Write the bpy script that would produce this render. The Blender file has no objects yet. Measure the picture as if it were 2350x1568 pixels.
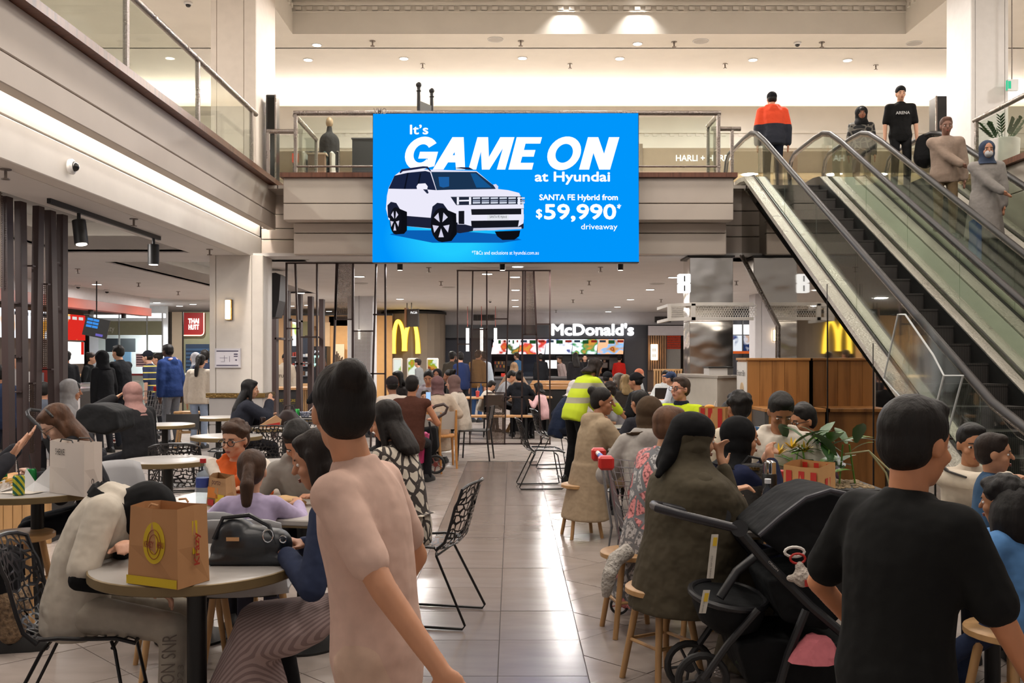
import bpy, bmesh, math, random
from mathutils import Vector, Matrix, Euler
random.seed(7)
V = Vector; R = math.radians; PI = math.pi; sin = math.sin; cos = math.cos
C = bpy.context.scene.collection
F = 2200.0; CX = 1175.0; HY = 820.0; EYE = 1.56
def W(px, py, d): return V(((px-CX)/F*d, d, EYE-(py-HY)/F*d))
def WX(px, d): return (px-CX)/F*d
def WZ(py, d): return EYE-(py-HY)/F*d

# ---------------------------------------------------------------- camera, world, lights, exposure
sc = bpy.context.scene
cam = bpy.data.objects.new('camera', bpy.data.cameras.new('camera')); C.objects.link(cam)
cam.location = (0, 0, EYE); cam.rotation_euler = (R(90), 0, 0)
cam.data.sensor_width = 36; cam.data.lens = F/2350*36; cam.data.shift_y = 36/2350; cam.data.clip_end = 200
sc.camera = cam
sc.view_settings.view_transform = 'Standard'; sc.view_settings.look = 'None'
sc.view_settings.exposure = 0.0; sc.view_settings.gamma = 1.0; sc.view_settings.use_curve_mapping = False
sc.cycles.use_denoising = True; sc.cycles.max_bounces = 6; sc.cycles.transparent_max_bounces = 24
sc.cycles.caustics_reflective = False; sc.cycles.caustics_refractive = False; sc.cycles.sample_clamp_indirect = 4.0
world = bpy.data.worlds.new('mall_ambient_fill'); sc.world = world; world.use_nodes = True  # uniform ambient fill standing in for the unseen mall behind the camera
world.node_tree.nodes['Background'].inputs[0].default_value = (0.95, 0.87, 0.82, 1)
world.node_tree.nodes['Background'].inputs[1].default_value = 0.42
WARM = (1.0, 0.91, 0.82); NEUT = (1.0, 0.95, 0.90); COOL = (0.93, 0.95, 1.0)
def lamp(loc, power, size, color=NEUT, kind='AREA', rot=(0, 0, 0), sy=None, blend=.6, angle=None, name='lamp'):
    l = bpy.data.lights.new(name, kind); l.energy = power; l.color = color
    if kind == 'AREA':
        l.shape = 'RECTANGLE' if sy else 'DISK'; l.size = size
        if sy: l.size_y = sy
        if angle: l.spread = R(angle)
    elif kind == 'SPOT':
        l.spot_size = R(angle or 90); l.spot_blend = blend; l.shadow_soft_size = size
    o = bpy.data.objects.new(name, l); C.objects.link(o); o.location = loc; o.rotation_euler = rot; return o
CZ = 3.15      # ground floor ceiling
UF = 4.25      # upper floor
# downlights in the high atrium ceiling; right-hand row added to brighten the escalators
for x in (-2.2, 1.6, 5.4):
    for y in (2.5, 6.0, 9.5, 13.0): lamp((x, y, 8.55), 95, 1.1, WARM, name='atrium_downlight')
for x in (1.08, 2.52): lamp((x, 18.86, 8.72), 110, .05, NEUT, 'SPOT', angle=95, name='coffer_spot')
# upper level: ceiling downlights and gallery fill
for x in (-2.5, 1.5, 5.5):
    for y in (17.5, 22.0): lamp((x, y, 7.9), 200, .4, NEUT, name='upper_downlight')
for x, y in ((-8, 3), (-8, 8), (-8, 13), (-8.5, 19), (11, 8), (11, 14), (11, 20)): lamp((x, y, 7.9), 210, .4, NEUT, name='gallery_fill_lamp')  # unseen lamps added to brighten the dark side galleries
# ground level: ceiling downlights under the low ceiling
for x in (-8.5, -5.6, -2.0, 1.0, 4.2, 7.5):
    for y in (17.0, 21.0, 25.0, 29.0): lamp((x, y, CZ-.05), 80, .3, NEUT, name='court_downlight')
for x in (-8.3, -5.4):
    for y in (4.5, 8.0, 12.0): lamp((x, y, CZ-.05), 60, .3, NEUT, name='court_downlight')

# ---------------------------------------------------------------- materials (all procedural)
_m = {}
def lin(c):
    if isinstance(c, str): c = tuple(int(c[i:i+2], 16)/255 for i in (0, 2, 4))
    return tuple((x/12.92 if x <= .04045 else ((x+.055)/1.055)**2.4) for x in c)
def mat(color, rough=.6, metal=0., kind='plain', e=0., color2=None, scale=8., bump=0., spec=.5, alpha=1.):
    key = (str(color), rough, metal, kind, e, str(color2), scale, bump, spec, alpha)
    if key in _m: return _m[key]
    m = bpy.data.materials.new(kind+'_'+str(color)); m.use_nodes = True; _m[key] = m
    nt = m.node_tree; N = nt.nodes; L = nt.links; b = N['Principled BSDF']; out = N['Material Output']
    c = lin(color)+(1,); b.inputs['Base Color'].default_value = c
    b.inputs['Roughness'].default_value = rough; b.inputs['Metallic'].default_value = metal
    b.inputs['Specular IOR Level'].default_value = spec
    def node(t, **k):
        n = N.new(t)
        for a, v in k.items(): setattr(n, a, v)
        return n
    def ramp(stops, interp='LINEAR'):
        n = N.new('ShaderNodeValToRGB'); r = n.color_ramp; r.interpolation = interp
        while len(r.elements) < len(stops): r.elements.new(.5)
        for el, (p, cc) in zip(r.elements, stops): el.position = p; el.color = tuple(cc)[:3]+(1,)
        return n
    def coord(s=(1, 1, 1), rot=(0, 0, 0), src='Object'):
        t = N.new('ShaderNodeTexCoord'); mp = N.new('ShaderNodeMapping'); mp.inputs['Scale'].default_value = s; mp.inputs['Rotation'].default_value = rot
        L.new(t.outputs[src], mp.inputs[0]); return mp.outputs[0]
    def noise(sc_, det=3, vec=None):
        n = N.new('ShaderNodeTexNoise'); n.inputs['Scale'].default_value = sc_; n.inputs['Detail'].default_value = det
        L.new(vec or coord(), n.inputs['Vector']); return n
    def addbump(h, st, dist=.01):
        bp = N.new('ShaderNodeBump'); bp.inputs['Strength'].default_value = st; bp.inputs['Distance'].default_value = dist
        L.new(h, bp.inputs['Height']); L.new(bp.outputs[0], b.inputs['Normal'])
    c2 = (lin(color2) if color2 else tuple(x*.8 for x in c[:3]))+(1,)
    if kind == 'plain':
        n = noise(scale); r = ramp([(.3, c), (.75, tuple(x*.93 for x in c[:3]))]); L.new(n.outputs[0], r.inputs[0]); L.new(r.outputs[0], b.inputs['Base Color'])
        if bump: addbump(n.outputs[0], bump)
    elif kind == 'cloth':
        n = noise(scale, 4); r = ramp([(.35, tuple(x*.92 for x in c[:3])), (.65, c)]); L.new(n.outputs[0], r.inputs[0]); L.new(r.outputs[0], b.inputs['Base Color'])
        n2 = noise(9, 2); addbump(n2.outputs[0], bump or .6, .03); b.inputs['Specular IOR Level'].default_value = .2
    elif kind == 'fur':
        n = noise(scale*6, 6); r = ramp([(.3, c2), (.6, c)]); L.new(n.outputs[0], r.inputs[0]); L.new(r.outputs[0], b.inputs['Base Color']); addbump(n.outputs[0], 1, .03)
    elif kind == 'skin':
        n = noise(14); r = ramp([(.35, tuple(x*.9 for x in c[:3])), (.7, c)]); L.new(n.outputs[0], r.inputs[0]); L.new(r.outputs[0], b.inputs['Base Color'])
        b.inputs['Subsurface Weight'].default_value = 0
    elif kind == 'hair':
        w = noise(22, 5, coord((1, 1, .25))); r = ramp([(.3, tuple(x*.5 for x in c[:3])), (.7, c)]); L.new(w.outputs[0], r.inputs[0]); L.new(r.outputs[0], b.inputs['Base Color']); addbump(w.outputs[0], .7, .02); b.inputs['Specular IOR Level'].default_value = .3
    elif kind == 'wood':
        w = noise(scale, 6, coord((9, 9, .7))); r = ramp([(.3, c2), (.5, c), (.7, tuple(min(1, x*1.12) for x in c[:3]))]); L.new(w.outputs[0], r.inputs[0]); L.new(r.outputs[0], b.inputs['Base Color']); addbump(w.outputs[0], .15)
    elif kind == 'woodx':
        w = noise(scale, 6, coord((.7, 9, 9))); r = ramp([(.3, c2), (.5, c), (.7, tuple(min(1, x*1.12) for x in c[:3]))]); L.new(w.outputs[0], r.inputs[0]); L.new(r.outputs[0], b.inputs['Base Color'])
    elif kind == 'tile':
        n = noise(2.2, 4, coord((1, 4, 1), src='Object')); r = ramp([(.3, c2), (.7, c)]); L.new(n.outputs[0], r.inputs[0]); L.new(r.outputs[0], b.inputs['Base Color'])
        q = noise(1.3, 2); rr = ramp([(.2, (rough-.04,)*3), (.8, (rough+.04,)*3)]); L.new(q.outputs[0], rr.inputs[0]); L.new(rr.outputs[0], b.inputs['Roughness'])
    elif kind == 'tilegrid':
        k = N.new('ShaderNodeTexBrick'); k.offset = 0; k.inputs['Scale'].default_value = 1; k.inputs['Mortar Size'].default_value = .006; k.inputs['Brick Width'].default_value = .6; k.inputs['Row Height'].default_value = .6
        k.inputs['Color1'].default_value = c; k.inputs['Color2'].default_value = c2; k.inputs['Mortar'].default_value = (.05, .04, .04, 1); L.new(coord(rot=(0, 0, R(45))), k.inputs['Vector']); L.new(k.outputs[0], b.inputs['Base Color'])
    elif kind == 'brushed':
        n = noise(scale, 3, coord((1, 1, 1))); addbump(n.outputs[0], bump or .3, .05); q = noise(3); rr = ramp([(.3, (rough*.7,)*3), (.7, (min(1, rough*1.4),)*3)]); L.new(q.outputs[0], rr.inputs[0]); L.new(rr.outputs[0], b.inputs['Roughness'])
    elif kind == 'steelwave':
        n = noise(scale, 2, coord((.7, .7, 1.3))); addbump(n.outputs[0], 1., bump or .05)
    elif kind == 'glass':
        t = N.new('ShaderNodeBsdfTransparent'); t.inputs[0].default_value = c; g = N.new('ShaderNodeBsdfGlossy'); g.inputs['Roughness'].default_value = rough; g.inputs[0].default_value = (1, 1, 1, 1)
        lw = N.new('ShaderNodeLayerWeight'); lw.inputs[0].default_value = .5; f0 = (((bump or 1.4)-1)/((bump or 1.4)+1))**2; pw = node('ShaderNodeMath', operation='POWER'); pw.inputs[1].default_value = 5; ma = node('ShaderNodeMath', operation='MULTIPLY_ADD'); ma.inputs[1].default_value = (1-f0)*.6; ma.inputs[2].default_value = f0; L.new(lw.outputs['Facing'], pw.inputs[0]); L.new(pw.outputs[0], ma.inputs[0]); mx = N.new('ShaderNodeMixShader'); L.new(ma.outputs[0], mx.inputs[0]); L.new(t.outputs[0], mx.inputs[1]); L.new(g.outputs[0], mx.inputs[2]); L.new(mx.outputs[0], out.inputs[0])
    elif kind == 'mesh':      # fine woven wire or perforation, too small to build
        t = N.new('ShaderNodeBsdfTransparent'); mx = N.new('ShaderNodeMixShader'); ck = N.new('ShaderNodeTexBrick'); ck.offset = 0; ck.inputs['Scale'].default_value = 1; ck.inputs['Brick Width'].default_value = scale; ck.inputs['Row Height'].default_value = scale; ck.inputs['Mortar Size'].default_value = scale*.16; ck.inputs['Mortar Smooth'].default_value = 0
        L.new(coord(rot=(R(90), 0, 0)), ck.inputs['Vector']); L.new(ck.outputs['Fac'], mx.inputs[0]); L.new(t.outputs[0], mx.inputs[1]); L.new(b.outputs[0], mx.inputs[2]); L.new(mx.outputs[0], out.inputs[0])
    elif kind == 'emit':
        em = N.new('ShaderNodeEmission'); em.inputs[0].default_value = c; em.inputs[1].default_value = e; L.new(em.outputs[0], out.inputs[0])
    elif kind == 'ledscreen':  # lit advertising panel: brighter pool behind the car
        g = N.new('ShaderNodeTexGradient'); g.gradient_type = 'SPHERICAL'; mp = N.new('ShaderNodeMapping'); t = N.new('ShaderNodeTexCoord'); L.new(t.outputs['Object'], mp.inputs[0]); L.new(mp.outputs[0], g.inputs[0])
        mp.inputs['Location'].default_value = (.62, 0, .78); mp.inputs['Scale'].default_value = (.75, 1, 1.05)
        r = ramp([(0, c), (.25, c), (.75, c2)]); L.new(g.outputs[0], r.inputs[0]); em = N.new('ShaderNodeEmission'); em.inputs[1].default_value = e; L.new(r.outputs[0], em.inputs[0]); L.new(em.outputs[0], out.inputs[0])
    elif kind == 'print':      # lit food photographs: blotches of colour on a bright ground
        v_ = N.new('ShaderNodeTexVoronoi'); v_.inputs['Scale'].default_value = scale; L.new(coord(), v_.inputs['Vector']); n = noise(scale*.45, 2)
        r = ramp([(.0, c), (.5, c), (.56, c2), (.66, lin('c98a3a')+(1,)), (.72, lin('7a2f1c')+(1,)), (.8, c)]); L.new(n.outputs[0], r.inputs[0])
        em = N.new('ShaderNodeEmission'); em.inputs[1].default_value = e; L.new(r.outputs[0], em.inputs[0]); L.new(em.outputs[0], out.inputs[0])
    elif kind == 'patches':    # two-tone abstract print on cloth
        v_ = N.new('ShaderNodeTexVoronoi'); v_.feature = 'DISTANCE_TO_EDGE'; v_.inputs['Scale'].default_value = scale; n = noise(5, 2); mxv = N.new('ShaderNodeMix'); mxv.data_type = 'VECTOR'; mxv.inputs['Factor'].default_value = .12
        L.new(coord(), mxv.inputs['A']); L.new(n.outputs['Color'], mxv.inputs['B']); L.new(mxv.outputs['Result'], v_.inputs['Vector'])
        r = ramp([(0, c2), (bump or .09, c)], 'CONSTANT'); L.new(v_.outputs[0], r.inputs[0]); L.new(r.outputs[0], b.inputs['Base Color'])
    elif kind == 'hexfleece':  # fleece with grey outlined cells in pink and grey
        v_ = N.new('ShaderNodeTexVoronoi'); v_.feature = 'DISTANCE_TO_EDGE'; v_.inputs['Scale'].default_value = scale; v2 = N.new('ShaderNodeTexVoronoi'); v2.inputs['Scale'].default_value = scale; cv = coord((1, 1, 1)); L.new(cv, v_.inputs['Vector']); L.new(cv, v2.inputs['Vector'])
        sp = N.new('ShaderNodeSeparateColor'); L.new(v2.outputs['Color'], sp.inputs[0]); r = ramp([(0, c), (.5, c2)], 'CONSTANT'); L.new(sp.outputs[0], r.inputs[0])
        n = noise(60, 2); mn = N.new('ShaderNodeMix'); mn.data_type = 'RGBA'; mn.blend_type = 'MULTIPLY'; rr = ramp([(.42, (.15, .15, .16)), (.52, (1, 1, 1))]); L.new(n.outputs[0], rr.inputs[0]); mn.inputs['Factor'].default_value = .85; L.new(r.outputs[0], mn.inputs['A']); L.new(rr.outputs[0], mn.inputs['B'])
        r3 = ramp([(0, (0, 0, 0)), (.07, (1, 1, 1))], 'CONSTANT'); L.new(v_.outputs[0], r3.inputs[0]); mx = N.new('ShaderNodeMix'); mx.data_type = 'RGBA'; L.new(r3.outputs[0], mx.inputs['Factor']); mx.inputs['A'].default_value = lin('6d6e72')+(1,); L.new(mn.outputs['Result'], mx.inputs['B']); L.new(mx.outputs['Result'], b.inputs['Base Color'])
    elif kind in ('stripes', 'stripex', 'stripez'):
        w = N.new('ShaderNodeTexWave'); w.bands_direction = {'stripes': 'DIAGONAL', 'stripex': 'X', 'stripez': 'Z'}[kind]; w.inputs['Scale'].default_value = scale; w.inputs['Distortion'].default_value = 0
        L.new(coord(), w.inputs['Vector']); r = ramp([(.0, c), (.55 if not bump else bump, c2)], 'CONSTANT'); L.new(w.outputs[0], r.inputs[0]); L.new(r.outputs[0], b.inputs['Base Color'])
    elif kind == 'splitz':     # garment in two colour blocks, the seam at local height `scale`
        s = N.new('ShaderNodeSeparateXYZ'); L.new(coord(), s.inputs[0]); g = N.new('ShaderNodeMath'); g.operation = 'GREATER_THAN'; g.inputs[1].default_value = scale; L.new(s.outputs[2], g.inputs[0])
        mx = N.new('ShaderNodeMix'); mx.data_type = 'RGBA'; L.new(g.outputs[0], mx.inputs['Factor']); mx.inputs['A'].default_value = c2; mx.inputs['B'].default_value = c; L.new(mx.outputs['Result'], b.inputs['Base Color']); n2 = noise(9, 2); addbump(n2.outputs[0], .5, .03)
    elif kind == 'hivis':      # fluorescent fleece with grey reflective bands
        s = N.new('ShaderNodeSeparateXYZ'); L.new(coord(), s.inputs[0]); r = ramp([(0, c), (.495, c2), (.53, c), (.585, c2), (.62, c)], 'CONSTANT')
        g = N.new('ShaderNodeMath'); g.operation = 'MULTIPLY'; g.inputs[1].default_value = .5; L.new(s.outputs[2], g.inputs[0]); L.new(g.outputs[0], r.inputs[0]); L.new(r.outputs[0], b.inputs['Base Color'])
        L.new(r.outputs[0], b.inputs['Base Color'])
    if alpha < 1 and kind == 'plain': b.inputs['Alpha'].default_value = alpha
    return m
def emit(c, s): return mat(c, kind='emit', e=s)

# ---------------------------------------------------------------- mesh building
class MB:
    def __init__(s): s.v = []; s.f = []; s.m = []; s.M = None; s.cur = 0
    def add(s, vs, fs):
        o = len(s.v)
        if s.M is not None: vs = [s.M @ V(p) for p in vs]
        s.v += [tuple(p) for p in vs]; s.f += [tuple(i+o for i in f) for f in fs]; s.m += [s.cur]*len(fs); return s
    def box(s, x0, x1, y0, y1, z0, z1):
        return s.add([(x0, y0, z0), (x1, y0, z0), (x1, y1, z0), (x0, y1, z0), (x0, y0, z1), (x1, y0, z1), (x1, y1, z1), (x0, y1, z1)],
                     [(0, 3, 2, 1), (4, 5, 6, 7), (0, 1, 5, 4), (1, 2, 6, 5), (2, 3, 7, 6), (3, 0, 4, 7)])
    def cbox(s, x0, x1, y0, y1, z0, z1, b=.01):     # box with chamfered edges
        b = min(b, (x1-x0)*.45, (y1-y0)*.45, (z1-z0)*.45); vs = []; idx = {}
        for i, x in enumerate((x0, x1)):
            for j, y in enumerate((y0, y1)):
                for k, z in enumerate((z0, z1)):
                    sx, sy, sz = (1 if not i else -1), (1 if not j else -1), (1 if not k else -1)
                    for a in range(3):
                        idx[(i, j, k, a)] = len(vs); vs.append((x+(b*sx if a != 0 else 0), y+(b*sy if a != 1 else 0), z+(b*sz if a != 2 else 0)))
        g = lambda i, j, k, a: idx[(i, j, k, a)]; fs = []
        for i in (0, 1): fs.append([g(i, 0, 0, 0), g(i, 1, 0, 0), g(i, 1, 1, 0), g(i, 0, 1, 0)])
        for j in (0, 1): fs.append([g(0, j, 0, 1), g(1, j, 0, 1), g(1, j, 1, 1), g(0, j, 1, 1)])
        for k in (0, 1): fs.append([g(0, 0, k, 2), g(1, 0, k, 2), g(1, 1, k, 2), g(0, 1, k, 2)])
        for i in (0, 1):
            for j in (0, 1): fs.append([g(i, j, 0, 0), g(i, j, 1, 0), g(i, j, 1, 1), g(i, j, 0, 1)])
        for i in (0, 1):
            for k in (0, 1): fs.append([g(i, 0, k, 0), g(i, 1, k, 0), g(i, 1, k, 2), g(i, 0, k, 2)])
        for j in (0, 1):
            for k in (0, 1): fs.append([g(0, j, k, 1), g(1, j, k, 1), g(1, j, k, 2), g(0, j, k, 2)])
        for i in (0, 1):
            for j in (0, 1):
                for k in (0, 1): fs.append([g(i, j, k, 0), g(i, j, k, 1), g(i, j, k, 2)])
        return s.add(vs, fs)
    def cyl(s, p0, p1, r0, r1=None, n=12, cap=True):
        p0, p1 = V(p0), V(p1); r1 = r0 if r1 is None else r1; a = (p1-p0).normalized(); u = a.orthogonal().normalized(); w = a.cross(u)
        vs = [p0+(u*cos(t)+w*sin(t))*r0 for t in (2*PI*i/n for i in range(n))]+[p1+(u*cos(t)+w*sin(t))*r1 for t in (2*PI*i/n for i in range(n))]
        fs = [(i, (i+1) % n, n+(i+1) % n, n+i) for i in range(n)]
        if cap: fs += [tuple(range(n-1, -1, -1)), tuple(range(n, 2*n))]
        return s.add(vs, fs)
    def tube(s, pts, r, n=8, closed=False, rs=None):
        pts = [V(p) for p in pts]; k = len(pts); vs = []; u = None
        for i in range(k):
            a = pts[(i-1) % k] if (i or closed) else pts[0]; c = pts[(i+1) % k] if (i < k-1 or closed) else pts[-1]
            t = (c-a).normalized()
            if u is None: u = t.orthogonal().normalized()
            u = (u-t*u.dot(t))
            u = u.normalized() if u.length > 1e-6 else t.orthogonal().normalized()
            w = t.cross(u); rr = rs[i] if rs else r
            vs += [pts[i]+(u*cos(2*PI*j/n)+w*sin(2*PI*j/n))*rr for j in range(n)]
        fs = []
        for i in range(k if closed else k-1):
            a, b = i*n, ((i+1) % k)*n
            fs += [(a+j, a+(j+1) % n, b+(j+1) % n, b+j) for j in range(n)]
        if not closed: fs += [tuple(range(n-1, -1, -1)), tuple(range((k-1)*n, k*n))]
        return s.add(vs, fs)
    def lathe(s, prof, c=(0, 0, 0), n=20, sx=1, sy=1, M=None):
        vs = []; fs = []
        for r, z in prof: vs += [V((r*cos(2*PI*i/n)*sx, r*sin(2*PI*i/n)*sy, z)) for i in range(n)]
        for k in range(len(prof)-1): fs += [(k*n+i, k*n+(i+1) % n, (k+1)*n+(i+1) % n, (k+1)*n+i) for i in range(n)]
        fs += [tuple(range(n-1, -1, -1)), tuple(range((len(prof)-1)*n, len(prof)*n))]
        c = V(c); return s.add([(M @ p if M else p)+c for p in vs], fs)
    def ell(s, c, r, M=None, nu=12, nv=8):
        prof = []; c = V(c); vs = [V((0, 0, -r[2]))]; fs = []
        for k in range(1, nv):
            ph = -PI/2+PI*k/nv; vs += [V((r[0]*cos(ph)*cos(2*PI*i/nu), r[1]*cos(ph)*sin(2*PI*i/nu), r[2]*sin(ph))) for i in range(nu)]
        vs.append(V((0, 0, r[2]))); last = len(vs)-1
        fs += [(0, 1+(i+1) % nu, 1+i) for i in range(nu)]
        for k in range(nv-2): fs += [(1+k*nu+i, 1+k*nu+(i+1) % nu, 1+(k+1)*nu+(i+1) % nu, 1+(k+1)*nu+i) for i in range(nu)]
        b = 1+(nv-2)*nu; fs += [(b+i, b+(i+1) % nu, last) for i in range(nu)]
        return s.add([(M @ p if M else p)+c for p in vs], fs)
    def caps(s, p0, p1, r0, r1, n=10):      # tapered capsule
        p0, p1 = V(p0), V(p1); a = p1-p0; L_ = a.length
        if L_ < 1e-5: return s.ell(p0, (r0, r0, r0))
        a = a/L_; pts = []; rs = []
        for t in (-.98, -.7, -.35, 0): pts.append(p0+a*r0*t); rs.append(r0*math.sqrt(max(0, 1-t*t)))
        for t in (0, .35, .7, .98): pts.append(p1+a*r1*t); rs.append(r1*math.sqrt(max(0, 1-t*t)))
        return s.tube(pts, 1, n, rs=rs)
    def loft(s, rings):                      # rings: lists of points, closed, capped
        n = len(rings[0]); vs = [p for r in rings for p in r]; fs = []
        for k in range(len(rings)-1): fs += [(k*n+i, k*n+(i+1) % n, (k+1)*n+(i+1) % n, (k+1)*n+i) for i in range(n)]
        fs += [tuple(range(n-1, -1, -1)), tuple(range((len(rings)-1)*n, len(rings)*n))]
        return s.add(vs, fs)
    def prism(s, poly, n):                   # polygon in 3-D pushed along n
        n = V(n); k = len(poly); vs = [V(p) for p in poly]; vs += [p+n for p in vs]
        return s.add(vs, [tuple(range(k-1, -1, -1)), tuple(range(k, 2*k))]+[(i, (i+1) % k, k+(i+1) % k, k+i) for i in range(k)])
    def poly(s, pts): return s.add(pts, [tuple(range(len(pts)))])
    def mesh(s, name, mats, smooth=False):
        me = bpy.data.meshes.new(name); me.from_pydata(s.v, [], s.f)
        for m_ in (mats if isinstance(mats, (list, tuple)) else [mats]): me.materials.append(m_)
        if any(s.m): me.polygons.foreach_set('material_index', s.m)
        bm = bmesh.new(); bm.from_mesh(me); bmesh.ops.recalc_face_normals(bm, faces=bm.faces)
        if smooth:
            for f in bm.faces: f.smooth = True
            for e_ in bm.edges:
                if len(e_.link_faces) == 2 and e_.calc_face_angle(0) > .7: e_.smooth = False
        bm.to_mesh(me); bm.free(); return me
    def build(s, name, mats, parent=None, smooth=False, loc=None):
        return link(name, s.mesh(name, mats, smooth), parent, loc)
def link(name, me, parent=None, loc=None, rot=None):
    o = bpy.data.objects.new(name, me); C.objects.link(o)
    if parent: o.parent = parent
    if loc is not None: o.location = loc
    if rot is not None: o.rotation_euler = rot
    return o
def tag(o, label=None, cat=None, group=None, kind=None):
    if label: o['label'] = label
    if cat: o['category'] = cat
    if group: o['group'] = group
    if kind: o['kind'] = kind
    return o
def thing(name, label, cat, loc=(0, 0, 0), rz=0, group=None, kind=None):
    o = bpy.data.objects.new(name, None); C.objects.link(o); o.location = loc; o.rotation_euler = (0, 0, R(rz)); o.empty_display_size = .05
    return tag(o, label, cat, group, kind)
def struct(o, label=None):
    o['kind'] = 'structure'
    if label: o['label'] = label
    return o
def dup(root, loc, rz, label=None, group=None):
    r = root.copy(); C.objects.link(r); r.location = loc; r.rotation_euler = (0, 0, R(rz))
    if label: r['label'] = label
    if group: r['group'] = group
    for ch in root.children:
        c = ch.copy(); C.objects.link(c); c.parent = r
        for g in ch.children: d = g.copy(); C.objects.link(d); d.parent = c
    return r
PEND = []   # objects whose modifiers are applied in one go at the end
TEXTS = []
def text(name, s, parent, m, o, u, v, w, h, shear=0, bold=0, depth=.004, flip=False):
    """lettering fitted into the rectangle o + u*w + v*h"""
    cu = bpy.data.curves.new(name, 'FONT'); cu.body = s; cu.shear = shear; cu.offset = max(0, bold); cu.resolution_u = 3; cu.space_line = .85
    ob = bpy.data.objects.new(name+'_curve', cu); C.objects.link(ob); TEXTS.append((ob, name, parent, m, V(o), V(u).normalized(), V(v).normalized(), w, h, depth, max(0, -bold)*h))
def finish_texts():
    dg = bpy.context.evaluated_depsgraph_get()
    for ob, name, parent, m, o, u, v, w, h, depth, fat in TEXTS:
        me = bpy.data.meshes.new_from_object(ob.evaluated_get(dg)); xs = [p.co.x for p in me.vertices]; ys = [p.co.y for p in me.vertices]
        if not xs: continue
        x0, x1, y0, y1 = min(xs), max(xs), min(ys), max(ys); n = u.cross(v); sx = (w-2*fat)/max(1e-6, x1-x0); sy = (h-2*fat)/max(1e-6, y1-y0)
        for p in me.vertices: p.co = o+u*((p.co.x-x0)*sx)+v*((p.co.y-y0)*sy)+n*depth
        if fat:        # heavier strokes: the outline laid down again a little to each side
            bm = bmesh.new(); bm.from_mesh(me); g0 = bm.verts[:]+bm.edges[:]+bm.faces[:]
            for v_ in bm.verts: v_.co += (u+v)*fat
            for k in range(8):
                r_ = bmesh.ops.duplicate(bm, geom=g0); off = (u*cos(k*PI/4)+v*sin(k*PI/4))*fat+n*(.0003*(k+1))
                for q_ in r_['geom']:
                    if isinstance(q_, bmesh.types.BMVert): q_.co += off
            bm.to_mesh(me); bm.free()
        me.materials.clear(); me.materials.append(m); link(name, me, parent)
    for t in TEXTS:
        cu = t[0].data; bpy.data.objects.remove(t[0]); bpy.data.curves.remove(cu)
def finish_blobs():
    dg = bpy.context.evaluated_depsgraph_get()
    for o in PEND:
        me = bpy.data.meshes.new_from_object(o.evaluated_get(dg)); old = o.data; o.modifiers.clear(); o.data = me; me.name = o.name
        me.polygons.foreach_set('use_smooth', [True]*len(me.polygons)); bpy.data.meshes.remove(old)
def blob(mb, name, m, parent, voxel=.012, it=3, fac=.5):
    o = mb.build(name, m, parent); md = o.modifiers.new('r', 'REMESH'); md.mode = 'VOXEL'; md.voxel_size = voxel; md.use_smooth_shade = True
    if it: sm = o.modifiers.new('s', 'SMOOTH'); sm.factor = fac; sm.iterations = it
    PEND.append(o); return o
# ---------------------------------------------------------------- setting: floor
FASC = mat('bfb4aa', .55, kind='plain', scale=2); WHITE = mat('dcd7d1', .6, kind='plain', scale=3); CEIL = mat('d9d6d4', .7, kind='plain', scale=2)
CREAM = mat('dad4ca', .6, kind='plain', scale=2); COPING = mat('6b4434', .3, kind='wood', color2='4a2c21', scale=2); STEEL = mat('857c76', .28, 1., kind='brushed', scale=60)
GLASS = mat('f3f7f3', .02, kind='glass', bump=1.35); GLASSG = mat('ebf0ea', .02, kind='glass', bump=1.7); BLACK = mat('141414', .45); DARKBR = mat('3d2c2a', .45, kind='plain'); GROUT = mat('4b423f', .8)
TILE = mat('837770', .2, kind='tile', color2='786c66'); TILE2 = mat('a0958e', .26, kind='tile', color2='958a83'); CHROME = mat('d5d6d8', .12, 1.); LAM = mat('aaa6a2', .3, kind='plain', scale=4)
BRASS = mat('8d7347', .3, 1., kind='brushed', scale=30); OAK = mat('b38c5e', .42, kind='wood', color2='936c42', scale=1.3); OAKX = mat('bd8f5f', .42, kind='woodx', color2='9a6f42', scale=1.3)
floor = struct(MB().box(-6.2, 8.2, 2.2, 14.42, -.06, -.004).build('floor', GROUT), 'pale stone tiled floor of the food court')
floor2 = struct(MB().box(-22, 16, 14.42, 40, -.06, 0).box(-22, -6.2, -3, 14.42, -.06, 0).box(8.2, 16, -3, 14.42, -.06, 0).box(-6.2, 8.2, -3, 2.2, -.06, 0).build('floor', mat('aba098', .26, kind='tilegrid', color2='a0958d')), 'far tiled floor of the food court')
def clip(poly, a, b, c):    # keep a*x+b*y<=c
    out = []
    for i in range(len(poly)):
        p, q = poly[i], poly[(i+1) % len(poly)]; dp = a*p[0]+b*p[1]-c; dq = a*q[0]+b*q[1]-c
        if dp <= 0: out.append(p)
        if dp*dq < 0: t = dp/(dp-dq); out.append((p[0]+(q[0]-p[0])*t, p[1]+(q[1]-p[1])*t))
    return out
def tile_piece(poly, m):
    if len(poly) < 3: return
    ar = abs(sum(poly[i][0]*poly[(i+1) % len(poly)][1]-poly[(i+1) % len(poly)][0]*poly[i][1] for i in range(len(poly))))/2
    if ar < .004: return
    cx = sum(p[0] for p in poly)/len(poly); cy = sum(p[1] for p in poly)/len(poly); z = random.uniform(-.0008, .0008)
    MB().prism([(x-cx, y-cy, -.012) for x, y in poly], (0, 0, .012+z)).build('tile', m, floor, loc=(cx, cy, 0))
G = .0025; XL, XM, XR = -.665, -.07, .373
k0 = 1.56*2200/(1552-820)
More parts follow.
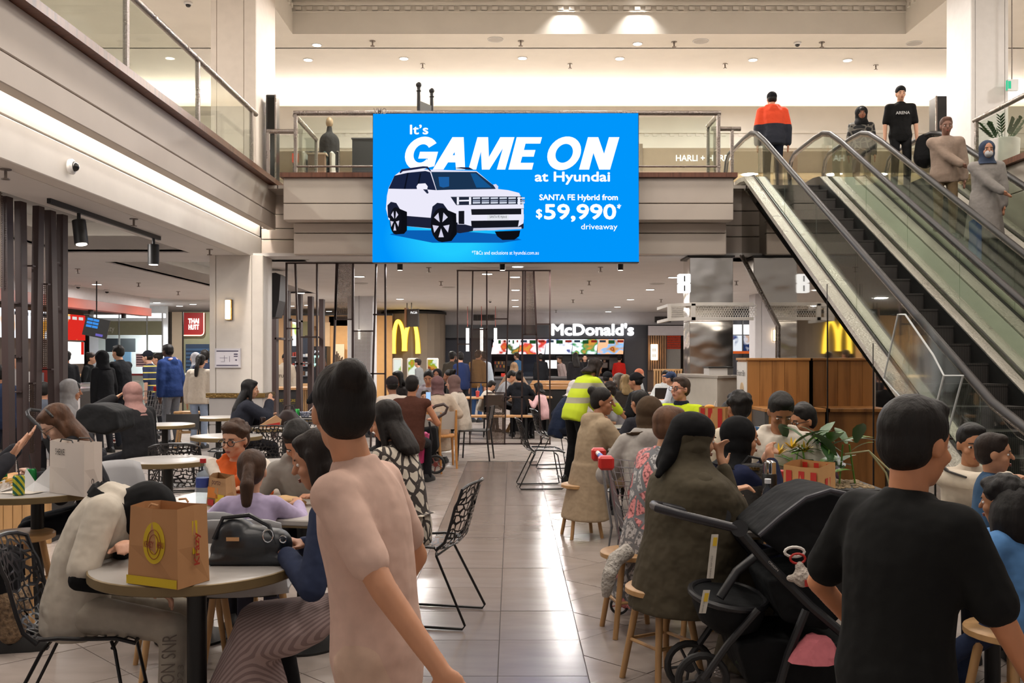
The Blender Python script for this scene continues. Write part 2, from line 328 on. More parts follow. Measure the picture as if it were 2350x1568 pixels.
for i in range(-4, 17):
    y0 = k0+.6*i; y1 = y0+.6
    if y0 < 2.2 or y1 > 14.45: continue
    for a, b in ((XL, XM), (XM, XR)): tile_piece([(a+G, y0+G), (b-G, y0+G), (b-G, y1-G), (a+G, y1-G)], TILE)
for i in range(-28, 29):
    for j in range(-28, 29):
        u0, v0 = .6*i+.13, .6*j+.21; q = .70711
        base = [((u+v)*q, (v-u)*q) for u, v in ((u0+G, v0+G), (u0+.6-G, v0+G), (u0+.6-G, v0+.6-G), (u0+G, v0+.6-G))]
        if max(p[1] for p in base) < 3.7 or min(p[1] for p in base) > 14.4: continue
        for side in (0, 1):
            pl = clip(base, 1, 0, XL-G) if not side else clip(base, -1, 0, -(XR+G))
            if len(pl) < 3: continue
            pl = clip(clip(pl, 0, 1, 14.41), 0, -1, -2.25)
            if len(pl) < 3 or min(abs(p[0])/max(p[1], .1) for p in pl) > .56 or abs(pl[0][0]) > 8: continue
            tile_piece(pl, TILE2)
# ---------------------------------------------------------------- upper galleries and bridge
def panel(parent, x0, x1, y0, y1, z0, z1, m=FASC, name='panel', b=.008): return MB().cbox(x0, x1, y0, y1, z0, z1, b).build(name, m, parent)
wl = struct(MB().box(-4.6, -3.96, -3, 15.55, 3.95, 4.24).build('wall_left', FASC), 'pale panelled edge of the left upper gallery')
for a, b in ((3.62, 3.855), (3.865, 4.275)):
    for y0, y1 in ((-3, 5.995), (6.0, 15.5)): panel(wl, -3.96, -3.82, y0, y1, a, b)
panel(wl, -4.25, -4.1, -3, 15.6, 3.52, 3.945, WHITE); panel(wl, -4.27, -4.08, -3, 15.6, CZ, 3.5, WHITE)
MB().box(-4.15, -3.70, -3, 15.55, 4.275, 4.355).build('coping', COPING, wl)
MB().box(-4.05, -3.985, -3, 15.5, 3.925, 3.94).build('light_strip', emit('fff4e6', 70), wl)
wb = struct(MB().box(-3.4, 3.3, 14.95, 15.7, CZ+.02, 4.24).build('wall_bridge', FASC), 'stepped cream panelled face of the upper bridge')
for a, b in ((3.636, 3.88), (3.892, 4.275)): panel(wb, -3.46, 3.35, 14.5, 14.78, a, b)
for a, b in ((CZ, 3.47), (3.482, 3.632)): panel(wb, -3.37, 3.31, 14.8, 14.95, a, b)
MB().box(-3.50, 3.40, 14.44, 14.9, 4.275, 4.345).build('coping', COPING, wb)
w2 = struct(MB().box(-4.1, -3.4, 15.72, 15.95, CZ, 4.2).build('wall_bridge', FASC), 'short return wall between gallery and bridge')
for a, b in ((3.66, 3.88), (3.892, 4.25), (CZ, 3.47), (3.482, 3.65)): panel(w2, -4.08, -3.3, 15.6, 15.72, a, b)
MB().box(-4.1, -3.3, 15.5, 15.9, 4.25, 4.33).build('coping', COPING, w2)
w3 = struct(MB().box(3.3, 8, 15.4, 15.95, CZ, 4.1).build('wall_bridge', FASC), 'cream panelled wall under the escalator landing')
for a, b in ((3.66, 3.88), (3.892, 4.22), (CZ, 3.47), (3.482, 3.65)):
    for x0, x1 in ((3.3, 3.895), (3.905, 4.995), (5.005, 7.0)): panel(w3, x0, x1, 15.25, 15.4, a, b)
MB().box(3.3, 3.6, 15.2, 15.5, 4.22, 4.29).build('coping', COPING, w3)
wr = struct(MB().box(7.19, 8.2, -3, 15.5, CZ, 4.24).build('wall_right', FASC), 'pale panelled edge of the right upper gallery')
for a, b in ((3.3, 3.855), (3.865, 4.275)): panel(wr, 7.05, 7.19, -3, 15.5, a, b)
MB().box(6.97, 7.5, -3, 15.5, 4.275, 4.355).build('coping', COPING, wr)
uf = struct(MB().box(-14, 16, 15.0, 30, 4.2, UF).box(-14, -4.15, -3, 15.0, 4.2, UF).box(7.5, 16, -3, 15.0, 4.2, UF).build('floor_upper', mat('c9c1b8', .3, kind='tilegrid', color2='bfb6ad')), 'upper gallery floor')
# ground ceiling, with two lit trays in the left bay
cl = struct(MB().box(-4.1, 16, 15.1, 40, CZ, CZ+.05).box(-4.9, -4.27, -3, 15.1, CZ, CZ+.05).box(-22, -6.8, -3, 40, CZ, CZ+.05).box(-6.8, -4.9, -3, 7.6, CZ, CZ+.05).box(-6.8, -4.9, 14.6, 16, CZ, CZ+.05)
            .box(-6.8, -4.1, 24, 40, CZ, CZ+.05).box(-4.9, -4.1, 15.1, 24, CZ, CZ+.05).box(7.2, 16, -3, 15.1, CZ, CZ+.05).build('ceiling', CEIL), 'low white ceiling of the food court')
for k, (y0, y1) in enumerate(((7.6, 14.6), (16, 24))):
    tr = struct(MB().box(-7.1, -4.6, y0-.3, y1+.3, CZ+.5, CZ+.55).build('ceiling', mat('8f8d8c', .8)), 'recessed ceiling tray with hidden lights')
    m = MB()
    for x0, x1, a, b in ((-6.84, -6.8, y0, y1), (-4.9, -4.86, y0, y1), (-6.8, -4.9, y0-.04, y0), (-6.8, -4.9, y1, y1+.04)): m.box(x0, x1, a, b, CZ+.02, CZ+.26)
    m.build('tray_edge', CEIL, tr)
    for x0, x1, a, b in ((-7.0, -6.95, y0, y1), (-4.75, -4.7, y0, y1), (-6.8, -4.9, y1+.12, y1+.17)): MB().box(x0, x1, a, b, CZ+.08, CZ+.1).build('light_strip', emit('fff1de', 3.5), tr)
    MB().box(-7.1, -7.06, y0-.3, y1+.3, CZ+.03, CZ+.5).box(-4.64, -4.6, y0-.3, y1+.3, CZ+.03, CZ+.5).box(-7.1, -4.6, y1+.26, y1+.3, CZ+.03, CZ+.5).box(-7.1, -4.6, y0-.3, y0-.26, CZ+.03, CZ+.5).build('tray_wall', CEIL, tr)
# high ceiling: coffer with dentil course over the atrium, soffit band, bright vaulted bay behind
uc = struct(MB().box(-14, -4.37, -3, 20, 8.0, 8.3).box(7.84, 16, -3, 20, 8.0, 8.3).box(-4.37, 7.84, 19.1, 20, 8.0, 8.3).box(-4.6, 8.1, -3, 19.3, 8.75, 8.9).box(-14, 16, 20, 27.2, 8.6, 8.7).box(-14, 16, 19.95, 20, 8.0, 8.7).build('ceiling_upper', CREAM), 'high cream ceiling with a deep coffer')
MB().box(-4.37, 7.84, 19.1, 19.3, 8.3, 8.75).box(-4.6, -4.37, -3, 19.3, 8.3, 8.75).box(7.84, 8.1, -3, 19.3, 8.3, 8.75).build('coffer_side', CREAM, uc)
dm = MB().box(-.055, .055, -.04, 0, 0, .07).mesh('dentil', CREAM)
MB().box(-4.37, 7.84, 19.04, 19.1, 8.56, 8.62).box(-4.37, 7.84, 19.06, 19.1, 8.43, 8.445).build('moulding', CREAM, uc)
for i in range(56): link('dentil', dm, uc, (-4.25+i*.2175, 19.1, 8.47))
for i in range(12): link('dentil', dm, uc, (-4.37, 18.9-i*.2175, 8.47), (0, 0, R(90))); link('dentil', dm, uc, (7.84, 18.9-i*.2175, 8.47), (0, 0, R(-90)))
bw = struct(MB().box(-14, 16, 24.7, 24.8, 7.35, 8.03).box(-14, 16, 24.62, 24.8, 7.32, 7.4).build('wall_upper', CREAM), 'upper back bulkhead with a cove light')
for i in range(60): link('dentil', dm, bw, (-6+i*.22, 24.7, 7.25))
MB().box(-14, 16, 24.68, 24.8, 6.95, 7.33).build('frieze', CREAM, bw)
MB().box(-14, 16, 25.4, 25.6, 7.98, 8.0).build('light_strip', emit('fff4e8', 52), bw)
bk = struct(MB().box(-14, 16, 27, 27.2, UF, 8.65).box(-14, 16, 24.9, 27, 7.4, 7.45).box(-14, 16, 24.8, 24.85, 6.9, 7.4).build('wall_upper', mat('ddd3c3', .7)), 'cream back wall of the upper level')
MB().box(-14, 16, 26.2, 26.9, 6.55, 6.6).build('shop_ceiling', mat('f0dfc4', .7), bk)
for o_ in (1, 2, 3, 4): lamp((-4+o_*2.6, 25.9, 6.5), 40, .4, WARM, name='shop_downlight')
side = struct(MB().box(-22.2, -22, -3, 40, 0, 8).build('wall_left', WHITE), 'outer wall at the left'); struct(MB().box(16, 16.2, -3, 40, 0, 8).build('wall_right', WHITE), 'outer wall at the right')
# ---------------------------------------------------------------- columns
def column(name, label, x0, x1, y0, y1, z0, z1, m, seams, base=None):
    t = thing(name, label, 'column'); t['kind'] = 'structure'
    MB().box(x0+.02, x1-.02, y0+.02, y1-.02, z0, z1).build('core', m, t)
    xs = [x0]+seams+[x1]
    for a, b in zip(xs, xs[1:]): panel(t, a+.004, b-.004, y0, y0+.02, z0+(base or 0), z1, m, b=.004)
    for x in (x0, x1-.02): panel(t, x, x+.02, y0+.02, y1, z0+(base or 0), z1, m, b=.004)
    return t
c1 = column('column', 'white square column with a warm wall light and map poster', -4.72, -3.88, 14.95, 15.5, 0, CZ, mat('d9d3cc', .4, kind='plain'), [-4.62, -4.06], .93)
ST = mat('aaa6a4', .45, kind='plain', scale=5)
for a, b in ((-4.72, -4.16), (-4.15, -3.88)):
    for z0, z1 in ((0, .5), (.505, .93)): panel(c1, a, b, 14.93, 14.95, z0, z1, ST)
MB().box(-4.76, -3.84, 14.9, 15.55, .93, 1.0).build('brass_band', BRASS, c1)
t = thing('wall_light', 'glowing warm vertical lamp on the white column', 'lamp', W(524, 711, 14.9))
MB().cbox(-.035, .035, -.06, 0, -.15, .15, .01).build('diffuser', emit('ffdcae', 7), t); MB().box(-.045, .05, 0, .05, -.16, .16).build('backplate', BRASS, t)
t = thing('map_poster', 'small framed evacuation map fixed to the white column', 'poster', W(523, 822, 14.93))
MB().box(-.2, .2, -.02, .02, -.15, .15).build('frame', mat('d8d6dc', .4), t); MB().box(-.175, .175, -.025, -.02, -.125, .125).build('sheet', mat('e9e6ef', .5), t)
for a, b, c_, d_ in ((-.17, .17, .1, .118), (-.17, .17, -.12, -.105), (.1, .16, .05, .07), (.1, .16, .02, .035), (.12, .15, -.04, -.02), (-.12, 0, 0, .005), (-.05, -.045, -.05, .04), (-.1, -.04, -.06, -.055), (.03, .035, -.06, .03)): MB().box(a, b, -.028, -.025, c_, d_).build('print', mat('55506a', .6), t)
cu = column('column', 'tall cream column standing on the left upper gallery', -5.0, -4.25, 15.9, 17.2, UF, 8.1, mat('d4c9bd', .5), [-4.9, -4.45])
cr = column('column', 'tall cream column standing beside the escalator top', 7.48, 8.08, 15.6, 16.5, UF, 8.1, mat('d8d4d0', .5), [7.54, 8.02])
# mirror-clad side of the escalator
mir = struct(MB().prism([(3.62, 15.1, 3.16), (3.62, 13.05, 1.99), (3.62, 13.05, 0), (3.62, 6.2, 0), (3.62, 6.2, -.05), (3.62, 7.4, .3), (3.62, 15.1, 4.25)], (.03, 0, 0)).build('wall_escalator', mat('a9a49c', .03, 1.)), 'mirror glass side of the escalator')
for y in (8.2, 9.6, 11.0): MB().box(3.612, 3.62, y-.003, y+.003, 0, .9+(y-8)*.5).build('seam', BLACK, mir)
MB().tube([(3.6, 15.1, 3.16), (3.6, 13.05, 1.99), (3.6, 13.05, 0)], .018, 6).build('edge_trim', STEEL, mir)
# silver clad column with perforated ring
SW = mat('e2ded9', .2, 1., kind='steelwave', scale=1.4, bump=.07)
cs = thing('column', 'polished steel clad column with rippled reflections', 'column'); cs['kind'] = 'structure'
for k, (z0, z1) in enumerate(((0, 1.12), (1.12, 2.12), (2.12, CZ-.03))): MB().cbox(2.78, 3.46, 15.0, 15.55, z0+.004, z1, .006).build('cladding', SW, cs)
MB().box(2.74, 3.48, 14.96, 15.6, CZ-.03, CZ).build('capital', BLACK, cs)
rg = thing('column_ring', 'white perforated ring canopy around the steel column', 'canopy'); PERF = mat('dedad4', .5)
zr0, zr1 = WZ(735, 14.2), WZ(697, 14.2)
for z in (zr0, zr1-.03): MB().box(2.66, 3.58, 14.2, 14.26, z, z+.045).build('rail', PERF, rg); MB().prism([(2.66, 14.2, z), (2.36, 14.55, z), (2.36, 15.6, z), (2.42, 15.6, z), (2.42, 14.57, z), (2.68, 14.26, z)], (0, 0, .045)).build('rail', PERF, rg)
MB().box(2.66, 3.58, 14.24, 15.6, zr1+.014, zr1+.02).build('roof', PERF, rg); MB().box(2.66, 2.72, 14.2, 14.26, zr0, zr1).build('post', PERF, rg); MB().box(2.36, 2.42, 14.5, 14.56, zr0, zr1).build('post', PERF, rg)
bm = bmesh.new(); hx = .021
for r_ in range(6):
    for c_ in range(24):
        x = 2.75+c_*hx*1.732+(r_ % 2)*hx*.866; z = zr0+.06+r_*hx*1.5; bm.faces.new([bm.verts.new((x+hx*cos(R(60*k+30)), 14.22, z+hx*sin(R(60*k+30)))) for k in range(6)])
bmesh.ops.remove_doubles(bm, verts=bm.verts, dist=.002); bmesh.ops.wireframe(bm, faces=bm.faces, thickness=.008, offset=0, use_replace=True, use_even_offset=True, use_boundary=True)
me = bpy.data.meshes.new('perforated_grille'); bm.to_mesh(me); bm.free(); me.materials.append(PERF); link('perforated_grille', me, rg)
o = link('perforated_grille', me, rg, (2.36, 14.0, 0)); o.scale = (.28, 1, 1); o.matrix_local = Matrix.Translation((2.38, 14.53, 0)) @ Matrix.Rotation(R(-49), 4, 'Z') @ Matrix.Diagonal((.36, 1, 1, 1)) @ Matrix.Translation((-2.75, -14.22, 0))
MB().box(2.5, 3.4, 14.4, 14.44, zr0+.01, zr0+.03).build('light_strip', emit('fff4e4', 8), rg)
t = thing('lit_sign', 'white lit box sign on the side of the steel column', 'sign', W(1571, 650, 15.0))
for z in (.06, -.09): MB().cbox(-.1, .085, -.06, .1, z-.06, z+.08, .01).build('light_box', emit('ffffff', 1.8), t); MB().box(-.02, 0, -.062, -.06, z-.04, z+.05).build('symbol', BLACK, t)
# ---------------------------------------------------------------- balustrades
def rail_run(label, pts, posts, zt=5.26, zb=4.38, panes=None, lower=False):
    t = thing('glass_balustrade', label, 'balustrade')
    MB().tube([(x, y, zt) for x, y in pts], .038, 10).build('handrail', STEEL, t, True)
    for x, y in posts: MB().box(x-.022, x+.022, y-.03, y+.03, zb-.03, zt-.02).build('post', STEEL, t)
    for (a, b), (c_, d_) in (panes or list(zip(posts, posts[1:]))):
        dr = V((c_-a, d_-b, 0)); n = V((-dr.y, dr.x, 0)).normalized()*.006; e_ = dr.normalized()*.04
        p = [V((a, b, zb+.03))+e_, V((c_, d_, zb+.03))-e_, V((c_, d_, zt-.06))-e_, V((a, b, zt-.06))+e_]
        MB().prism([q-n for q in p], n*2).build('glass_pane', GLASS, t)
    if lower: MB().tube([(x, y, zb+.1) for x, y in pts], .016, 8).build('lower_rail', STEEL, t)
    return t
rail_run('long glass balustrade with bronze handrail along the left gallery', [(-3.9, -2), (-3.9, 14.6)], [(-3.9, y) for y in (0.9, 3.1, 5.3, 7.5, 9.69, 11.9, 14.35)], lower=False)
rail_run('short glass balustrade return by the black totem', [(-4.0, 15.65), (-3.42, 15.65)], [(-3.98, 15.65), (-3.45, 15.65)], zt=WZ(302, 15.65))
rail_run('glass balustrade behind the advertising screen along the bridge front', [(-3.33, 14.62), (3.18, 14.62)], [(-3.3, 14.62), (-1.0, 14.62), (1.0, 14.62), (3.15, 14.62)], zt=WZ(260, 14.62), zb=4.37, lower=True)
rail_run('glass balustrade at the left end of the bridge', [(-3.33, 14.71), (-3.33, 16.3)], [(-3.33, 14.75), (-3.33, 16.3)], zt=WZ(262, 14.62), zb=4.3)
rail_run('glass balustrade at the right end of the bridge beside the escalator', [(3.17, 14.71), (3.17, 15.5)], [(3.17, 14.75), (3.17, 15.5)], zt=WZ(258, 14.62), zb=4.3)
rail_run('short glass balustrade joining bridge and escalator', [(3.24, 15.6), (3.72, 15.6)], [(3.3, 15.6), (3.58, 15.6)], zt=WZ(296, 15.6), zb=4.3)
rail_run('glass balustrade along the right gallery beside the potted plant', [(7.12, 4.0), (7.12, 14.76)], [(7.12, y) for y in (4.2, 6.4, 8.6, 10.8, 12.9, 14.7)], zt=5.2)
# ---------------------------------------------------------------- escalators
ESL = .529
def zh(y): return 5.15 if y > 15.06 else (.95 if y < 7.12 else -2.817+ESL*y)      # handrail height
def zs(y): return max(0.0, min(UF, zh(y)-.9))
STEP = mat('4a4643', .5, .3, kind='stripex', color2='2c2a29', scale=18); DECK = mat('b7b1a7', .35, .25, kind='brushed', scale=40); RUBBER = mat('2f2c2b', .5, spec=.3)
def escalator(label, xl, xr):
    t = thing('escalator', label, 'escalator')
    ys = [5.2, 6.6, 7.0, 7.4]+[7.4+.8*i for i in range(1, 10)]+[15.0, 15.35, 17.0]
    for x, s in ((xl, -1), (xr, 1)):
        path = [(x, 5.0, .55), (x, 4.85, .75), (x, 5.0, .93), (x, 5.5, .95)]+[(x, 6.9, .96)]+[(x, y, zh(y)) for y in (7.6, 9, 11, 13, 14.4)]+[(x, 14.9, zh(14.9)-.03), (x, 15.25, 5.13), (x, 15.7, 5.15)]+[(x, 16.8, 5.13), (x, 17.0, 5.05), (x, 17.12, 4.85), (x, 17.05, 4.55), (x, 16.85, 4.4)]
        MB().tube(path, .036, 10).build('handrail', RUBBER, t, True)
        MB().tube([(p[0], p[1], p[2]-.04) for p in path], .02, 6).build('handrail_guide', STEEL, t, True)
        yb = [5.2, 6.4, 7.8, 9.2, 10.6, 12.0, 13.4, 14.8, 16.6]
        for y0, y1 in zip(yb, yb[1:]):
            k = [y0+.004+(y1-y0-.008)*i/5 for i in range(6)]
            MB().prism([(x-.006, y, zs(y)+.16) for y in k]+[(x-.006, y, zh(y)-.05) for y in reversed(k)], (.012, 0, 0)).build('glass_panel', GLASSG, t)
        k = [5.0, 7.0]+[7.2+.05*i for i in range(3)]+[8+.9*i for i in range(8)]+[15.0, 15.3, 16.9]
        for a, b, m, nm in ((.03, .18, DECK, 'outer_deck'), (-.14, -.02, DECK, 'inner_deck')):
            x0, x1 = sorted((x+s*a, x+s*b))
            MB().loft([[(x0, y, zs(y)+.1), (x1, y, zs(y)+.1), (x1, y, zs(y)+.17), (x0, y, zs(y)+.17)] for y in k]).build(nm, m, t)
        x0, x1 = sorted((x-s*.15, x-s*.13)); MB().loft([[(x0, y, zs(y)-.15), (x1, y, zs(y)-.15), (x1, y, zs(y)+.17), (x0, y, zs(y)+.17)] for y in k]).build('skirt', BLACK, t)
        x0, x1 = sorted((x+s*.015, x+s*.03)); MB().loft([[(x0, y, zs(y)+.17), (x1, y, zs(y)+.17), (x1, y, zs(y)+.2), (x0, y, zs(y)+.2)] for y in k]).build('glass_seal', BLACK, t)
    sm = MB().box(xl+.15, xr-.15, 0, .4, -.22, 0).box(xl+.15, xr-.15, -.006, .012, -.02, .002).mesh('step', STEP)
    y = 7.0
    while y < 15.1: link('step', sm, t, (0, y, zs(y+.2))); y += .38
    MB().box(xl+.15, xr-.15, 15.2, 16.9, UF-.03, UF+.012).build('landing_plate', DECK, t); MB().box(xl+.15, xr-.15, 5.0, 7.1, 0, .012).build('landing_plate', DECK, t)
    k = [7.3, 9, 12, 14.9, 15.15]
    MB().loft([[(xl-.15, y_, max(.02, zs(y_)-.9)), (xr+.15, y_, max(.02, zs(y_)-.9)), (xr+.15, y_, zs(y_)-.25), (xl-.15, y_, zs(y_)-.25)] for y_ in k]).build('truss', mat('2c2b2b', .6), t)
    return t
ea = escalator('escalator with mirrored side carrying the person in an orange hoodie', 3.81, 4.95)
eb = escalator('escalator nearest the potted plant with people riding down', 5.56, 6.68)
t = thing('deck_cover', 'pale metal cover strip between the two escalators', 'panel')
k = [7.0, 8, 10, 12, 14, 15.1, 15.4, 16.8]
MB().loft([[(5.14, y, zs(y)+.02), (5.37, y, zs(y)+.02), (5.37, y, zs(y)+.15), (5.14, y, zs(y)+.15)] for y in k]).build('cover', mat('a9ad9f', .3, .1), t)
# clear guard fixed to the lower escalator side
t = thing('escalator_guard', 'clear acrylic anti-climb guard fixed to the escalator balustrade', 'guard')
AC = mat('f2f4f4', .05, kind='glass'); ACE = mat('d9dcdc', .2, alpha=.7)
gp = [(2150, 1000), (2040, 930), (2075, 720), (2105, 730), (2158, 815), (2178, 865)]
dg_ = lambda px: F*3.66/(px-CX)
P0 = [W(px, py, dg_(px)) for px, py in ((2148, 985), (2040, 870), (2073, 722), (2090, 722), (2155, 815), (2180, 862))]
MB().prism([p+V((-.05, 0, 0)) for p in P0], (.008, 0, 0)).build('guard_plate', AC, t)
MB().tube([p+V((-.05, 0, 0)) for p in P0], .009, 6, True).build('guard_rim', ACE, t)
MB().prism([p+V((.1, 0, 0)) for p in P0], (.008, 0, 0)).build('guard_plate', AC, t)
MB().tube([P0[5]+V((-.05, 0, 0)), P0[5]+V((.11, 0, 0)), P0[0]+V((.11, 0, 0)), P0[0]+V((-.05, 0, 0))], .01, 6, True).build('guard_rim', ACE, t)
# ---------------------------------------------------------------- advertising screen
SD = 14.2
def S(u, v, e=0): return W(840+u/3.672, 240+v/3.672, SD-e)
scr = thing('advertising_screen', 'large lit blue advertising screen showing a white car', 'screen', W(1161, 431, SD))
so = scr.location.copy()
def sp(pts, name, m, e): return MB().prism([S(u, v, e)-so for u, v in pts], (0, .003, 0)).build(name, m, scr)
MB().box(WX(855, SD)-so.x, WX(1466.5, SD)-so.x, .01, .2, WZ(603, SD)-so.z, WZ(259, SD)-so.z).build('cabinet', BLACK, scr)
sp([(60, 78), (2294, 73), (2300, 1326), (54, 1330)], 'led_panel', mat('0096fb', kind='ledscreen', color2='22ccff', e=1.0), .0)
Wt = emit('ffffff', 1.15)
def st(s, u0, v0, u1, v1, shear=0, bold=0, m=Wt): text('lettering', s, scr, m, S(u0, v1, .012)-so, (1, 0, 0), (0, 0, 1), (u1-u0)/3.672/F*SD, (v1-v0)/3.672/F*SD, shear, bold)
st("It’s", 370, 170, 525, 253, 0, -.03); st('at Hyundai', 1422, 566, 2056, 676, 0, -.03)
st('SANTA FE Hybrid from', 1460, 757, 2122, 822, 0, -.03); st('$', 1432, 880, 1485, 968, 0, -.03); st('59,990', 1500, 838, 2108, 990, 0, -.035); st('*', 2115, 838, 2150, 880, 0, .02); st('driveaway', 1812, 1005, 2118, 1068, 0, .005); st('*T&Cs and exclusions at hyundai.com.au', 892, 1232, 1455, 1275)
def glyph(*polys):
    m = MB()
    for pl in polys: m.prism([S(u, v, .012)-so for u, v in pl], (0, .003, 0))
    m.build('lettering', Wt, scr)
def arcq(cu, cv, ro, vo, ri, vi, a0, a1, n=22, sh=.2):
    L_ = []
    for i in range(n):
        q = []
        for (r1, r2), a in (((ro, vo), i), ((ro, vo), i+1), ((ri, vi), i+1), ((ri, vi), i)): th = R(a0+(a1-a0)*a/n); x, y = r1*cos(th), r2*sin(th); q.append((cu+x+sh*y, cv-y))
        L_.append(q)
    return L_
glyph(*arcq(468, 412, 138, 142, 66, 78, 38, 322), [(455, 398), (607, 398), (592, 455), (440, 455)], [(535, 398), (607, 398), (575, 520), (500, 535)])
glyph([(562, 548), (652, 548), (810, 300), (822, 275), (728, 275)], [(737, 275), (823, 275), (835, 548), (758, 548)], [(660, 427), (770, 427), (770, 487), (625, 487)])
glyph([(863, 548), (928, 548), (1000, 275), (939, 275)], [(962, 275), (1029, 275), (1040, 548), (976, 548)], [(976, 548), (1040, 548), (1212, 275), (1131, 275)], [(1102, 548), (1173, 548), (1251, 275), (1180, 275)])
glyph([(1200, 548), (1288, 548), (1358, 275), (1270, 275)], [(1272, 275), (1483, 275), (1468, 329), (1258, 329)], [(1245, 383), (1428, 383), (1413, 439), (1230, 439)], [(1216, 491), (1413, 491), (1398, 548), (1201, 548)])
glyph(*arcq(1670, 411, 140, 142, 72, 80, 0, 360, 30))
glyph([(1795, 548), (1880, 548), (1950, 275), (1870, 275)], [(1870, 275), (1957, 275), (2052, 548), (1965, 548)], [(1967, 548), (2057, 548), (2135, 275), (2047, 275)])
def cp(pts, c, e=.018, s=1.0, name='car_picture'): sp(pts, name, emit(c, s), e)
cp([(200, 1095), (560, 1165), (1150, 1165), (1310, 1140), (1200, 1100), (700, 1060), (300, 1060)], '0a5fb4', .014)
cp([(168, 880), (176, 770), (190, 705), (240, 600), (290, 562), (420, 545), (930, 560), (960, 585), (1110, 712), (1200, 722), (1290, 745), (1312, 790), (1330, 850), (1330, 960), (1320, 1040), (1080, 1060), (905, 1062), (790, 1080), (700, 1060), (540, 1045), (290, 1020), (190, 970)], 'eceafa')
cp([(190, 709), (240, 600), (350, 575), (500, 560), (540, 570), (590, 722), (470, 712), (330, 712)], '1a2340', .022)
cp([(548, 568), (930, 568), (1108, 708), (1085, 712), (700, 718), (595, 722)], '1b3350', .022); cp([(610, 610), (700, 610), (700, 690), (650, 700), (620, 690)], '1d5da0', .024); cp([(880, 580), (925, 580), (1060, 700), (930, 700)], '15558f', .024)
cp([(282, 572), (300, 545), (480, 520), (520, 522), (552, 565), (538, 562), (512, 536), (480, 538), (310, 562), (290, 580)], '20264a', .026); cp([(740, 535), (800, 528), (870, 530), (905, 548), (860, 548), (800, 540)], '20264a', .026)
for a in (318, 425): cp([(a, 712), (a+28, 580), (a+40, 578), (a+14, 712)], '0c1122', .026)
cp([(425, 690), (440, 668), (500, 664), (520, 690), (515, 715), (430, 713)], 'f2f0ff', .03); cp([(480, 715), (515, 712), (528, 745), (515, 752)], '252b44', .028); cp([(1070, 675), (1095, 670), (1115, 690), (1112, 712), (1095, 712)], 'dcdcf2', .03)
cp([(180, 850), (210, 820), (255, 830), (285, 880), (295, 935), (545, 955), (560, 860), (600, 828), (650, 835), (690, 890), (705, 980), (790, 1000), (910, 1030), (1280, 1030), (1328, 1000), (1328, 1045), (905, 1066), (790, 1085), (560, 1045), (290, 1020), (185, 950)], '1d2136', .024)
cp([(885, 882), (1330, 876), (1330, 925), (890, 930)], '191a22', .026); cp([(712, 778), (1312, 775), (1318, 840), (760, 848)], '23293a', .026); cp([(885, 980), (1290, 975), (1280, 1032), (890, 1036)], '15161e', .026); cp([(905, 1042), (1310, 1032), (1310, 1050), (900, 1064)], 'c8cae0', .03)
for i in range(6):
    a = 900+i*75
    for v in (783, 805, 822): cp([(a, v), (a+62, v-1), (a+62, v+11), (a, v+13)], 'd6dcec' if v != 805 else '8d95ab', .03)
for a in (765, 868, 1280): cp([(a, 780), (a+18, 780), (a+18, 842), (a, 844)], 'f4f4ff', .032)
cp([(785, 805), (868, 803), (868, 815), (785, 817)], 'f4f4ff', .032); cp([(770, 895), (882, 890), (885, 1012), (772, 1010)], 'e8e8fa', .03); cp([(780, 898), (828, 896), (828, 1008), (780, 1006)], '14151d', .033); cp([(1308, 880), (1328, 880), (1328, 990), (1308, 992)], 'e8e8fa', .03); cp([(1020, 930), (1202, 926), (1202, 974), (1022, 978)], 'e4e6ee', .033)
st('SANTA FE Hybrid', 1042, 938, 1185, 966, m=emit('20222c', 1)); TEXTS[-1] = TEXTS[-1][:4]+(TEXTS[-1][4]-V((0, .03, 0)),)+TEXTS[-1][5:]
def disc(u, v, a, b, c, e): cp([(u+a*cos(2*PI*i/20), v+b*sin(2*PI*i/20)) for i in range(20)], c, e)
for u, v, a, b in ((250, 980, 50, 115), (640, 1015, 95, 145)):
    if u < 300: cp([(u, v-b), (345, 905), (345, 1060), (320, 1090), (u, v+b)], '0d0e14', .032)
    else: cp([(u, v-b), (760, 920), (765, 1090), (720, 1150), (u, v+b)], '0d0e14', .032)
    disc(u, v, a, b, '101118', .034)
    for k in range(5):
        th = 2*PI*k/5+.3; cp([(u-8+a*.2*cos(th), v+b*.2*sin(th)), (u-8+a*.75*cos(th-.32), v+b*.75*sin(th-.32)), (u-8+a*.75*cos(th+.32), v+b*.75*sin(th+.32))], 'd4d2e8', .038)
cp([(1085, 1070), (1300, 1062), (1290, 1110), (1250, 1140), (1150, 1142), (1105, 1110)], '0d0e14', .034)
t = thing('raised_lettering', 'small grey raised letters standing on the screen top', 'sign'); text('lettering', 'VMO', t, mat('8d8683', .4, .6), W(857, 262, SD-.02), (1, 0, 0), (0, 0, 1), 30/F*SD, 14/F*SD, 0, .01, 0)
for x in (918, 1153, 1424):
    t = thing('ceiling_spotlight', 'black cylinder ceiling spotlight under the '+{918: 'left end', 1153: 'middle', 1424: 'right end'}[x]+' of the blue screen', 'spotlight', W(x, 596, 15.3), group='black cylinder spotlights below the screen')
    MB().cyl((0, 0, -.17), (0, 0, .13), .045, n=14).build('body', BLACK, t, True); MB().cyl((0, 0, -.174), (0, 0, -.17), .038, n=14).build('lens', emit('fff0dc', 6), t)
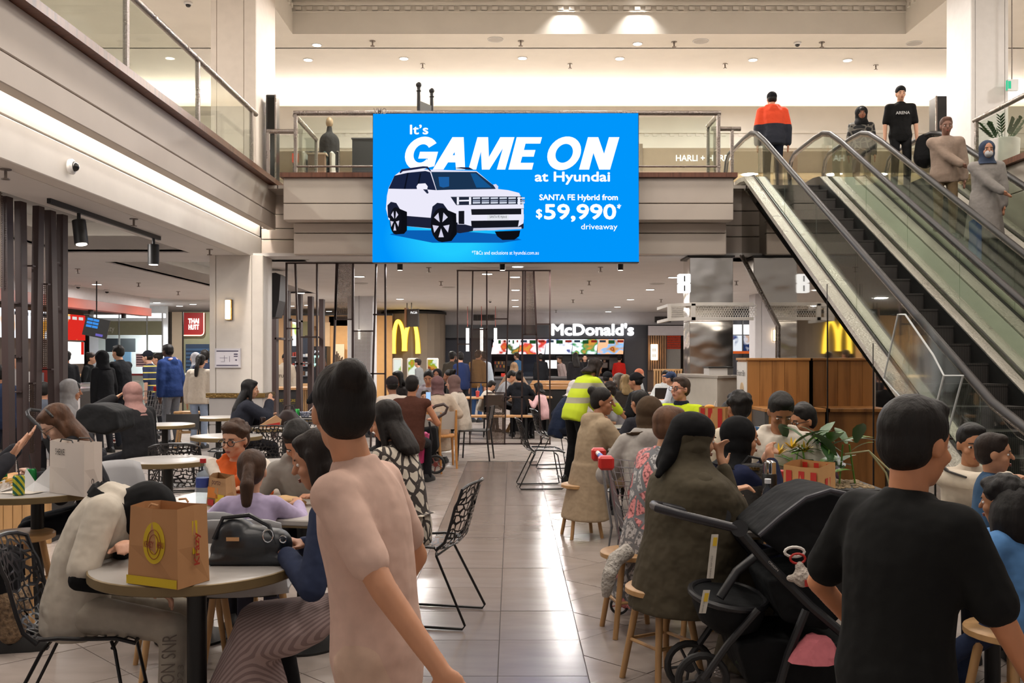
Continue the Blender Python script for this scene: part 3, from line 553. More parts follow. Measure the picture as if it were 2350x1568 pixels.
# ---------------------------------------------------------------- shops around the court
def pb(parent, name, m, x0, y0, x1, y1, d, dep=.05, ch=0):     # box whose front face covers a photo rectangle at distance d
    X0, X1, Z0, Z1 = WX(x0, d), WX(x1, d), WZ(y1, d), WZ(y0, d)
    b = MB(); (b.cbox(X0, X1, d, d+dep, Z0, Z1, ch) if ch else b.box(X0, X1, d, d+dep, Z0, Z1)); return b.build(name, m, parent)
def pt(parent, s, m, x0, y0, x1, y1, d, bold=0, shear=0): text('lettering', s, parent, m, W(x0, y1, d), (1, 0, 0), (0, 0, 1), (x1-x0)/F*d, (y1-y0)/F*d, shear, bold, .01)
CHAR = mat('35343a', .5, kind='plain'); GREYW = mat('c9c6c8', .6); BATT = mat('9c7350', .5, kind='wood', color2='7a5638'); CONC = mat('867a6c', .6, kind='plain', scale=3, bump=.1)
bwl = struct(MB().box(-22, 16, 38, 38.2, 0, CZ).build('wall_back', mat('55504e', .7)), 'dark back wall of the shops')
# burger counter
mc = thing('burger_counter', 'dark burger counter with white lit name sign and menu boards', 'counter')
pb(mc, 'bulkhead', GREYW, 880, 708, 1600, 746, 34, .1); pb(mc, 'fascia', mat('2b2c33', .35), 1020, 746, 1488, 776, 33.9, .12); pb(mc, 'side_pier', CHAR, 1433, 776, 1490, 960, 33.9, .4); pb(mc, 'side_pier', mat('2c2f3d', .5), 1020, 776, 1128, 960, 34.3, .3)
pb(mc, 'kitchen_wall', mat('343136', .5), 1120, 776, 1440, 960, 36.6, .05); pb(mc, 'blue_wall', mat('3c4c66', .5), 1180, 812, 1238, 905, 36.2, .05); pb(mc, 'ceiling_strip', mat('22232a', .4), 1120, 772, 1440, 779, 34.0, 2.4)
pb(mc, 'counter_front', mat('4c4b4f', .4), 1135, 868, 1470, 960, 32.3, .1); pb(mc, 'counter_top', mat('6a686a', .3), 1130, 865, 1475, 869, 32.2, .8)
pt(mc, "McDonald's", emit('ffffff', 3.0), 1265, 742, 1455, 771, 33.7, -.055)
mx = [1127, 1162, 1190, 1251, 1313, 1371, 1432]; cols = [('f4e9e6', 'c0392b'), ('f2ece9', '2c5d34'), ('f3e3e6', 'd23b3b'), ('eceef6', '2d4a8f'), ('e9f2f6', '2f8f4e'), ('f2b48a', '7fb7e6')]
for (a, b), (c1_, c2_) in zip(zip(mx, mx[1:]), cols):
    p = [W(a+6*(1-(a-1127)/306), 779, 33.55), W(b+6*(1-(b-1127)/306), 779, 33.55), W(b-2, 813, 33.9), W(a, 813, 33.9)]
    sc_ = MB().prism(p, (0, .04, 0)).build('menu_screen', mat(c1_, kind='print', color2=c2_, e=1.3, scale=4.5), mc)
    for k in range(3):
        x = a+3+(b-a)*k/3; MB().prism([W(x+2, 781, 33.5), W(x+(b-a)/3-4, 781, 33.5), W(x+(b-a)/3-4, 786+3*(k % 2), 33.55), W(x+2, 786+3*(k % 2), 33.55)], (0, .01, 0)).build('menu_heading', emit(['3b4b5c', '2c5d34', 'a33327'][k], .7), sc_)
for nm, c_, r in (('coffee_machine', '2a2625', (1275, 815, 1312, 850)), ('coffee_machine', '5c5450', (1398, 820, 1420, 850)), ('cup_shelf', '6b5d55', (1320, 818, 1400, 826)), ('cup_shelf', '7a6a60', (1322, 832, 1395, 845)), ('display_shelf', '4b3a33', (1133, 828, 1160, 866)), ('bread_shelf', '9c6a3c', (1134, 852, 1160, 864)), ('order_screen', '1b1c22', (1163, 826, 1190, 842))):
    o = pb(mc, nm, mat(c_, .4), *r, 34.8, .35, .02)
for i in range(8): pb(mc, 'cup', mat(['e8e2da', '8d6b52', 'd8c9b8'][i % 3], .5), 1322+i*9, 826, 1327+i*9, 832, 34.75, .1)
for i in range(6): pb(mc, 'food_box', mat(['c84b2c', 'b98a4c', 'd8a23c'][i % 3], .5), 1135+i*4, 830+(i % 2)*8, 1138+i*4, 836+(i % 2)*8, 34.7, .1)
pb(mc, 'lit_screen', emit('fbf3ee', 1.4), 1251, 827, 1278, 846, 34.5, .05); pb(mc, 'yellow_board', mat('f2c51a', .5), 1330, 837, 1366, 867, 33.2, .04); pb(mc, 'red_box', mat('d6331f', .4), 1150, 857, 1159, 866, 32.5, .2); pb(mc, 'red_box', mat('d6331f', .4), 1167, 858, 1178, 866, 32.5, .2)
for x, l in ((1073, 'left'), (1105, 'middle'), (1137, 'right')):
    t = thing('pendant_lamp', f'{l} one of three slim glowing tube pendants before the burger counter', 'lamp', W(x, 780, 30), group='tube pendants'); zt = CZ-t.location.z
    MB().cyl((0, 0, -.36), (0, 0, .36), .05, n=12).build('tube', emit('fff0e0', 5), t, True); MB().cyl((0, 0, .36), (0, 0, .42), .03, n=8).build('cap', BLACK, t); MB().cyl((0, 0, .42), (0, 0, zt), .008, n=6).build('cord', mat('a33a2c', .5), t)
for k, (x0, x1, y0, y1) in enumerate(((1086, 1135, 723, 736), (1503, 1540, 727, 740))):
    t = thing('air_vent', ['dark slotted air vent above the pendant lamps', 'dark slotted air vent above the timber battens'][k], 'vent'); pb(t, 'frame', mat('4a4543', .5), x0, y0, x1, y1, 33.95, .05)
    for i in range(5): pb(t, 'slat', mat('2a2625', .5), x0+1+i*(x1-x0-2)/5, y0+1, x0+i*(x1-x0-2)/5+(x1-x0)/6, y1-1, 33.93, .03)
# round wall with the yellow arches
dr = thing('curved_wall', 'round grey concrete clad wall carrying the yellow arches', 'wall'); dr['kind'] = 'structure'
cx_, cy_ = WX(950, 33), 33.0
for i in range(12):
    a0, a1 = R(180+i*15), R(195+i*15); MB().prism([(cx_+1.08*cos(a0+.003), cy_+1.08*sin(a0+.003), 0), (cx_+1.08*cos(a1), cy_+1.08*sin(a1), 0), (cx_+1.03*cos(a1), cy_+1.03*sin(a1), 0), (cx_+1.03*cos(a0), cy_+1.03*sin(a0), 0)], (0, 0, 3.02)).build('panel', CONC, dr)
MB().cyl((cx_, cy_, 3.02), (cx_, cy_, 3.1), 1.12, n=32).build('cap', BLACK, dr, True)
am = thing('arches_sign', 'yellow lit double arch sign on the round concrete wall', 'sign'); YE = emit('ffd54a', 3.2)
def arch(x0, xc, x1, yt, y0, y1, d):
    L_ = []
    for i in range(13):
        t_ = i/12; x = x0+(xc-x0)*(1-(1-t_)**1.9)**1.0 if 0 else x0+(xc-x0)*(1-cos(t_*PI/2)); y = y0+(yt-y0)*sin(t_*PI/2); L_.append(W(x, y, d))
    for i in range(1, 13):
        t_ = i/12; x = x1+(xc-x1)*(1-cos((1-t_)*PI/2)); y = y1+(yt-y1)*sin((1-t_)*PI/2); L_.append(W(x, y, d))
    return L_
for pts in (arch(902, 913, 928, 737, 812, 806, 31.75), arch(928, 946, 959, 737, 806, 812, 31.75)):
    MB().tube(pts, .075, 8, rs=[.085-.03*sin(PI*i/24) for i in range(25)]).build('arch', YE, am, True); MB().tube([p+V((0, .07, 0)) for p in pts], .09, 8, rs=[.1-.03*sin(PI*i/24) for i in range(25)]).build('arch_edge', mat('e0a81c', .4, kind='emit', e=1.2), am, True)
for k, (x0, x1) in enumerate(((903, 923), (936, 960), (981, 1006))):
    t = thing('order_kiosk', ['left', 'middle', 'right'][k]+' of three white self order kiosks below the arches', 'kiosk', group='self order kiosks'); d = 29.5
    pb(t, 'body', mat('d6cfc4', .4), x0-2, 822, x1, 886, d, .15, .03); pb(t, 'base', mat('8d867d', .4), x0+3, 886, x1-5, 935, d+.03, .1); pb(t, 'screen', mat('e8eee4', kind='print', color2='8fae2c', e=1.0, scale=6), x0+1, 826, x1-3, 860, d-.01, .02); pb(t, 'card_reader', BLACK, x0+6, 866, x0+13, 876, d-.02, .03)
t = thing('hanging_sign', 'angled dark box sign hanging above the arches', 'sign', W(943, 730, 28), rz=-35)
MB().cbox(-.14, .3, -.03, .03, -.26, .26, .01).build('box', mat('4a4440', .4), t); MB().box(-.2, -.14, -.06, .06, -.28, .3).build('end_panel', mat('a37550', .5), t)
for x in (-.15, .02): MB().cyl((x, 0, .26), (x, 0, CZ-WZ(730, 28)), .012, n=6).build('rod', BLACK, t)
text('lettering', 'McCafe', t, emit('ffffff', 1.5), (.02, -.033, .12), (1, 0, 0), (0, 0, 1), .25, .07)
# timber batten shopfront with lantern sign and red screen
t = thing('batten_shopfront', 'shopfront of vertical timber battens with lit lantern sign', 'shopfront')
pb(t, 'white_fascia', mat('cfcace', .5), 1488, 748, 1620, 770, 33.6, .1); pb(t, 'backing', mat('5c4636', .6), 1486, 768, 1530, 960, 33.8, .05)
for i in range(8): pb(t, 'batten', BATT, 1488+i*5.3, 768, 1491+i*5.3, 850, 33.7, .06)
pb(t, 'lantern', emit('ffe0b4', 3.2), 1494, 790, 1510, 827, 33.5, .12, .02)
for i in range(2):
    for k in range(3): pb(t, 'symbol', mat('4a3220', .6), 1498+k*3, 800+i*13, 1499+k*3, 807+i*13, 33.49, .01)
pb(t, 'red_backing', emit('b8361a', .5), 1530, 768, 1562, 801, 33.9, .03)
for i in range(6): pb(t, 'screen_bar', mat('7c2a18', .5), 1530, 769+i*5.4, 1562, 771+i*5.4, 33.8, .04)
for i in range(7): pb(t, 'screen_bar', mat('7c2a18', .5), 1531+i*4.5, 768, 1532+i*4.5, 800, 33.79, .03)
pb(t, 'stone_pier', mat('8f8a84', .7, kind='plain', scale=20, bump=.3), 1528, 801, 1562, 850, 33.9, .1)
t = thing('batten_bench', 'light timber bench back of vertical slats behind the diners', 'bench'); pb(t, 'frame', OAK, 1500, 847, 1566, 851, 24.1, .08); pb(t, 'backing', mat('6b4a2c', .6), 1500, 851, 1566, 962, 24.2, .04)
for i in range(11): pb(t, 'slat', OAK, 1501+i*6, 851, 1504.5+i*6, 962, 24.1, .05)
# shop seen beyond the steel column
t = thing('noodle_shop', 'bright shopfront with framed menu screens beyond the steel column', 'shopfront')
pb(t, 'white_fascia', emit('fdfcfa', 1.2), 1680, 745, 1730, 768, 30.5, .1); pb(t, 'menu_board', mat('e9edf3', kind='print', color2='2e4c86', e=1.0, scale=5), 1682, 770, 1704, 806, 30.4, .05); pb(t, 'picture_board', mat('24345e', kind='print', color2='d8d8e2', e=.9, scale=5), 1706, 770, 1729, 806, 30.4, .05)
pb(t, 'wall', mat('3a3a40', .6), 1676, 690, 1735, 900, 31, .05)
for x in (1676, 1704, 1733): pb(t, 'black_post', BLACK, x, 686, x+2, 900, 30.3, .08)
pb(t, 'black_beam', BLACK, 1676, 686, 1735, 690, 30.3, .08)
for i in range(10): pb(t, 'roof_tile', emit('d8622c', .8), 1681+i*4.9, 806, 1684.5+i*4.9, 812, 30.2, .2)
cg = column('column', 'plain grey column with a small warm wall light', WX(1733, 24), WX(1800, 24), 24, 24.6, 0, CZ, mat('c2bfc0', .5), [WX(1748, 24)])
t = thing('wall_light', 'small glowing lamp on the plain grey column', 'lamp', W(1777, 770, 24)); MB().cbox(-.03, .03, -.08, 0, -.14, .14, .01).build('diffuser', emit('ffdcae', 6), t); MB().box(-.04, .04, 0, .01, -.15, .15).build('backplate', BRASS, t)
# cafe left of the arches
t = thing('cafe_shopfront', 'warm beige cafe interior with panelled bulkhead', 'shopfront'); TAN = mat('c79f72', .6, kind='plain', scale=2)
pb(t, 'ceiling_edge', BLACK, 668, 720, 900, 724, 27.8, .2); pb(t, 'bulkhead', mat('b59470', .6), 690, 726, 800, 748, 31, .05); pb(t, 'wall', TAN, 600, 724, 770, 960, 31.5, .05); pb(t, 'warm_wall', mat('d8a669', .6), 755, 724, 900, 960, 31.0, .05)
pb(t, 'green_panel', mat('77704d', .7), 690, 738, 718, 772, 30.9, .05); pb(t, 'light_panel', mat('cdab83', .6), 728, 740, 757, 797, 30.9, .04)
pb(t, 'art_panel', mat('e6cba6', .6), 765, 790, 790, 862, 30.7, .04); pb(t, 'art_uplight', emit('ffcf8f', 6), 766, 862, 788, 865, 30.4, .1)
rng = random.Random(3)
for i in range(9):
    x = 770+i*2; MB().tube([W(x, 860, 30.6), W(x+rng.uniform(-2, 2), 840, 30.6), W(x+rng.uniform(-4, 4), 815+rng.uniform(-10, 14), 30.6)], .02, 5).build('branch', mat('4b3a2c', .7), t)
for (x0, y0, x1, y1) in ((603, 736, 622, 795), (603, 797, 622, 875), (671, 735, 690, 794)):
    pb(t, 'lit_menu', mat('f8fbf8', kind='print', color2='b6d66a', e=1.6, scale=3), x0, y0, x1, y1, 24 if x0 < 650 else 26, .05)
pb(t, 'dark_shelf_unit', mat('1d2430', .5), 668, 772, 710, 880, 29.5, .3)
for k in range(3):
    pb(t, 'shelf_board', mat('8a8f98', .4), 669, 818+k*22, 705, 820+k*22, 29.3, .2)
    for i in range(6): pb(t, 'jar', mat(['d8d4cc', '6b4a35', 'b9c3cc', 'a33a2c'][rng.randrange(4)], .4), 671+i*6, 818+k*22-rng.randint(5, 11), 675+i*6, 818+k*22, 29.3, .1)
fr = thing('drinks_fridge', 'tall black drinks fridge with lit glass door and cola logo', 'fridge')
pb(fr, 'body', BLACK, 708, 795, 750, 935, 28.6, .6); pb(fr, 'header', mat('1a1c22', .3), 709, 797, 748, 813, 28.55, .05); pb(fr, 'lit_door', emit('bfe6dc', 1.4), 717, 816, 744, 905, 28.55, .04); pt(fr, 'pepsi', emit('f4f4fa', 1.2), 722, 803, 736, 811, 28.5, .02)
MB().ell(W(717, 807, 28.5), (.035, .01, .035)).build('round_logo', emit('c8324a', 1), fr)
for k in range(4):
    pb(fr, 'shelf', mat('3c4248', .4), 717, 833+k*18, 744, 834+k*18, 28.5, .04)
    for i in range(6): pb(fr, 'bottle', mat(['2c7a4a', '2b4d8f', 'd8c23a', 'a83226', '1f3a2c'][rng.randrange(5)], .3), 718+i*4.3, 821+k*18, 721+i*4.3, 833+k*18, 28.5, .03)
ct = thing('cafe_counter', 'dark cafe counter with an oak slatted end panel', 'counter')
pb(ct, 'top', OAKX, 600, 890, 726, 895, 21.4, .9); pb(ct, 'front', mat('2a2b2e', .45), 604, 895, 696, 985, 21.5, .7); pt(ct, 'BOTTLES & CANS', mat('cdb23c', .5), 642, 916, 678, 923, 21.48, .01); pt(ct, 'COFFEE CUPS ONLY', mat('8d7f3c', .5), 648, 925, 678, 928, 21.48)
for i in range(7): pb(ct, 'slat', OAK, 696+i*4.3, 895, 699+i*4.3, 985, 21.45, .7)
for k in range(3): MB().tube([W(684+4*cos(R(90+120*k)), 920-4*sin(R(90+120*k)), 21.47), W(684+4*cos(R(170+120*k)), 920-4*sin(R(170+120*k)), 21.47)], .012, 5).build('recycling_arrow', mat('d8d4c8', .5), ct)
cw = column('column', 'slim white column behind the left metal screen', WX(797, 25), WX(856, 25), 25, 25.7, 0, CZ, mat('d5d6da', .45), [WX(813, 25)])
t = thing('wall_light', 'small glowing tube lamp hanging in front of the slim white column', 'lamp', W(824, 768, 24.8)); MB().cyl((0, 0, -.12), (0, 0, .12), .03, n=10).build('tube', emit('ffeccc', 6), t, True); MB().cyl((0, 0, .12), (0, 0, CZ-t.location.z), .006, n=5).build('cord', BLACK, t)
t = thing('loudspeaker_tower', 'tall black boxed display hanging beside the white column', 'display'); MB().prism([W(603, 628, 17.2), W(633, 626, 17.2), W(644, 632, 17.2), W(640, 690, 17.2), W(632, 728, 17.2), W(603, 731, 17.2)], (0, .5, 0)).build('case', mat('17171c', .4), t)
pb(t, 'front_panel', mat('2d2942', .4), 604, 630, 615, 722, 17.15, .04); MB().cyl(W(620, 627, 17.4), (W(620, 627, 17.4).x, 17.4, CZ), .03).build('hanger', BLACK, t)
# chicken shop with red edged bulkhead along the left
kf = thing('chicken_shop', 'chicken shop with white bulkhead, red edge and lit menus', 'shopfront')
def kb(name, m, x, y0, y1, z0, z1, dep=.05): return MB().box(x-dep, x, y0, y1, z0, z1).build(name, m, kf)
kb('bulkhead', mat('d8d3d4', .5), -9.75, 10, 25.8, 2.86, CZ-.002, .2); kb('red_edge', mat('a5432c', .4), -9.7, 10, 25.8, 2.66, 2.87, .3); MB().box(-11.6, -9.8, 25.6, 25.8, 2.7, CZ-.002).build('bulkhead_end', mat('d8d3d4', .5), kf); MB().box(-11.6, -9.8, 10, 25.7, 2.72, 2.76).build('dark_soffit', mat('3b2f2a', .7), kf)
kb('back_wall', mat('4a3a30', .6), -10.9, 10, 24.4, 0, 2.7)
for i in range(6):
    y0 = 16.65+1.16*i; red = i == 5
    o = kb('menu_screen', mat('cf2a22' if red else 'eef0f6', kind='print', color2='e8a33c' if not red else 'f0c070', e=1.15, scale=3.2), -10.5, y0+.02, y0+1.14, 1.97, 2.58)
    for k in range(3): MB().box(-10.498, -10.49, y0+.1+k*.34, y0+.32+k*.34, 2.46, 2.53).build('menu_heading', emit('f6f2ee' if red else '2e3238', .8), o)
kb('lit_poster', emit('fffaf6', 2.2), -10.6, 22.7, 23.75, 1.4, 1.93); kb('red_bar', emit('d8281e', 1), -10.59, 22.72, 22.86, 1.62, 1.93, .02); kb('red_bar', emit('d8281e', 1), -10.59, 23.58, 23.72, 1.62, 1.93, .02)
kb('back_bench', mat('9a9793', .3, .6), -10.2, 14, 24, .0, .95, .6)
for i in range(9): kb('packing_box', mat(['b58e62', '8f8a86', '4a4a50', 'a33a30'][i % 4], .6), -10.35, 15+i*.95, 15.5+i*.95, .95, 1.1+.3*(i*7 % 5)/5, .4)
kc = thing('chicken_counter', 'steel topped counter with a red and white christmas banner', 'counter', (0, 0, 0))
MB().box(-9.0, -8.35, 16.2, 21.5, .98, 1.03).build('top', mat('b5b8bd', .25, .8), kc); MB().box(-8.95, -8.4, 16.25, 21.5, 0, .98).build('front', mat('2c2a2c', .5), kc)
bn = MB().box(-8.95, -7.3, 16.1, 16.2, .45, .98).build('banner', mat('ece4e2', .5), kc); MB().box(-9, -7.25, 16.15, 17.2, .98, 1.03).build('top', mat('b5b8bd', .25, .8), kc)
text('lettering', 'MERRY', kc, mat('b3232b', .5), (-7.95, 16.09, .76), (1, 0, 0), (0, 0, 1), .62, .17, 0, .03); text('lettering', 'CHRISTMAS', kc, mat('b3232b', .5), (-7.93, 16.09, .54), (1, 0, 0), (0, 0, 1), .62, .17, 0, .03)
for i in range(16): MB().prism([(-8.9+i*.1, 16.09, .92), (-8.86+i*.1, 16.09, .92), (-8.83+i*.1, 16.09, .97), (-8.87+i*.1, 16.09, .97)], (0, -.004, 0)).build('stripe', mat('b3232b', .5), kc)
MB().tube([(-8.45+.2*cos(2*PI*i/20), 16.085, .7+.2*sin(2*PI*i/20)) for i in range(20)], .012, 5, True).build('stamp_ring', mat('b3232b', .5), kc)
t = thing('order_screen', 'tilted black ticket screen with blue order numbers hung over the counter', 'screen', W(221, 752, 20), rz=12)
TM = Matrix.Rotation(R(12), 4, 'Y')
def tbox(*a): b = MB(); b.M = TM; return b.box(*a)
tbox(-.24, .24, -.02, .04, -.2, .2).build('case', BLACK, t)
for i in range(2):
    for j in range(3): tbox(-.2+i*.12, -.09+i*.12, -.03, -.02, .12-j*.07, .17-j*.07).build('order_tile', emit('3f8fe6', 1), t)
tbox(.02, .16, -.03, -.02, -.17, -.12).build('order_tile', emit('7a6fd0', .8), t); MB().cyl((0, .03, .2), (0, .03, CZ-t.location.z), .015, n=6).build('hanger', BLACK, t)
for k, (x, y) in enumerate(((208, 714), (284, 724))):
    t = thing('ceiling_spotlight', 'small black spotlight on the '+('red edge left of' if not k else 'red edge near')+' the glass shopfront', 'spotlight', W(x, y, 24.3 if k else 22.4)); MB().cyl((0, 0, -.07), (0, 0, .1), .06, n=12).build('body', BLACK, t, True); MB().cyl((0, 0, .09), (0, 0, .13), .02, n=6).build('stem', BLACK, t)
# glass beauty shop, beige pier, red sign
t = thing('beauty_shop', 'bright glass fronted shop with sage green sign band', 'shopfront'); d = 27.5
pb(t, 'white_room', mat('e9edf0', .6), 205, 700, 385, 1000, d+2.4, .05); pb(t, 'lit_ceiling', emit('f4fbff', 2.0), 215, 719, 372, 729, d+.8, .3); pb(t, 'green_band', mat('97987f', .5), 225, 737, 371, 769, d, .06); pt(t, 'beauty', mat('d8dad0', .5), 225, 748, 263, 765, d-.02, .01)
lamp((WX(300, d), d+1.2, 2.6), 90, .8, COOL, name='shop_lamp')
pb(t, 'wall_screen', mat('2f3238', .3), 242, 777, 271, 808, d+1.6, .05); pb(t, 'wall_screen', mat('45484c', .3), 273, 777, 310, 808, d+1.6, .05); pb(t, 'white_counter', mat('e6eaee', .4), 196, 860, 330, 960, d+.9, .1); pb(t, 'red_line', mat('b3282c', .5), 196, 858, 345, 862, d+.85, .1)
pb(t, 'notice', mat('d8b4b8', .6), 312, 812, 336, 842, d-.03, .02); pb(t, 'dark_poster', mat('3f4a44', .5), 336, 809, 371, 830, d-.03, .02); pb(t, 'door', mat('6d8fae', .5), 262, 808, 300, 900, d+1.5, .05)
for i in range(5): pb(t, 'notice_line', mat('4a3236', .6), 313, 814+i*5.5, 335, 816+i*5.5, d-.04, .01)
pt(t, 'NAKED TAN', mat('8fa08f', .6), 340, 812, 367, 816, d-.05)
pb(t, 'glass', GLASS, 226, 769, 371, 960, d-.01, .01)
for x in (272, 336, 371): pb(t, 'mullion', mat('c7ccd0', .3, .5), x, 719, x+2, 960, d-.02, .06)
t = thing('shop_pier', 'beige stone pier between the glass shop and red sign', 'pier'); pb(t, 'pier', mat('b9aa94', .6, kind='plain', scale=3), 390, 716, 418, 947, 27, .5)
for x in (386, 391, 418): pb(t, 'black_strip', BLACK, x, 716, x+2, 947, 26.95, .1)
t = thing('thai_shop', 'sage green takeaway front with dark blue window', 'shopfront'); pb(t, 'green_wall', mat('7f8168', .6), 422, 716, 500, 955, 26.72, .1); pb(t, 'window', mat('2a3c52', .25), 426, 790, 480, 858, 26.7, .05); pb(t, 'sill', mat('c9cbc4', .5), 424, 856, 482, 861, 26.6, .2)
for i in range(6): pb(t, 'shutter_slat', mat('34506e', .3), 427, 800+i*9, 480, 805+i*9, 26.68, .04)
t = thing('takeaway_sign', 'dark red rounded sign with glowing white letters and edge', 'sign'); d = 26.6
cnr = [(422, 718), (468, 718)]+[(468-8+8*cos(R(a)), 762+8*sin(R(a))) for a in (0, 22, 45, 67, 90)]+[(422, 770)]
MB().prism([W(x, y, d) for x, y in cnr], (0, .12, 0)).build('board', mat('8e1c1f', .4), t); MB().tube([W(x, y, d-.01) for x, y in cnr[1:]], .014, 6).build('glowing_edge', emit('ffd2b0', 3.5), t)
pt(t, 'THAI', emit('fff3e6', 2.6), 432, 731, 457, 743, d-.02, -.04); pt(t, 'HUTT', emit('fff3e6', 2.6), 433, 745, 457, 757, d-.02, -.04)
# ---------------------------------------------------------------- ceiling fixtures
DLr = mat('d8d6d4', .5); dl_ring = MB().cyl((0, 0, -.012), (0, 0, 0), .12, n=20).mesh('trim_ring', DLr); dl_lens = MB().cyl((0, 0, -.016), (0, 0, -.012), .095, n=20).mesh('lens', emit('fff6ec', 9))
def at_ceiling(px, py, z): d = (z-EYE)*F/(HY-py); return V((WX(px, d), d, z))
def downlight(loc, label, grp, s=1.): t = thing('ceiling_downlight', label, 'downlight', loc, group=grp); t.scale = (s, s, s); link('trim_ring', dl_ring, t); link('lens', dl_lens, t); return t
for x, y in ((825, 634), (690, 672), (1188, 611), (1182, 635), (1183, 665), (1182, 688), (1183, 703), (1118, 628), (1545, 636), (1492, 664), (1447, 687), (1417, 704), (918, 686), (668, 702), (755, 714), (706, 700), (222, 652), (125, 634), (360, 694), (412, 702), (1396, 715), (443, 698)): downlight(at_ceiling(x, y, CZ), 'small round lit downlight in the low white food court ceiling', 'downlights in the low ceiling')
for o_, x, y in (('first', 707, 137), ('second', 927, 134), ('third', 1199, 133), ('fourth', 1422, 134), ('fifth', 1728, 137), ('last', 1945, 138)): downlight(at_ceiling(x, y, 8.6), o_+' round downlight from the left in the bright high ceiling bay', 'downlights in the high bay')
for o_, x, y in (('above the left bridge end', 727, 103), ('above the right screen edge', 1463, 100)): downlight(at_ceiling(x, y, 8.0), 'round lit downlight in the high soffit '+o_, 'downlights in the soffit band', .9)
for o_, x in (('left', 1.08), ('right', 2.52)): downlight(V((x, 18.86, 8.75)), o_+' one of two spotlights washing the coffer beam', 'coffer spotlights', .8)
spk = MB().cyl((0, 0, -.01), (0, 0, 0), .15, n=20).mesh('grille', mat('a9a49e', .6)); spr = MB().cyl((0, 0, -.006), (0, 0, 0), .03, n=10).mesh('rose', STEEL)
for x, y, z, l in ((1137, 90, 8.0, 'round grey ceiling speaker near the soffit middle'), (1608, 94, 8.0, 'round grey ceiling speaker in the soffit right of middle'), (2098, 99, 8.0, 'round white ceiling speaker by the tall right column'), (1030, 659, CZ, 'flat round ceiling air diffuser above the arches'), (828, 650, CZ, 'flat round ceiling speaker beside the left metal screen'), (1508, 651, CZ, 'flat round ceiling speaker left of the steel column')):
    t = thing('ceiling_speaker', l, 'speaker', at_ceiling(x, y, z)); link('grille', spk, t); MB().tube([(.155*cos(2*PI*i/20), .155*sin(2*PI*i/20), -.005) for i in range(20)], .01, 5, True).build('rim', DLr, t)
sk = MB().cyl((0, 0, -.05), (0, 0, 0), .008, n=6).mesh('pipe', STEEL); sd = MB().cyl((0, 0, -.056), (0, 0, -.05), .022, n=10).mesh('deflector', STEEL)
for x, y, z in ((855, 94, 8), (1195, 94, 8), (1547, 96, 8), (1886, 97, 8), (970, 147, 8.6), (1308, 147, 8.6), (1664, 147, 8.6), (620, 148, 8.6), (2010, 150, 8.6), (307, 502, CZ), (481, 572, CZ), (178, 617, CZ), (318, 649, CZ), (409, 669, CZ), (13, 388, CZ), (1012, 646, CZ), (984, 614, CZ), (1378, 613, CZ), (1352, 645, CZ), (1335, 666, CZ), (1315, 688, CZ), (1690, 645, CZ), (1276, 712, CZ), (1517, 687, CZ)):
    t = thing('sprinkler', 'small metal fire sprinkler hanging from the ceiling', 'sprinkler', at_ceiling(x, y, z), group='ceiling sprinklers'); s_ = 1.6 if z < 4 else 2.; t.scale = (s_,)*3; link('rose', spr, t); link('pipe', sk, t); link('deflector', sd, t)
def dome(loc, label, rot=(0, 0, 0), s=1.):
    t = thing('security_camera', label, 'camera', loc); t.rotation_euler = rot; t.scale = (s,)*3
    MB().lathe([(.075, 0), (.08, -.03), (.06, -.05)], n=18).build('housing', mat('e2e0de', .4), t, True); MB().ell((0, 0, -.05), (.05, .05, .045)).build('dome', mat('1b1b1d', .1), t, True)
dome(at_ceiling(1830, 97, 8.0), 'white dome camera on the high soffit'); dome((-4.06, F*4.06/(CX-160), WZ(383, F*4.06/(CX-160))), 'white dome camera on the left gallery edge', (0, R(-90), 0), .9); dome(at_ceiling(432, 5, 8.0), 'white dome camera above the left glass balustrade'); dome((-9.55, 21.1, CZ), 'small dome camera on the chicken shop bulkhead', s=.9); dome((-9.55, 22.6, CZ), 'second small dome camera beside the chicken shop bulkhead', s=.9); dome(at_ceiling(1125, 689, CZ), 'small white detector dome inside the ceiling near the metal screen', s=.8)
# black light track with two cylinder spots
d0, d1 = at_ceiling(112, 455, CZ), at_ceiling(366, 543, CZ)
t = thing('track_light', 'black ceiling light track with two cylinder spots', 'track light', d0); dv = d1-d0
MB().loft([[V((-.02, 0, -.05)), V((.02, 0, -.05)), V((.02, 0, 0)), V((-.02, 0, 0))], [dv+V((-.02, 0, -.05)), dv+V((.02, 0, -.05)), dv+V((.02, 0, 0)), dv+V((-.02, 0, 0))]]).build('track', BLACK, t)
for f_, dr_ in ((.22, V((.15, -.1, -.9))), (.93, V((0, 0, -1)))):
    p = dv*f_+V((0, 0, -.05)); dr_.normalize(); h = MB().cyl(p+V((0, 0, -.08)), p+V((0, 0, -.08))+dr_*.26, .07, n=16).build('spot_head', BLACK, t, True); MB().cyl(p, p+V((0, 0, -.1)), .02, n=8).build('stem', BLACK, h); e_ = p+V((0, 0, -.08))+dr_*.26; MB().cyl(e_, e_+dr_*.006, .055, n=16).build('lens', emit('fff3e2', 8), h)
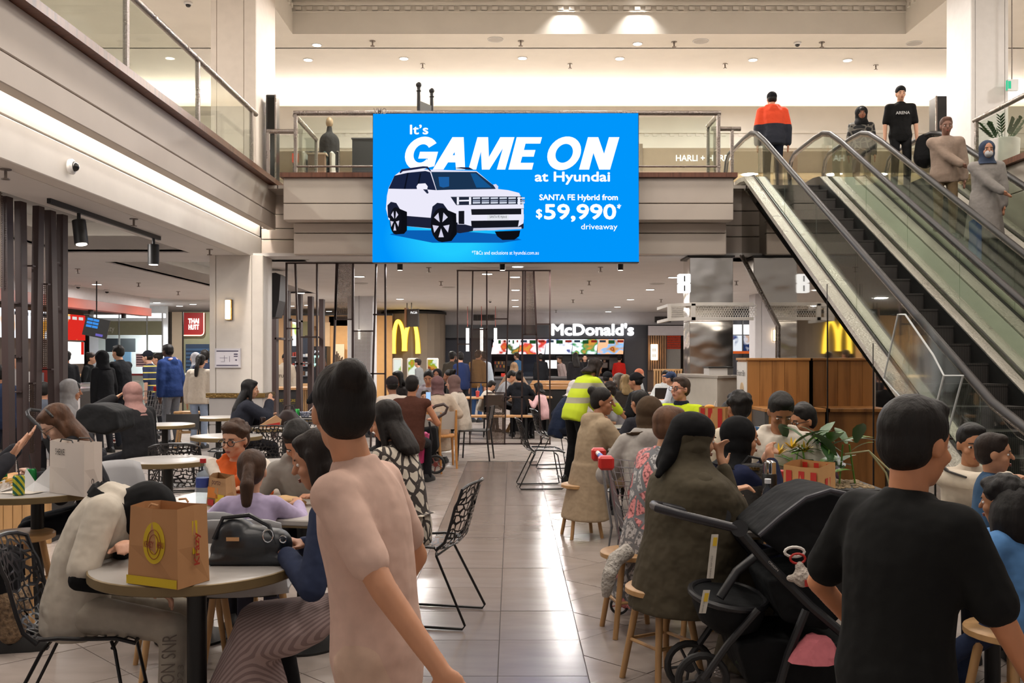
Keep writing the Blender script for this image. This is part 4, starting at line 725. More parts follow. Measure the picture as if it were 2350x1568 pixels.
# ---------------------------------------------------------------- metal screens
def bars(t, lst, d, w=.05, m=DARKBR):      # (x_top, y_top, x_bot, y_bot, half width px)
    for xt, yt, xb, yb, h in lst: MB().loft([[W(xb-h, yb, d), W(xb+h, yb, d), W(xb+h, yb, d)+V((0, w, 0)), W(xb-h, yb, d)+V((0, w, 0))], [W(xt-h, yt, d), W(xt+h, yt, d), W(xt+h, yt, d)+V((0, w, 0)), W(xt-h, yt, d)+V((0, w, 0))]]).build('bar', m, t)
WIRE = mat('6b5b50', .5, .3, kind='mesh', scale=.022)
def mpane(t, pts, d): MB().prism([W(x, y, d) for x, y in pts], (0, .006, 0)).build('wire_mesh_panel', WIRE, t)
t = thing('metal_screen', 'dark brown metal divider with slanting bars right of centre', 'divider'); d = 17.1
by = HY+EYE*F/d
bars(t, [(1050, 622, 1050, by, 1.6), (1085, 622, 1078, by, 1.6), (1117, 622, 1118, by, 1.6), (1168, 622, 1158, by, 1.6), (1200, 622, 1197, by, 2), (1225, 622, 1242, by, 2), (1262, 622, 1262, by, 1.6), (1205, 622, 1205, 768, 2)], d)
for x0, x1, y in ((1048, 1264, 621), (1048, 1264, by-2), (1200, 1232, 768), (1120, 1165, 732), (1232, 1262, 744), (1085, 1118, 756), (1078, 1118, 878), (1118, 1158, 902), (1050, 1078, 790), (1158, 1200, 912)): pb(t, 'crossbar', DARKBR, x0, y-1.5, x1, y+1.5, d, .05)
mpane(t, [(1204, 624), (1226, 624), (1232, 767), (1203, 767)], d+.02); mpane(t, [(1119, 904), (1157, 904), (1156, by-3), (1119, by-3)], d+.02); mpane(t, [(1085, 757), (1117, 757), (1117, 876), (1079, 876)], d+.02)
t = thing('metal_screen', 'dark brown metal divider with slanting bars left of centre', 'divider'); d = 16.0; by = HY+EYE*F/d
bars(t, [(657, 604, 657, by, 2), (677, 604, 693, by, 2), (727, 604, 727, by, 2), (772, 604, 760, by, 2.2), (810, 604, 808, by, 2.4), (863, 604, 850, by, 2), (884, 604, 884, by, 2), (775, 604, 769, 732, 2)], d)
for x0, x1, y in ((655, 886, 604), (655, 886, by-2), (768, 810, 733), (810, 856, 760), (657, 690, 754), (690, 727, 774), (727, 760, 910), (850, 884, 858), (856, 884, 722)): pb(t, 'crossbar', DARKBR, x0, y-1.6, x1, y+1.6, d, .05)
mpane(t, [(777, 606), (807, 606), (807, 732), (771, 732)], d+.02); mpane(t, [(814, 762), (852, 762), (848, 930), (812, 930)], d+.02)
t = thing('metal_screen', 'narrow dark metal divider seen edge on beside the hanging display', 'divider')
for y, x in ((18.6, -4.6), (19.4, -4.55), (20.3, -4.5), (21.2, -4.45), (22.2, -4.4)): MB().box(x-.05, x+.05, y-.1, y+.1, 0, CZ-.25).build('bar', DARKBR, t)
for y, z in ((19.0, 1.9), (19.9, 2.3), (20.7, 1.4), (21.7, 2.0)): MB().box(-4.58, -4.45, y-.5, y+.5, z, z+.04).build('crossbar', DARKBR, t)
t = thing('metal_screen', 'tall dark brown slatted metal divider at the left edge', 'divider')
for (xt, xb, d) in ((8, 15, 9.45), (40, 48, 9.75), (82, 72, 10.05), (109, 122, 10.35), (137, 137, 10.65)):
    w_ = 7.5; p = lambda x, z: V((WX(x, d), d, z)); h = w_/F*d
    MB().loft([[p(xb, .0)+V((-h, 0, 0)), p(xb, 0)+V((h, 0, 0)), p(xb, 0)+V((h, .12, 0)), p(xb, 0)+V((-h, .12, 0))], [p(xt, CZ)+V((-h, 0, 0)), p(xt, CZ)+V((h, 0, 0)), p(xt, CZ)+V((h, .12, 0)), p(xt, CZ)+V((-h, .12, 0))]]).build('slat', DARKBR, t)
for x0, x1, y, d in ((22, 40, 696, 9.7), (48, 75, 610, 9.9), (90, 110, 652, 10.2), (117, 131, 704, 10.5), (117, 131, 602, 10.5), (22, 44, 820, 9.7), (48, 76, 880, 9.9), (85, 118, 848, 10.2), (125, 133, 895, 10.5), (22, 45, 900, 9.7)): pb(t, 'crossbar', DARKBR, x0, y-1.5, x1, y+1.5, d, .06)
mpane(t, [(88, 655), (108, 655), (108, 845), (88, 845)], 10.2); mpane(t, [(50, 882), (78, 882), (78, 1040), (50, 1040)], 9.9); mpane(t, [(0, 440), (5, 440), (5, 660), (0, 660)], 9.4)
# ---------------------------------------------------------------- furniture prototypes
def lerp_path(P, t):
    L_ = [0]
    for a, b in zip(P, P[1:]): L_.append(L_[-1]+math.dist(a, b))
    s = t*L_[-1]
    for i in range(len(P)-1):
        if s <= L_[i+1]+1e-9: f = (s-L_[i])/(L_[i+1]-L_[i]); return [a+(b-a)*f for a, b in zip(P[i], P[i+1])]
    return list(P[-1])
SHP = [(.25, .435), (.2, .45), (.05, .435), (-.1, .43), (-.18, .45), (-.225, .50), (-.255, .60), (-.285, .72), (-.32, .83)]
def shell(u, t):
    y, z = lerp_path(SHP, t); hw = .235-.02*t if t < .5 else .225-.04*(t-.5)
    if t < .5: z += .035*u*u*min(1, t*3)
    else: y += .06*u*u; z -= .03*u*u*u*u*(t > .9)
    return V((u*hw, y, z))
def lattice_mesh(name, m, nx=8, ny=15, th=.011, seed=1):
    rg_ = random.Random(seed); bm = bmesh.new(); vs = {}
    def vert(i, j):
        if (i, j) not in vs:
            u = -1+2*i/(2*nx); t = j/ny; ed = i <= 0 or i >= 2*nx or j <= 0 or j >= ny
            if not ed: u += rg_.uniform(-.07, .07); t += rg_.uniform(-.022, .022)
            vs[(i, j)] = bm.verts.new(shell(max(-1, min(1, u)), max(0, min(1, t))))
        return vs[(i, j)]
    for j in range(ny):        # brick pattern of six-sided cells, jittered
        o = j % 2; xs = list(range(-o, 2*nx+1, 2))
        for a in xs:
            l, r = max(0, a), min(2*nx, a+2); mid = a+1
            if r <= l: continue
            ring = [vert(l, j)]+([vert(mid, j)] if l < mid < r else [])+[vert(r, j), vert(r, j+1)]+([vert(mid, j+1)] if l < mid < r else [])+[vert(l, j+1)]
            try: bm.faces.new(ring)
            except ValueError: pass
    bmesh.ops.wireframe(bm, faces=bm.faces, thickness=th, offset=0, use_replace=True, use_even_offset=False, use_boundary=True)
    me = bpy.data.meshes.new(name); bm.to_mesh(me); bm.free(); me.materials.append(m); return me
PLB = mat('17171b', .35); WIREB = mat('1b1a1c', .35, .4)
LAT = lattice_mesh('lattice_shell', PLB, 10, 21, .019)
LATB = lattice_mesh('lattice_shell', mat('2c3a5c', .35), 9, 17, .0105, 5)
def lattice_chair(lm=LAT):
    t = thing('lattice_chair', 'x', 'chair')
    link('lattice_shell', lm, t)
    MB().tube([shell(-1, k/12) for k in range(13)]+[shell(u/4, 1) for u in range(-3, 4)]+[shell(1, 1-k/12) for k in range(13)]+[shell(-u/4, 0) for u in range(-3, 4)], .009, 6, True).build('rim', PLB, t, True)
    for s in (-1, 1): MB().tube([(s*.16, .15, .425), (s*.2, .17, .4), (s*.24, .24, .02), (s*.24, .22, .01), (s*.24, -.27, .01), (s*.24, -.285, .03), (s*.19, -.1, .41), (s*.15, -.09, .42)], .0075, 6).build('sled_leg', WIREB, t, True)
    MB().cyl((-.2, .16, .41), (.2, .16, .41), .007, n=6).build('cross_bar', WIREB, t); MB().cyl((-.19, -.1, .41), (.19, -.1, .41), .007, n=6).build('cross_bar', WIREB, t); MB().cyl((-.23, .21, .13), (.23, .21, .13), .006, n=6).build('cross_bar', WIREB, t)
    return t
def shell_chair(col, wood=OAK):
    t = thing('shell_chair', 'x', 'chair'); n = 8; P = []
    for k in range(15): P.append([shell(-1+2*i/n, k/14) for i in range(n+1)])
    m = MB(); vs = [p for r in P for p in r]; m.add(vs, [(k*(n+1)+i, k*(n+1)+i+1, (k+1)*(n+1)+i+1, (k+1)*(n+1)+i) for k in range(14) for i in range(n)])
    me = m.mesh('seat_shell', mat(col, .4), True); bm = bmesh.new(); bm.from_mesh(me); bmesh.ops.solidify(bm, geom=bm.faces[:], thickness=.012); bm.to_mesh(me); bm.free(); link('seat_shell', me, t)
    for sx in (-1, 1):
        for y0, y1 in ((.17, .22), (-.15, -.23)): MB().cyl((sx*.16, y0, .43), (sx*.22, y1, 0), .019, .013, 10).build('leg', wood, t, True)
    MB().box(-.16, .16, -.02, .02, .41, .43).build('bearer', BLACK, t); return t
def metal_chair():
    t = thing('metal_chair', 'x', 'chair'); m = mat('1f1e20', .4, .2)
    MB().cbox(-.21, .21, -.2, .22, .44, .46, .008).build('seat', m, t); MB().prism([(-.21, -.24, .62), (.21, -.24, .62), (.2, -.27, .82), (-.2, -.27, .82)], (0, .014, 0)).build('backrest', m, t)
    for sx in (-1, 1):
        MB().tube([(sx*.2, -.27, .82), (sx*.2, -.21, .45), (sx*.21, -.26, 0)], .012, 6).build('leg', m, t, True); MB().cyl((sx*.2, .2, .45), (sx*.21, .23, 0), .012, n=6).build('leg', m, t)
    return t
def oak_chair():
    t = thing('oak_chair', 'x', 'chair'); m = mat('c98f52', .4, kind='wood', color2='a8713a')
    MB().cbox(-.22, .22, -.2, .22, .43, .46, .01).build('seat', m, t); MB().prism([(-.2, -.2, .55), (.2, -.2, .55), (.19, -.25, .80), (-.19, -.25, .80)], (0, .016, 0)).build('backrest', mat('c9c2bb', .5), t)
    for sx in (-1, 1):
        MB().tube([(sx*.2, -.26, .82), (sx*.2, -.2, .45), (sx*.21, -.25, 0)], .018, 8, rs=[.014, .022, .014]).build('leg', m, t, True); MB().cyl((sx*.19, .19, .44), (sx*.21, .22, 0), .02, .014, 8).build('leg', m, t)
    return t
def wood_stool(hh=.46, r=.18):
    t = thing('wooden_stool', 'x', 'stool')
    MB().lathe([(r*.9, hh-.035), (r, hh-.028), (r, hh-.006), (r*.96, hh), (r*.5, hh)], n=24).build('seat', OAK, t, True)
    for k in range(4):
        a = R(45+90*k); c_, s_ = cos(a), sin(a); MB().cyl((c_*r*.62, s_*r*.62, hh-.03), (c_*r*1.08, s_*r*1.08, 0), .019, .015, 10).build('leg', OAK, t, True)
        a2 = R(135+90*k); MB().cyl((c_*r*.88, s_*r*.88, hh*.42), (cos(a2)*r*.88, sin(a2)*r*.88, hh*.42), .009, n=8).build('stretcher', OAK, t)
    return t
def round_table(D, label, X, d, hh=.75, base=True):
    t = thing('round_table', label, 'table', (X, d, 0)); r = D/2
    MB().lathe([(r-.004, hh-.028), (r-.004, hh-.002), (r-.008, hh), (r*.5, hh)], n=48).build('tabletop', LAM, t, True)
    MB().lathe([(r-.004, hh-.04), (r, hh-.036), (r, hh-.004), (r-.004, hh-.001)], n=48).build('edge_band', mat('7d6a48', .45, .25, kind='plain', scale=12), t, True)
    MB().cyl((0, 0, .02), (0, 0, hh-.04), .038, n=16).build('pole', BLACK, t, True); MB().lathe([(.23, 0), (.23, .012), (.05, .03), (.04, .035)], n=32).build('base', BLACK, t, True); MB().cyl((0, 0, hh-.045), (0, 0, hh-.04), .12, n=12).build('mount', BLACK, t)
    return t
def rect_table(label, X, d, w, l, rz, hh=.75):
    t = thing('rectangular_table', label, 'table', (X, d, 0), rz)
    MB().cbox(-w/2, w/2, -l/2, l/2, hh-.03, hh, .006).build('tabletop', mat('b9b4ad', .3, kind='plain'), t); MB().box(-w/2+.004, w/2-.004, -l/2+.004, l/2-.004, hh-.04, hh-.03).build('edge_band', mat('7d6a48', .45, .25), t)
    for s in (-1, 1): MB().cyl((0, s*l*.3, .02), (0, s*l*.3, hh-.04), .035, n=12).build('pole', BLACK, t, True); MB().lathe([(.2, 0), (.2, .012), (.04, .03)], (0, s*l*.3, 0), n=24).build('base', BLACK, t, True)
    return t
# tables
T1 = round_table(.8, 'round table with brown takeaway bag in front of the hunched diner', WX(452, 3.78), 3.78)
T2 = round_table(.82, 'round table carrying the white shopping bag and drink cans', -2.92, 5.9)
T3 = round_table(.7, 'empty round table beside the reader in a dark hoodie', WX(386, 7.6), 7.6)
T4 = round_table(.72, 'empty round table behind the boy in orange', WX(520, 9.9), 9.9)
T5 = round_table(.7, 'empty round table beside the pink headscarf', -4.2, 11.6)
T6 = round_table(.7, 'empty round table at the foot of the white column', -3.98, 13.0)
T7 = round_table(.8, 'round table with chips, handbag and cola', WX(655, 11.2), 11.2)
T8 = round_table(.7, 'round table holding the blue patterned bowl', WX(705, 12.9), 12.9)
T9 = rect_table('grey table shared by the boy in orange and the girl in lilac', -1.45, 5.25, .8, 1.1, 78)
T9b = round_table(.6, 'small round table with cool window reflection behind the bent head', WX(640, 7.4), 7.4)
T10 = round_table(.66, 'round table in front of the parka wearer', WX(1478, 8.4), 8.4); T10b = round_table(.6, 'round table behind the parka wearer by the boy in grey', WX(1432, 11.2), 11.2)
T11 = rect_table('white table in the foreground with bottle, bowl and chicken bags', 1.38, 5.0, .8, 1.05, 4)
T12 = rect_table('white table where the baby sits', 2.17, 4.66, .8, 1.0, 3)
T13 = round_table(.8, 'round table between the headscarf friends and the family', WX(985, 14.6), 14.6)
for k, (x, d) in enumerate(((1130, 19.5), (1205, 19.8), (1440, 16.0), (1530, 18.5))):
    t = thing('wooden_table', ['wooden table behind the tall metal screen with red cup', 'wooden table behind the tall metal screen on its far side', 'wooden table among the diners near the boy in grey', 'wooden table holding an open black laptop'][k], 'table', (WX(x, d), d, 0)); MB().cbox(-.55, .55, -.35, .35, .72, .75, .006).build('tabletop', OAKX, t)
    for sx in (-.45, .45): MB().box(sx-.02, sx+.02, -.25, .25, 0, .72).build('leg', BLACK, t)
t = thing('wooden_bench', 'long pale timber bench behind the tall metal screen', 'bench', (WX(1135, 18.2), 18.2, 0)); MB().cbox(-.95, .75, -.16, .16, .42, .46, .008).build('seat', OAKX, t)
for sx in (-.8, -.1, .6): MB().box(sx-.02, sx+.02, -.14, .14, 0, .42).build('leg', BLACK, t)
# chairs
lc = lattice_chair(); sh_ = shell_chair('9a9a9d'); mc_ = metal_chair(); oc_ = oak_chair(); ws_ = wood_stool(); used = set()
def chair(proto, px, d, rz, label, X=None, s=1.):
    loc = (WX(px, d) if X is None else X, d, 0)
    if proto.name not in used: used.add(proto.name); proto.location = loc; proto.rotation_euler = (0, 0, R(rz)); proto['label'] = label; o = proto
    else: o = dup(proto, loc, rz, label)
    o.scale = (s,)*3; return o
chair(lc, 185, 3.95, -78, 'black lattice chair under the hunched diner in grey track pants')
chair(lc, 985, 5.75, 78, 'black lattice chair with wire legs beside the tiled aisle')
chair(lc, 1243, 11.5, -86, 'empty black lattice chair in front of the person bending in yellow')
chair(lc, 1268, 13.6, -80, 'black lattice chair under the navy clad diner behind the yellow jacket')
chair(lc, 412, 8.35, 10, 'black lattice chair tucked under the empty round table near the reader')
chair(lc, 400, 11.2, -70, 'black lattice chair at the table beside the pink headscarf')
chair(lc, 545, 11.6, 160, 'black lattice chair under the diner in a puffer jacket')
chair(lc, 606, 10.5, 20, 'black lattice chair with blue tint in front of the chips table')
chair(lc, 700, 10.9, 200, 'black lattice chair beside the chips table pole')
chair(lc, 1425, 9.4, 160, 'black lattice chair behind the grey hoodie diner')
chair(sh_, 558, 4.6, 8, 'grey shell chair under the girl in lilac')
chair(sh_, 425, 4.75, 24, 'grey shell chair pushed in at the shared grey table')
chair(sh_, 322, 6.6, -120, 'grey shell chair behind the reader in a dark hoodie')
chair(sh_, 730, 5.75, 170, 'grey shell chair under the boy in the grey hoodie')
chair(sh_, 515, 6.05, 190, 'grey shell chair under the boy in orange')
chair(mc_, 1090, 14.6, 82, 'black metal chair under the person in a cream jumper')
chair(mc_, 1200, 18.6, 0, 'black metal chair under the person in a dark hoodie behind the screen')
chair(mc_, 1135, 18.9, 0, 'empty black metal chair behind the mesh panel')
chair(mc_, 412, 12.2, 190, 'black metal chair with wide back near the pink headscarf')
chair(mc_, 765, 17.5, 20, 'black metal chair under the long haired person in black')
chair(mc_, 1494, 15.5, 5, 'grey backed metal chair near the diner with a laptop')
chair(mc_, 1560, 10.0, -120, 'black metal chair under the seated man in yellow')
chair(oc_, 1010, 13.6, 10, 'oak chair under the friend in a beige jacket')
chair(oc_, 962, 12.9, 30, 'oak chair behind the pink bag')
chair(ws_, 1335, 8.35, 15, 'round wooden stool under the parka wearer')
chair(ws_, 1450, 5.45, 10, 'round wooden stool under the patterned fleece wearer')
chair(ws_, 1520, 4.62, 30, 'round wooden stool under the olive cloak')
chair(ws_, 2325, 3.85, 20, 'round wooden stool under the child in blue', s=1.03)
chair(ws_, 1600, 5.3, 10, 'round wooden stool under the student in a black headscarf')
chair(ws_, 432, 16.6, 10, 'pale wooden stool standing beside the queue', s=1.35)
chair(ws_, 1700, 6.95, 10, 'round wooden stool under the student in a blue vest'); chair(ws_, 1775, 6.45, 10, 'round wooden stool under the teen in a white hoodie'); chair(ws_, 1490, 6.55, 10, 'round wooden stool under the grey hoodie diner')
chair(ws_, 45, 5.75, 0, 'pale wooden stool under the left table edge', s=1.1)
# booth dividers of stacked oak frames
for k, d in enumerate((21.6, 20.8, 20.0)):
    t = thing('booth_divider', ['farthest', 'middle', 'nearest'][k]+' of three oak framed booth dividers near the burger counter', 'divider', group='booth dividers'); x0 = WX(1222-k*4, d); x1 = WX(1312+k*5, d); z1 = WZ(874+k*6, d); b = V((-.35, 0, 0))
    MB().prism([(x0, d, z1), (x1, d, z1), (x1, d, z1-.07), (x0+.03, d, z1-.07), (x0-.42, d, 0), (x0-.5, d, 0)], (0, .12, 0)).build('oak_frame', OAKX, t)
MB().prism([(x0+.05, d+.05, z1-.08), (x1, d+.05, z1-.08), (x1, d+.05, .02), (x0-.4, d+.05, .02)], (0, .03, 0)).build('black_panel', BLACK, t)
for i in range(7): MB().box(WX(1238, 20.3)+i*.13, WX(1238, 20.3)+i*.13+.1, 20.25, 20.3, .1, WZ(895, 20.3)).build('slat', BATT, t)
# ---------------------------------------------------------------- people
def ik(a, b, l1, l2, hint):
    d = b-a; L_ = d.length; mx = (l1+l2)*.995
    if L_ > mx: b = a+d*(mx/L_); d = b-a; L_ = mx
    L_ = max(L_, abs(l1-l2)+.02); u = d.normalized(); x = (l1*l1-l2*l2+L_*L_)/(2*L_); hgt = math.sqrt(max(0, l1*l1-x*x)); n = hint-u*hint.dot(u)
    n = n.normalized() if n.length > 1e-4 else u.orthogonal().normalized()
    return a+u*x+n*hgt, b
def ering(c, ax, ay, rx, ry, n=14): return [c+ax*(rx*cos(2*PI*i/n))+ay*(ry*sin(2*PI*i/n)) for i in range(n)]
def hand_prims(mb, w, dr, nrm, side, s, curl, fing=True):
    dr = dr.normalized(); nrm = (nrm-dr*nrm.dot(dr)).normalized(); lat = dr.cross(nrm).normalized()
    M_ = Matrix((lat, dr, nrm)).transposed()
    mb.ell(w+dr*.048*s, (.041*s, .055*s, .019*s), M_, 10, 6); mb.caps(w-dr*.02*s, w+dr*.02*s, .024*s, .026*s, 8)
    if not fing:
        mb.ell(w+dr*.11*s+nrm*.012*s*curl, (.034*s, .05*s, .017*s), M_, 8, 6); mb.caps(w+dr*.02*s+lat*.03*s*side, w+dr*.07*s+lat*.055*s*side, .013*s, .011*s, 6); return
    for k, (o, l_) in enumerate(((-.03, .062), (-.0105, .075), (.0095, .08), (.029, .072))):
        b = w+dr*.092*s+lat*o*s*side; d1 = (dr*cos(.5*curl)+nrm*sin(.5*curl)+lat*o*side*2.2).normalized(); m_ = b+d1*l_*.55*s; d2 = (dr*cos(1.35*curl)+nrm*sin(1.35*curl)).normalized(); e_ = m_+d2*l_*.55*s
        mb.caps(b-dr*.02*s, m_, .0105*s, .0095*s, 7); mb.caps(m_, e_, .0095*s, .0078*s, 7)
    b = w+dr*.018*s+lat*.03*s*side; m_ = b+(dr*.7+lat*.65*side+nrm*.35*curl).normalized()*.042*s; mb.caps(b, m_, .0145*s, .0115*s, 7); mb.caps(m_, m_+(dr*.9+lat*.15*side+nrm*.5*curl).normalized()*.034*s, .011*s, .009*s, 7)
SK = {'fair': 'd3a288', 'tan': 'b98263', 'brown': '8c5a40', 'dark': '4d3226', 'olive': 'c08d6c'}
def person(label, X, d, face, pose='sit', h=1.68, seat=.45, z0=0, lean=8, hunch=1.4, pitch=5, yaw=0, hl=None, hr=None, nl=None, nr=None, curl=.6, skin='tan', top='222226', bottom='1d1d22', hair=('short', '17120f'), sleeve=1., hood=False, coat=0, skirt=0,
           vox=.013, feet=None, shoe='1c1b1c', wd=1., fluff=.012, face_on=None, glasses=None, legskin=False, extra=None, collar=None, el=None, group=None, spread=.11, knee=.43, neck=None):
    s = h/1.72; hs = (h*.45+.97)/1.72
    t = thing('person', label, 'person', (X, d, z0), face, group)
    tm = top if not isinstance(top, str) else mat(top, .85, kind='cloth', scale=30); bmm = bottom if not isinstance(bottom, str) else mat(bottom, .85, kind='cloth', scale=30); skm = mat(SK.get(skin, skin), .55, kind='skin'); hm = mat(hair[1], .6, kind='hair') if hair[0] not in ('hijab', 'cap', 'beanie', 'hoodup', 'backcap') else mat(hair[1], .85, kind='cloth', scale=30)
    X_ = V((1, 0, 0)); pz = (seat+.085*s) if pose == 'sit' else .93*s
    a1 = R(lean*.7); a2 = R(lean*hunch); d1 = V((0, sin(a1), cos(a1))); d2 = V((0, sin(a2), cos(a2))); f1 = V((0, cos(a1), -sin(a1))); f2 = V((0, cos(a2), -sin(a2)))
    pel = V((0, 0, pz)); mid = pel+d1*.22*s; sho = mid+d2*.25*s; nb = sho+d2*.055*s
    ah = R(min(lean*hunch*.6, 60) if neck is None else neck); dh = V((0, sin(ah), cos(ah))); hc = nb+dh*(.045*s+.1*hs)+V((0, cos(ah), -sin(ah)))*.022*s
    Hm = Matrix.Rotation(R(yaw), 3, 'Z') @ Matrix.Rotation(-R(pitch), 3, 'X'); HP = lambda x, y, z: hc+Hm @ V((x*hs, y*hs, z*hs))
    # joints
    shl = {}; elb = {}; wri = {}
    for sd, tgt, ehint in ((-1, hl, None), (1, hr, None)):
        S_ = sho+X_*sd*.165*s*wd-d2*.015*s; shl[sd] = S_
        if tgt is None: tgt = (sd*.2*s, .3*s, seat+.32) if pose == 'sit' else (sd*.23*s*wd, .04*s, .82*s)
        hint = V((sd*.55, -.35, -.6)) if el is None else V((sd*el[0], el[1], el[2]))
        elb[sd], wri[sd] = ik(S_, V(tgt), .285*s, .25*s, hint)
    hip = {sd: pel+X_*sd*.088*s for sd in (-1, 1)}; kn = {}; an = {}
    for i, sd in enumerate((-1, 1)):
        if pose == 'sit':
            ft = feet[i] if feet else (sd*spread*s, knee*s+.02)
            an[sd] = V((ft[0], ft[1], .085*s)); kn[sd] = V((sd*spread*s*.9, knee*s, min(pz-.02*s, .085*s+.4*s))); 
        else:
            ft = feet[i] if feet else (sd*.1*s, 0); an[sd] = V((ft[0], ft[1], .085*s)); kn[sd], an[sd] = ik(hip[sd], an[sd], .43*s, .425*s, V((0, 1, 0)))
    # body: head, neck, core, arms and hands as one skin
    b = MB(); R3 = Hm
    b.ell(HP(0, -.006, .024), (.074*hs, .094*hs, .091*hs), R3, 16, 12); b.ell(HP(0, .016, -.052), (.056*hs, .07*hs, .063*hs), R3, 14, 10); b.ell(HP(0, .045, -.09), (.03*hs, .033*hs, .024*hs), R3, 10, 8)
    b.caps(HP(0, .085, .012), HP(0, .107, -.026), .0095*hs, .0135*hs, 8); b.ell(HP(0, .074, .027), (.045*hs, .018*hs, .012*hs), R3, 10, 6); b.ell(HP(0, .079, -.062), (.021*hs, .013*hs, .011*hs), R3, 10, 6)
    for sd in (-1, 1): b.ell(HP(sd*.074, -.008, -.008), (.012*hs, .02*hs, .031*hs), R3, 8, 8); b.ell(HP(sd*.04, .05, -.03), (.024*hs, .03*hs, .024*hs), R3, 8, 6)
    b.caps(nb-d2*.04*s, HP(0, -.02, -.06), .056*s, .05*hs, 12)
    def torso(mb, k, f, low=0.):
        mb.loft([ering(c_, X_, fy, rx*s*wd*k+f, ry*s*k+f) for c_, fy, rx, ry in ((pel-d1*(.07+low)*s, f1, .14, .1), (pel, f1, .162, .118), (pel+d1*.12*s, f1, .142, .108), (mid, f1, .148, .108), (mid+d2*.13*s, f2, .162, .115), (sho-d2*.03*s, f2, .165, .098), (sho+d2*.02*s, f2, .12, .078), (nb, f2, .06, .055))])
        mb.caps(shl[-1], shl[1], .062*s*k+f*.6, .062*s*k+f*.6, 10)
    torso(b, .88, 0)
    fing = vox < .0105
    for sd, nn in ((-1, nl), (1, nr)):
        b.caps(shl[sd], elb[sd], .046*s, .037*s); b.caps(elb[sd], wri[sd], .037*s, .026*s); hd = wri[sd]-elb[sd]
        hand_prims(b, wri[sd], hd, V(nn) if nn else V((0, .15, -1)) if pose == 'sit' else V((-sd, .1, 0)), sd if not nn or len(nn) < 4 else nn[3], s*.98, curl, fing)
    if legskin:
        for sd in (-1, 1): b.caps(hip[sd], kn[sd], .075*s, .052*s); b.caps(kn[sd], an[sd], .05*s, .035*s)
    blob(b, 'body', skm, t, vox, 2)
    vc = max(vox*1.35, .013)
    # upper garment
    c_ = MB(); torso(c_, 1.0, fluff, .05)
    if sleeve > 0:
        for sd in (-1, 1):
            c_.caps(shl[sd], elb[sd] if sleeve > .5 else shl[sd].lerp(elb[sd], min(1, sleeve*1.7)), .055*s+fluff*.8, .045*s+fluff)
            if sleeve > .5: c_.caps(elb[sd], elb[sd].lerp(wri[sd], (sleeve-.5)*1.9), .045*s+fluff, .034*s+fluff*.8)
    if coat:
        c_.loft([ering(pel+V((0, oy, -zz*coat)), X_, V((0, 1, 0)), (.17+.07*zz)*s*wd+fluff, (.125+.06*zz)*s+fluff) for zz, oy in ((-.1/coat, 0), (.2, -.01), (.6, -.02), (1., -.03))])
        if pose == 'sit':
            for sd in (-1, 1): c_.caps(hip[sd], hip[sd].lerp(kn[sd], .6), .1*s, .085*s)
    if hood:
        for k in range(9): a = PI*(.08+.84*k/8); c_.ell(nb+X_*cos(a)*.098*s-f2*sin(a)*.085*s+d2*(.005-.02*sin(a))*s, (.042*s, .042*s, .05*s), None, 8, 6)
        c_.ell(nb-f2*.11*s-d2*.07*s, (.085*s, .045*s, .085*s), None, 10, 8)
    elif collar is None or collar: c_.loft([ering(nb-d2*.02*s, X_, f2, .075*s+fluff*.5, .07*s+fluff*.5), ering(nb+d2*.022*s, X_, f2, .062*s+fluff*.4, .06*s+fluff*.4)])
    blob(c_, 'coat' if coat else ('hoodie' if hood else 'top'), tm, t, vc, 3)
    # lower garment
    if skirt:
        c_ = MB()
        if pose == 'sit':
            km = (kn[-1]+kn[1])/2; am = (an[-1]+an[1])/2; pts = [(pel+V((0, -.02, .05*s)), .19, .14, V((0, .3, 1))), (pel+V((0, .1*s, 0)), .2, .13, V((0, .8, .6))), (km.lerp(pel, .35), .21, .12, V((0, 1, .2))), (km+V((0, .03, 0)), .21, .13, V((0, 1, -.6))), (km.lerp(am, .5)+V((0, .04, 0)), .22, .15, V((0, .1, -1))), (am+V((0, .02, -.05*s if skirt >= 1 else .1)), .24*skirt, .19, V((0, 0, -1)))]
            c_.loft([ering(p, X_, X_.cross(dv.normalized()), rx*s*wd, ry*s) for p, rx, ry, dv in pts])
        else: c_.loft([ering(V((0, 0, zz*s)), X_, V((0, 1, 0)), rx*s, ry*s) for zz, rx, ry in ((.98, .17, .13), (.8, .2, .16), (.45, .22, .19), (.06, .27, .24))])
        blob(c_, 'skirt', bmm, t, vc, 3)
    elif not legskin or legskin == 2:
        c_ = MB(); c_.ell(pel+V((0, 0, -.02*s)), (.165*s*wd, .125*s, .11*s))
        for sd in (-1, 1):
            c_.caps(hip[sd], kn[sd], .088*s, .066*s)
            if legskin != 2: c_.caps(kn[sd], an[sd]+V((0, 0, -.01)), .066*s, .054*s)
        blob(c_, 'shorts' if legskin == 2 else 'trousers', bmm, t, vc, 3)
    if shoe:
        for sd in (-1, 1):
            A = an[sd]; o = V((A.x, A.y, 0)); m = MB(); dxy = V((sd*.15, 1, 0)).normalized(); lt = V((dxy.y, -dxy.x, 0))
            m.loft([[o+dxy*(y*s)+lt*(x*w_*s)+V((0, 0, z*s)) for x, z in ((-1, .0), (1, .0), (1, hh*.55), (.6, hh), (-.6, hh), (-1, hh*.55))] for y, w_, hh in ((-.085, .03, .06), (-.05, .04, .1), (.04, .042, .1), (.1, .048, .075), (.16, .042, .055), (.185, .025, .035))])
            m.build('shoe', mat(shoe, .6), t, True)
    # hair or head cover
    st_ = hair[0]; c_ = MB(); vh = max(vox, .009)
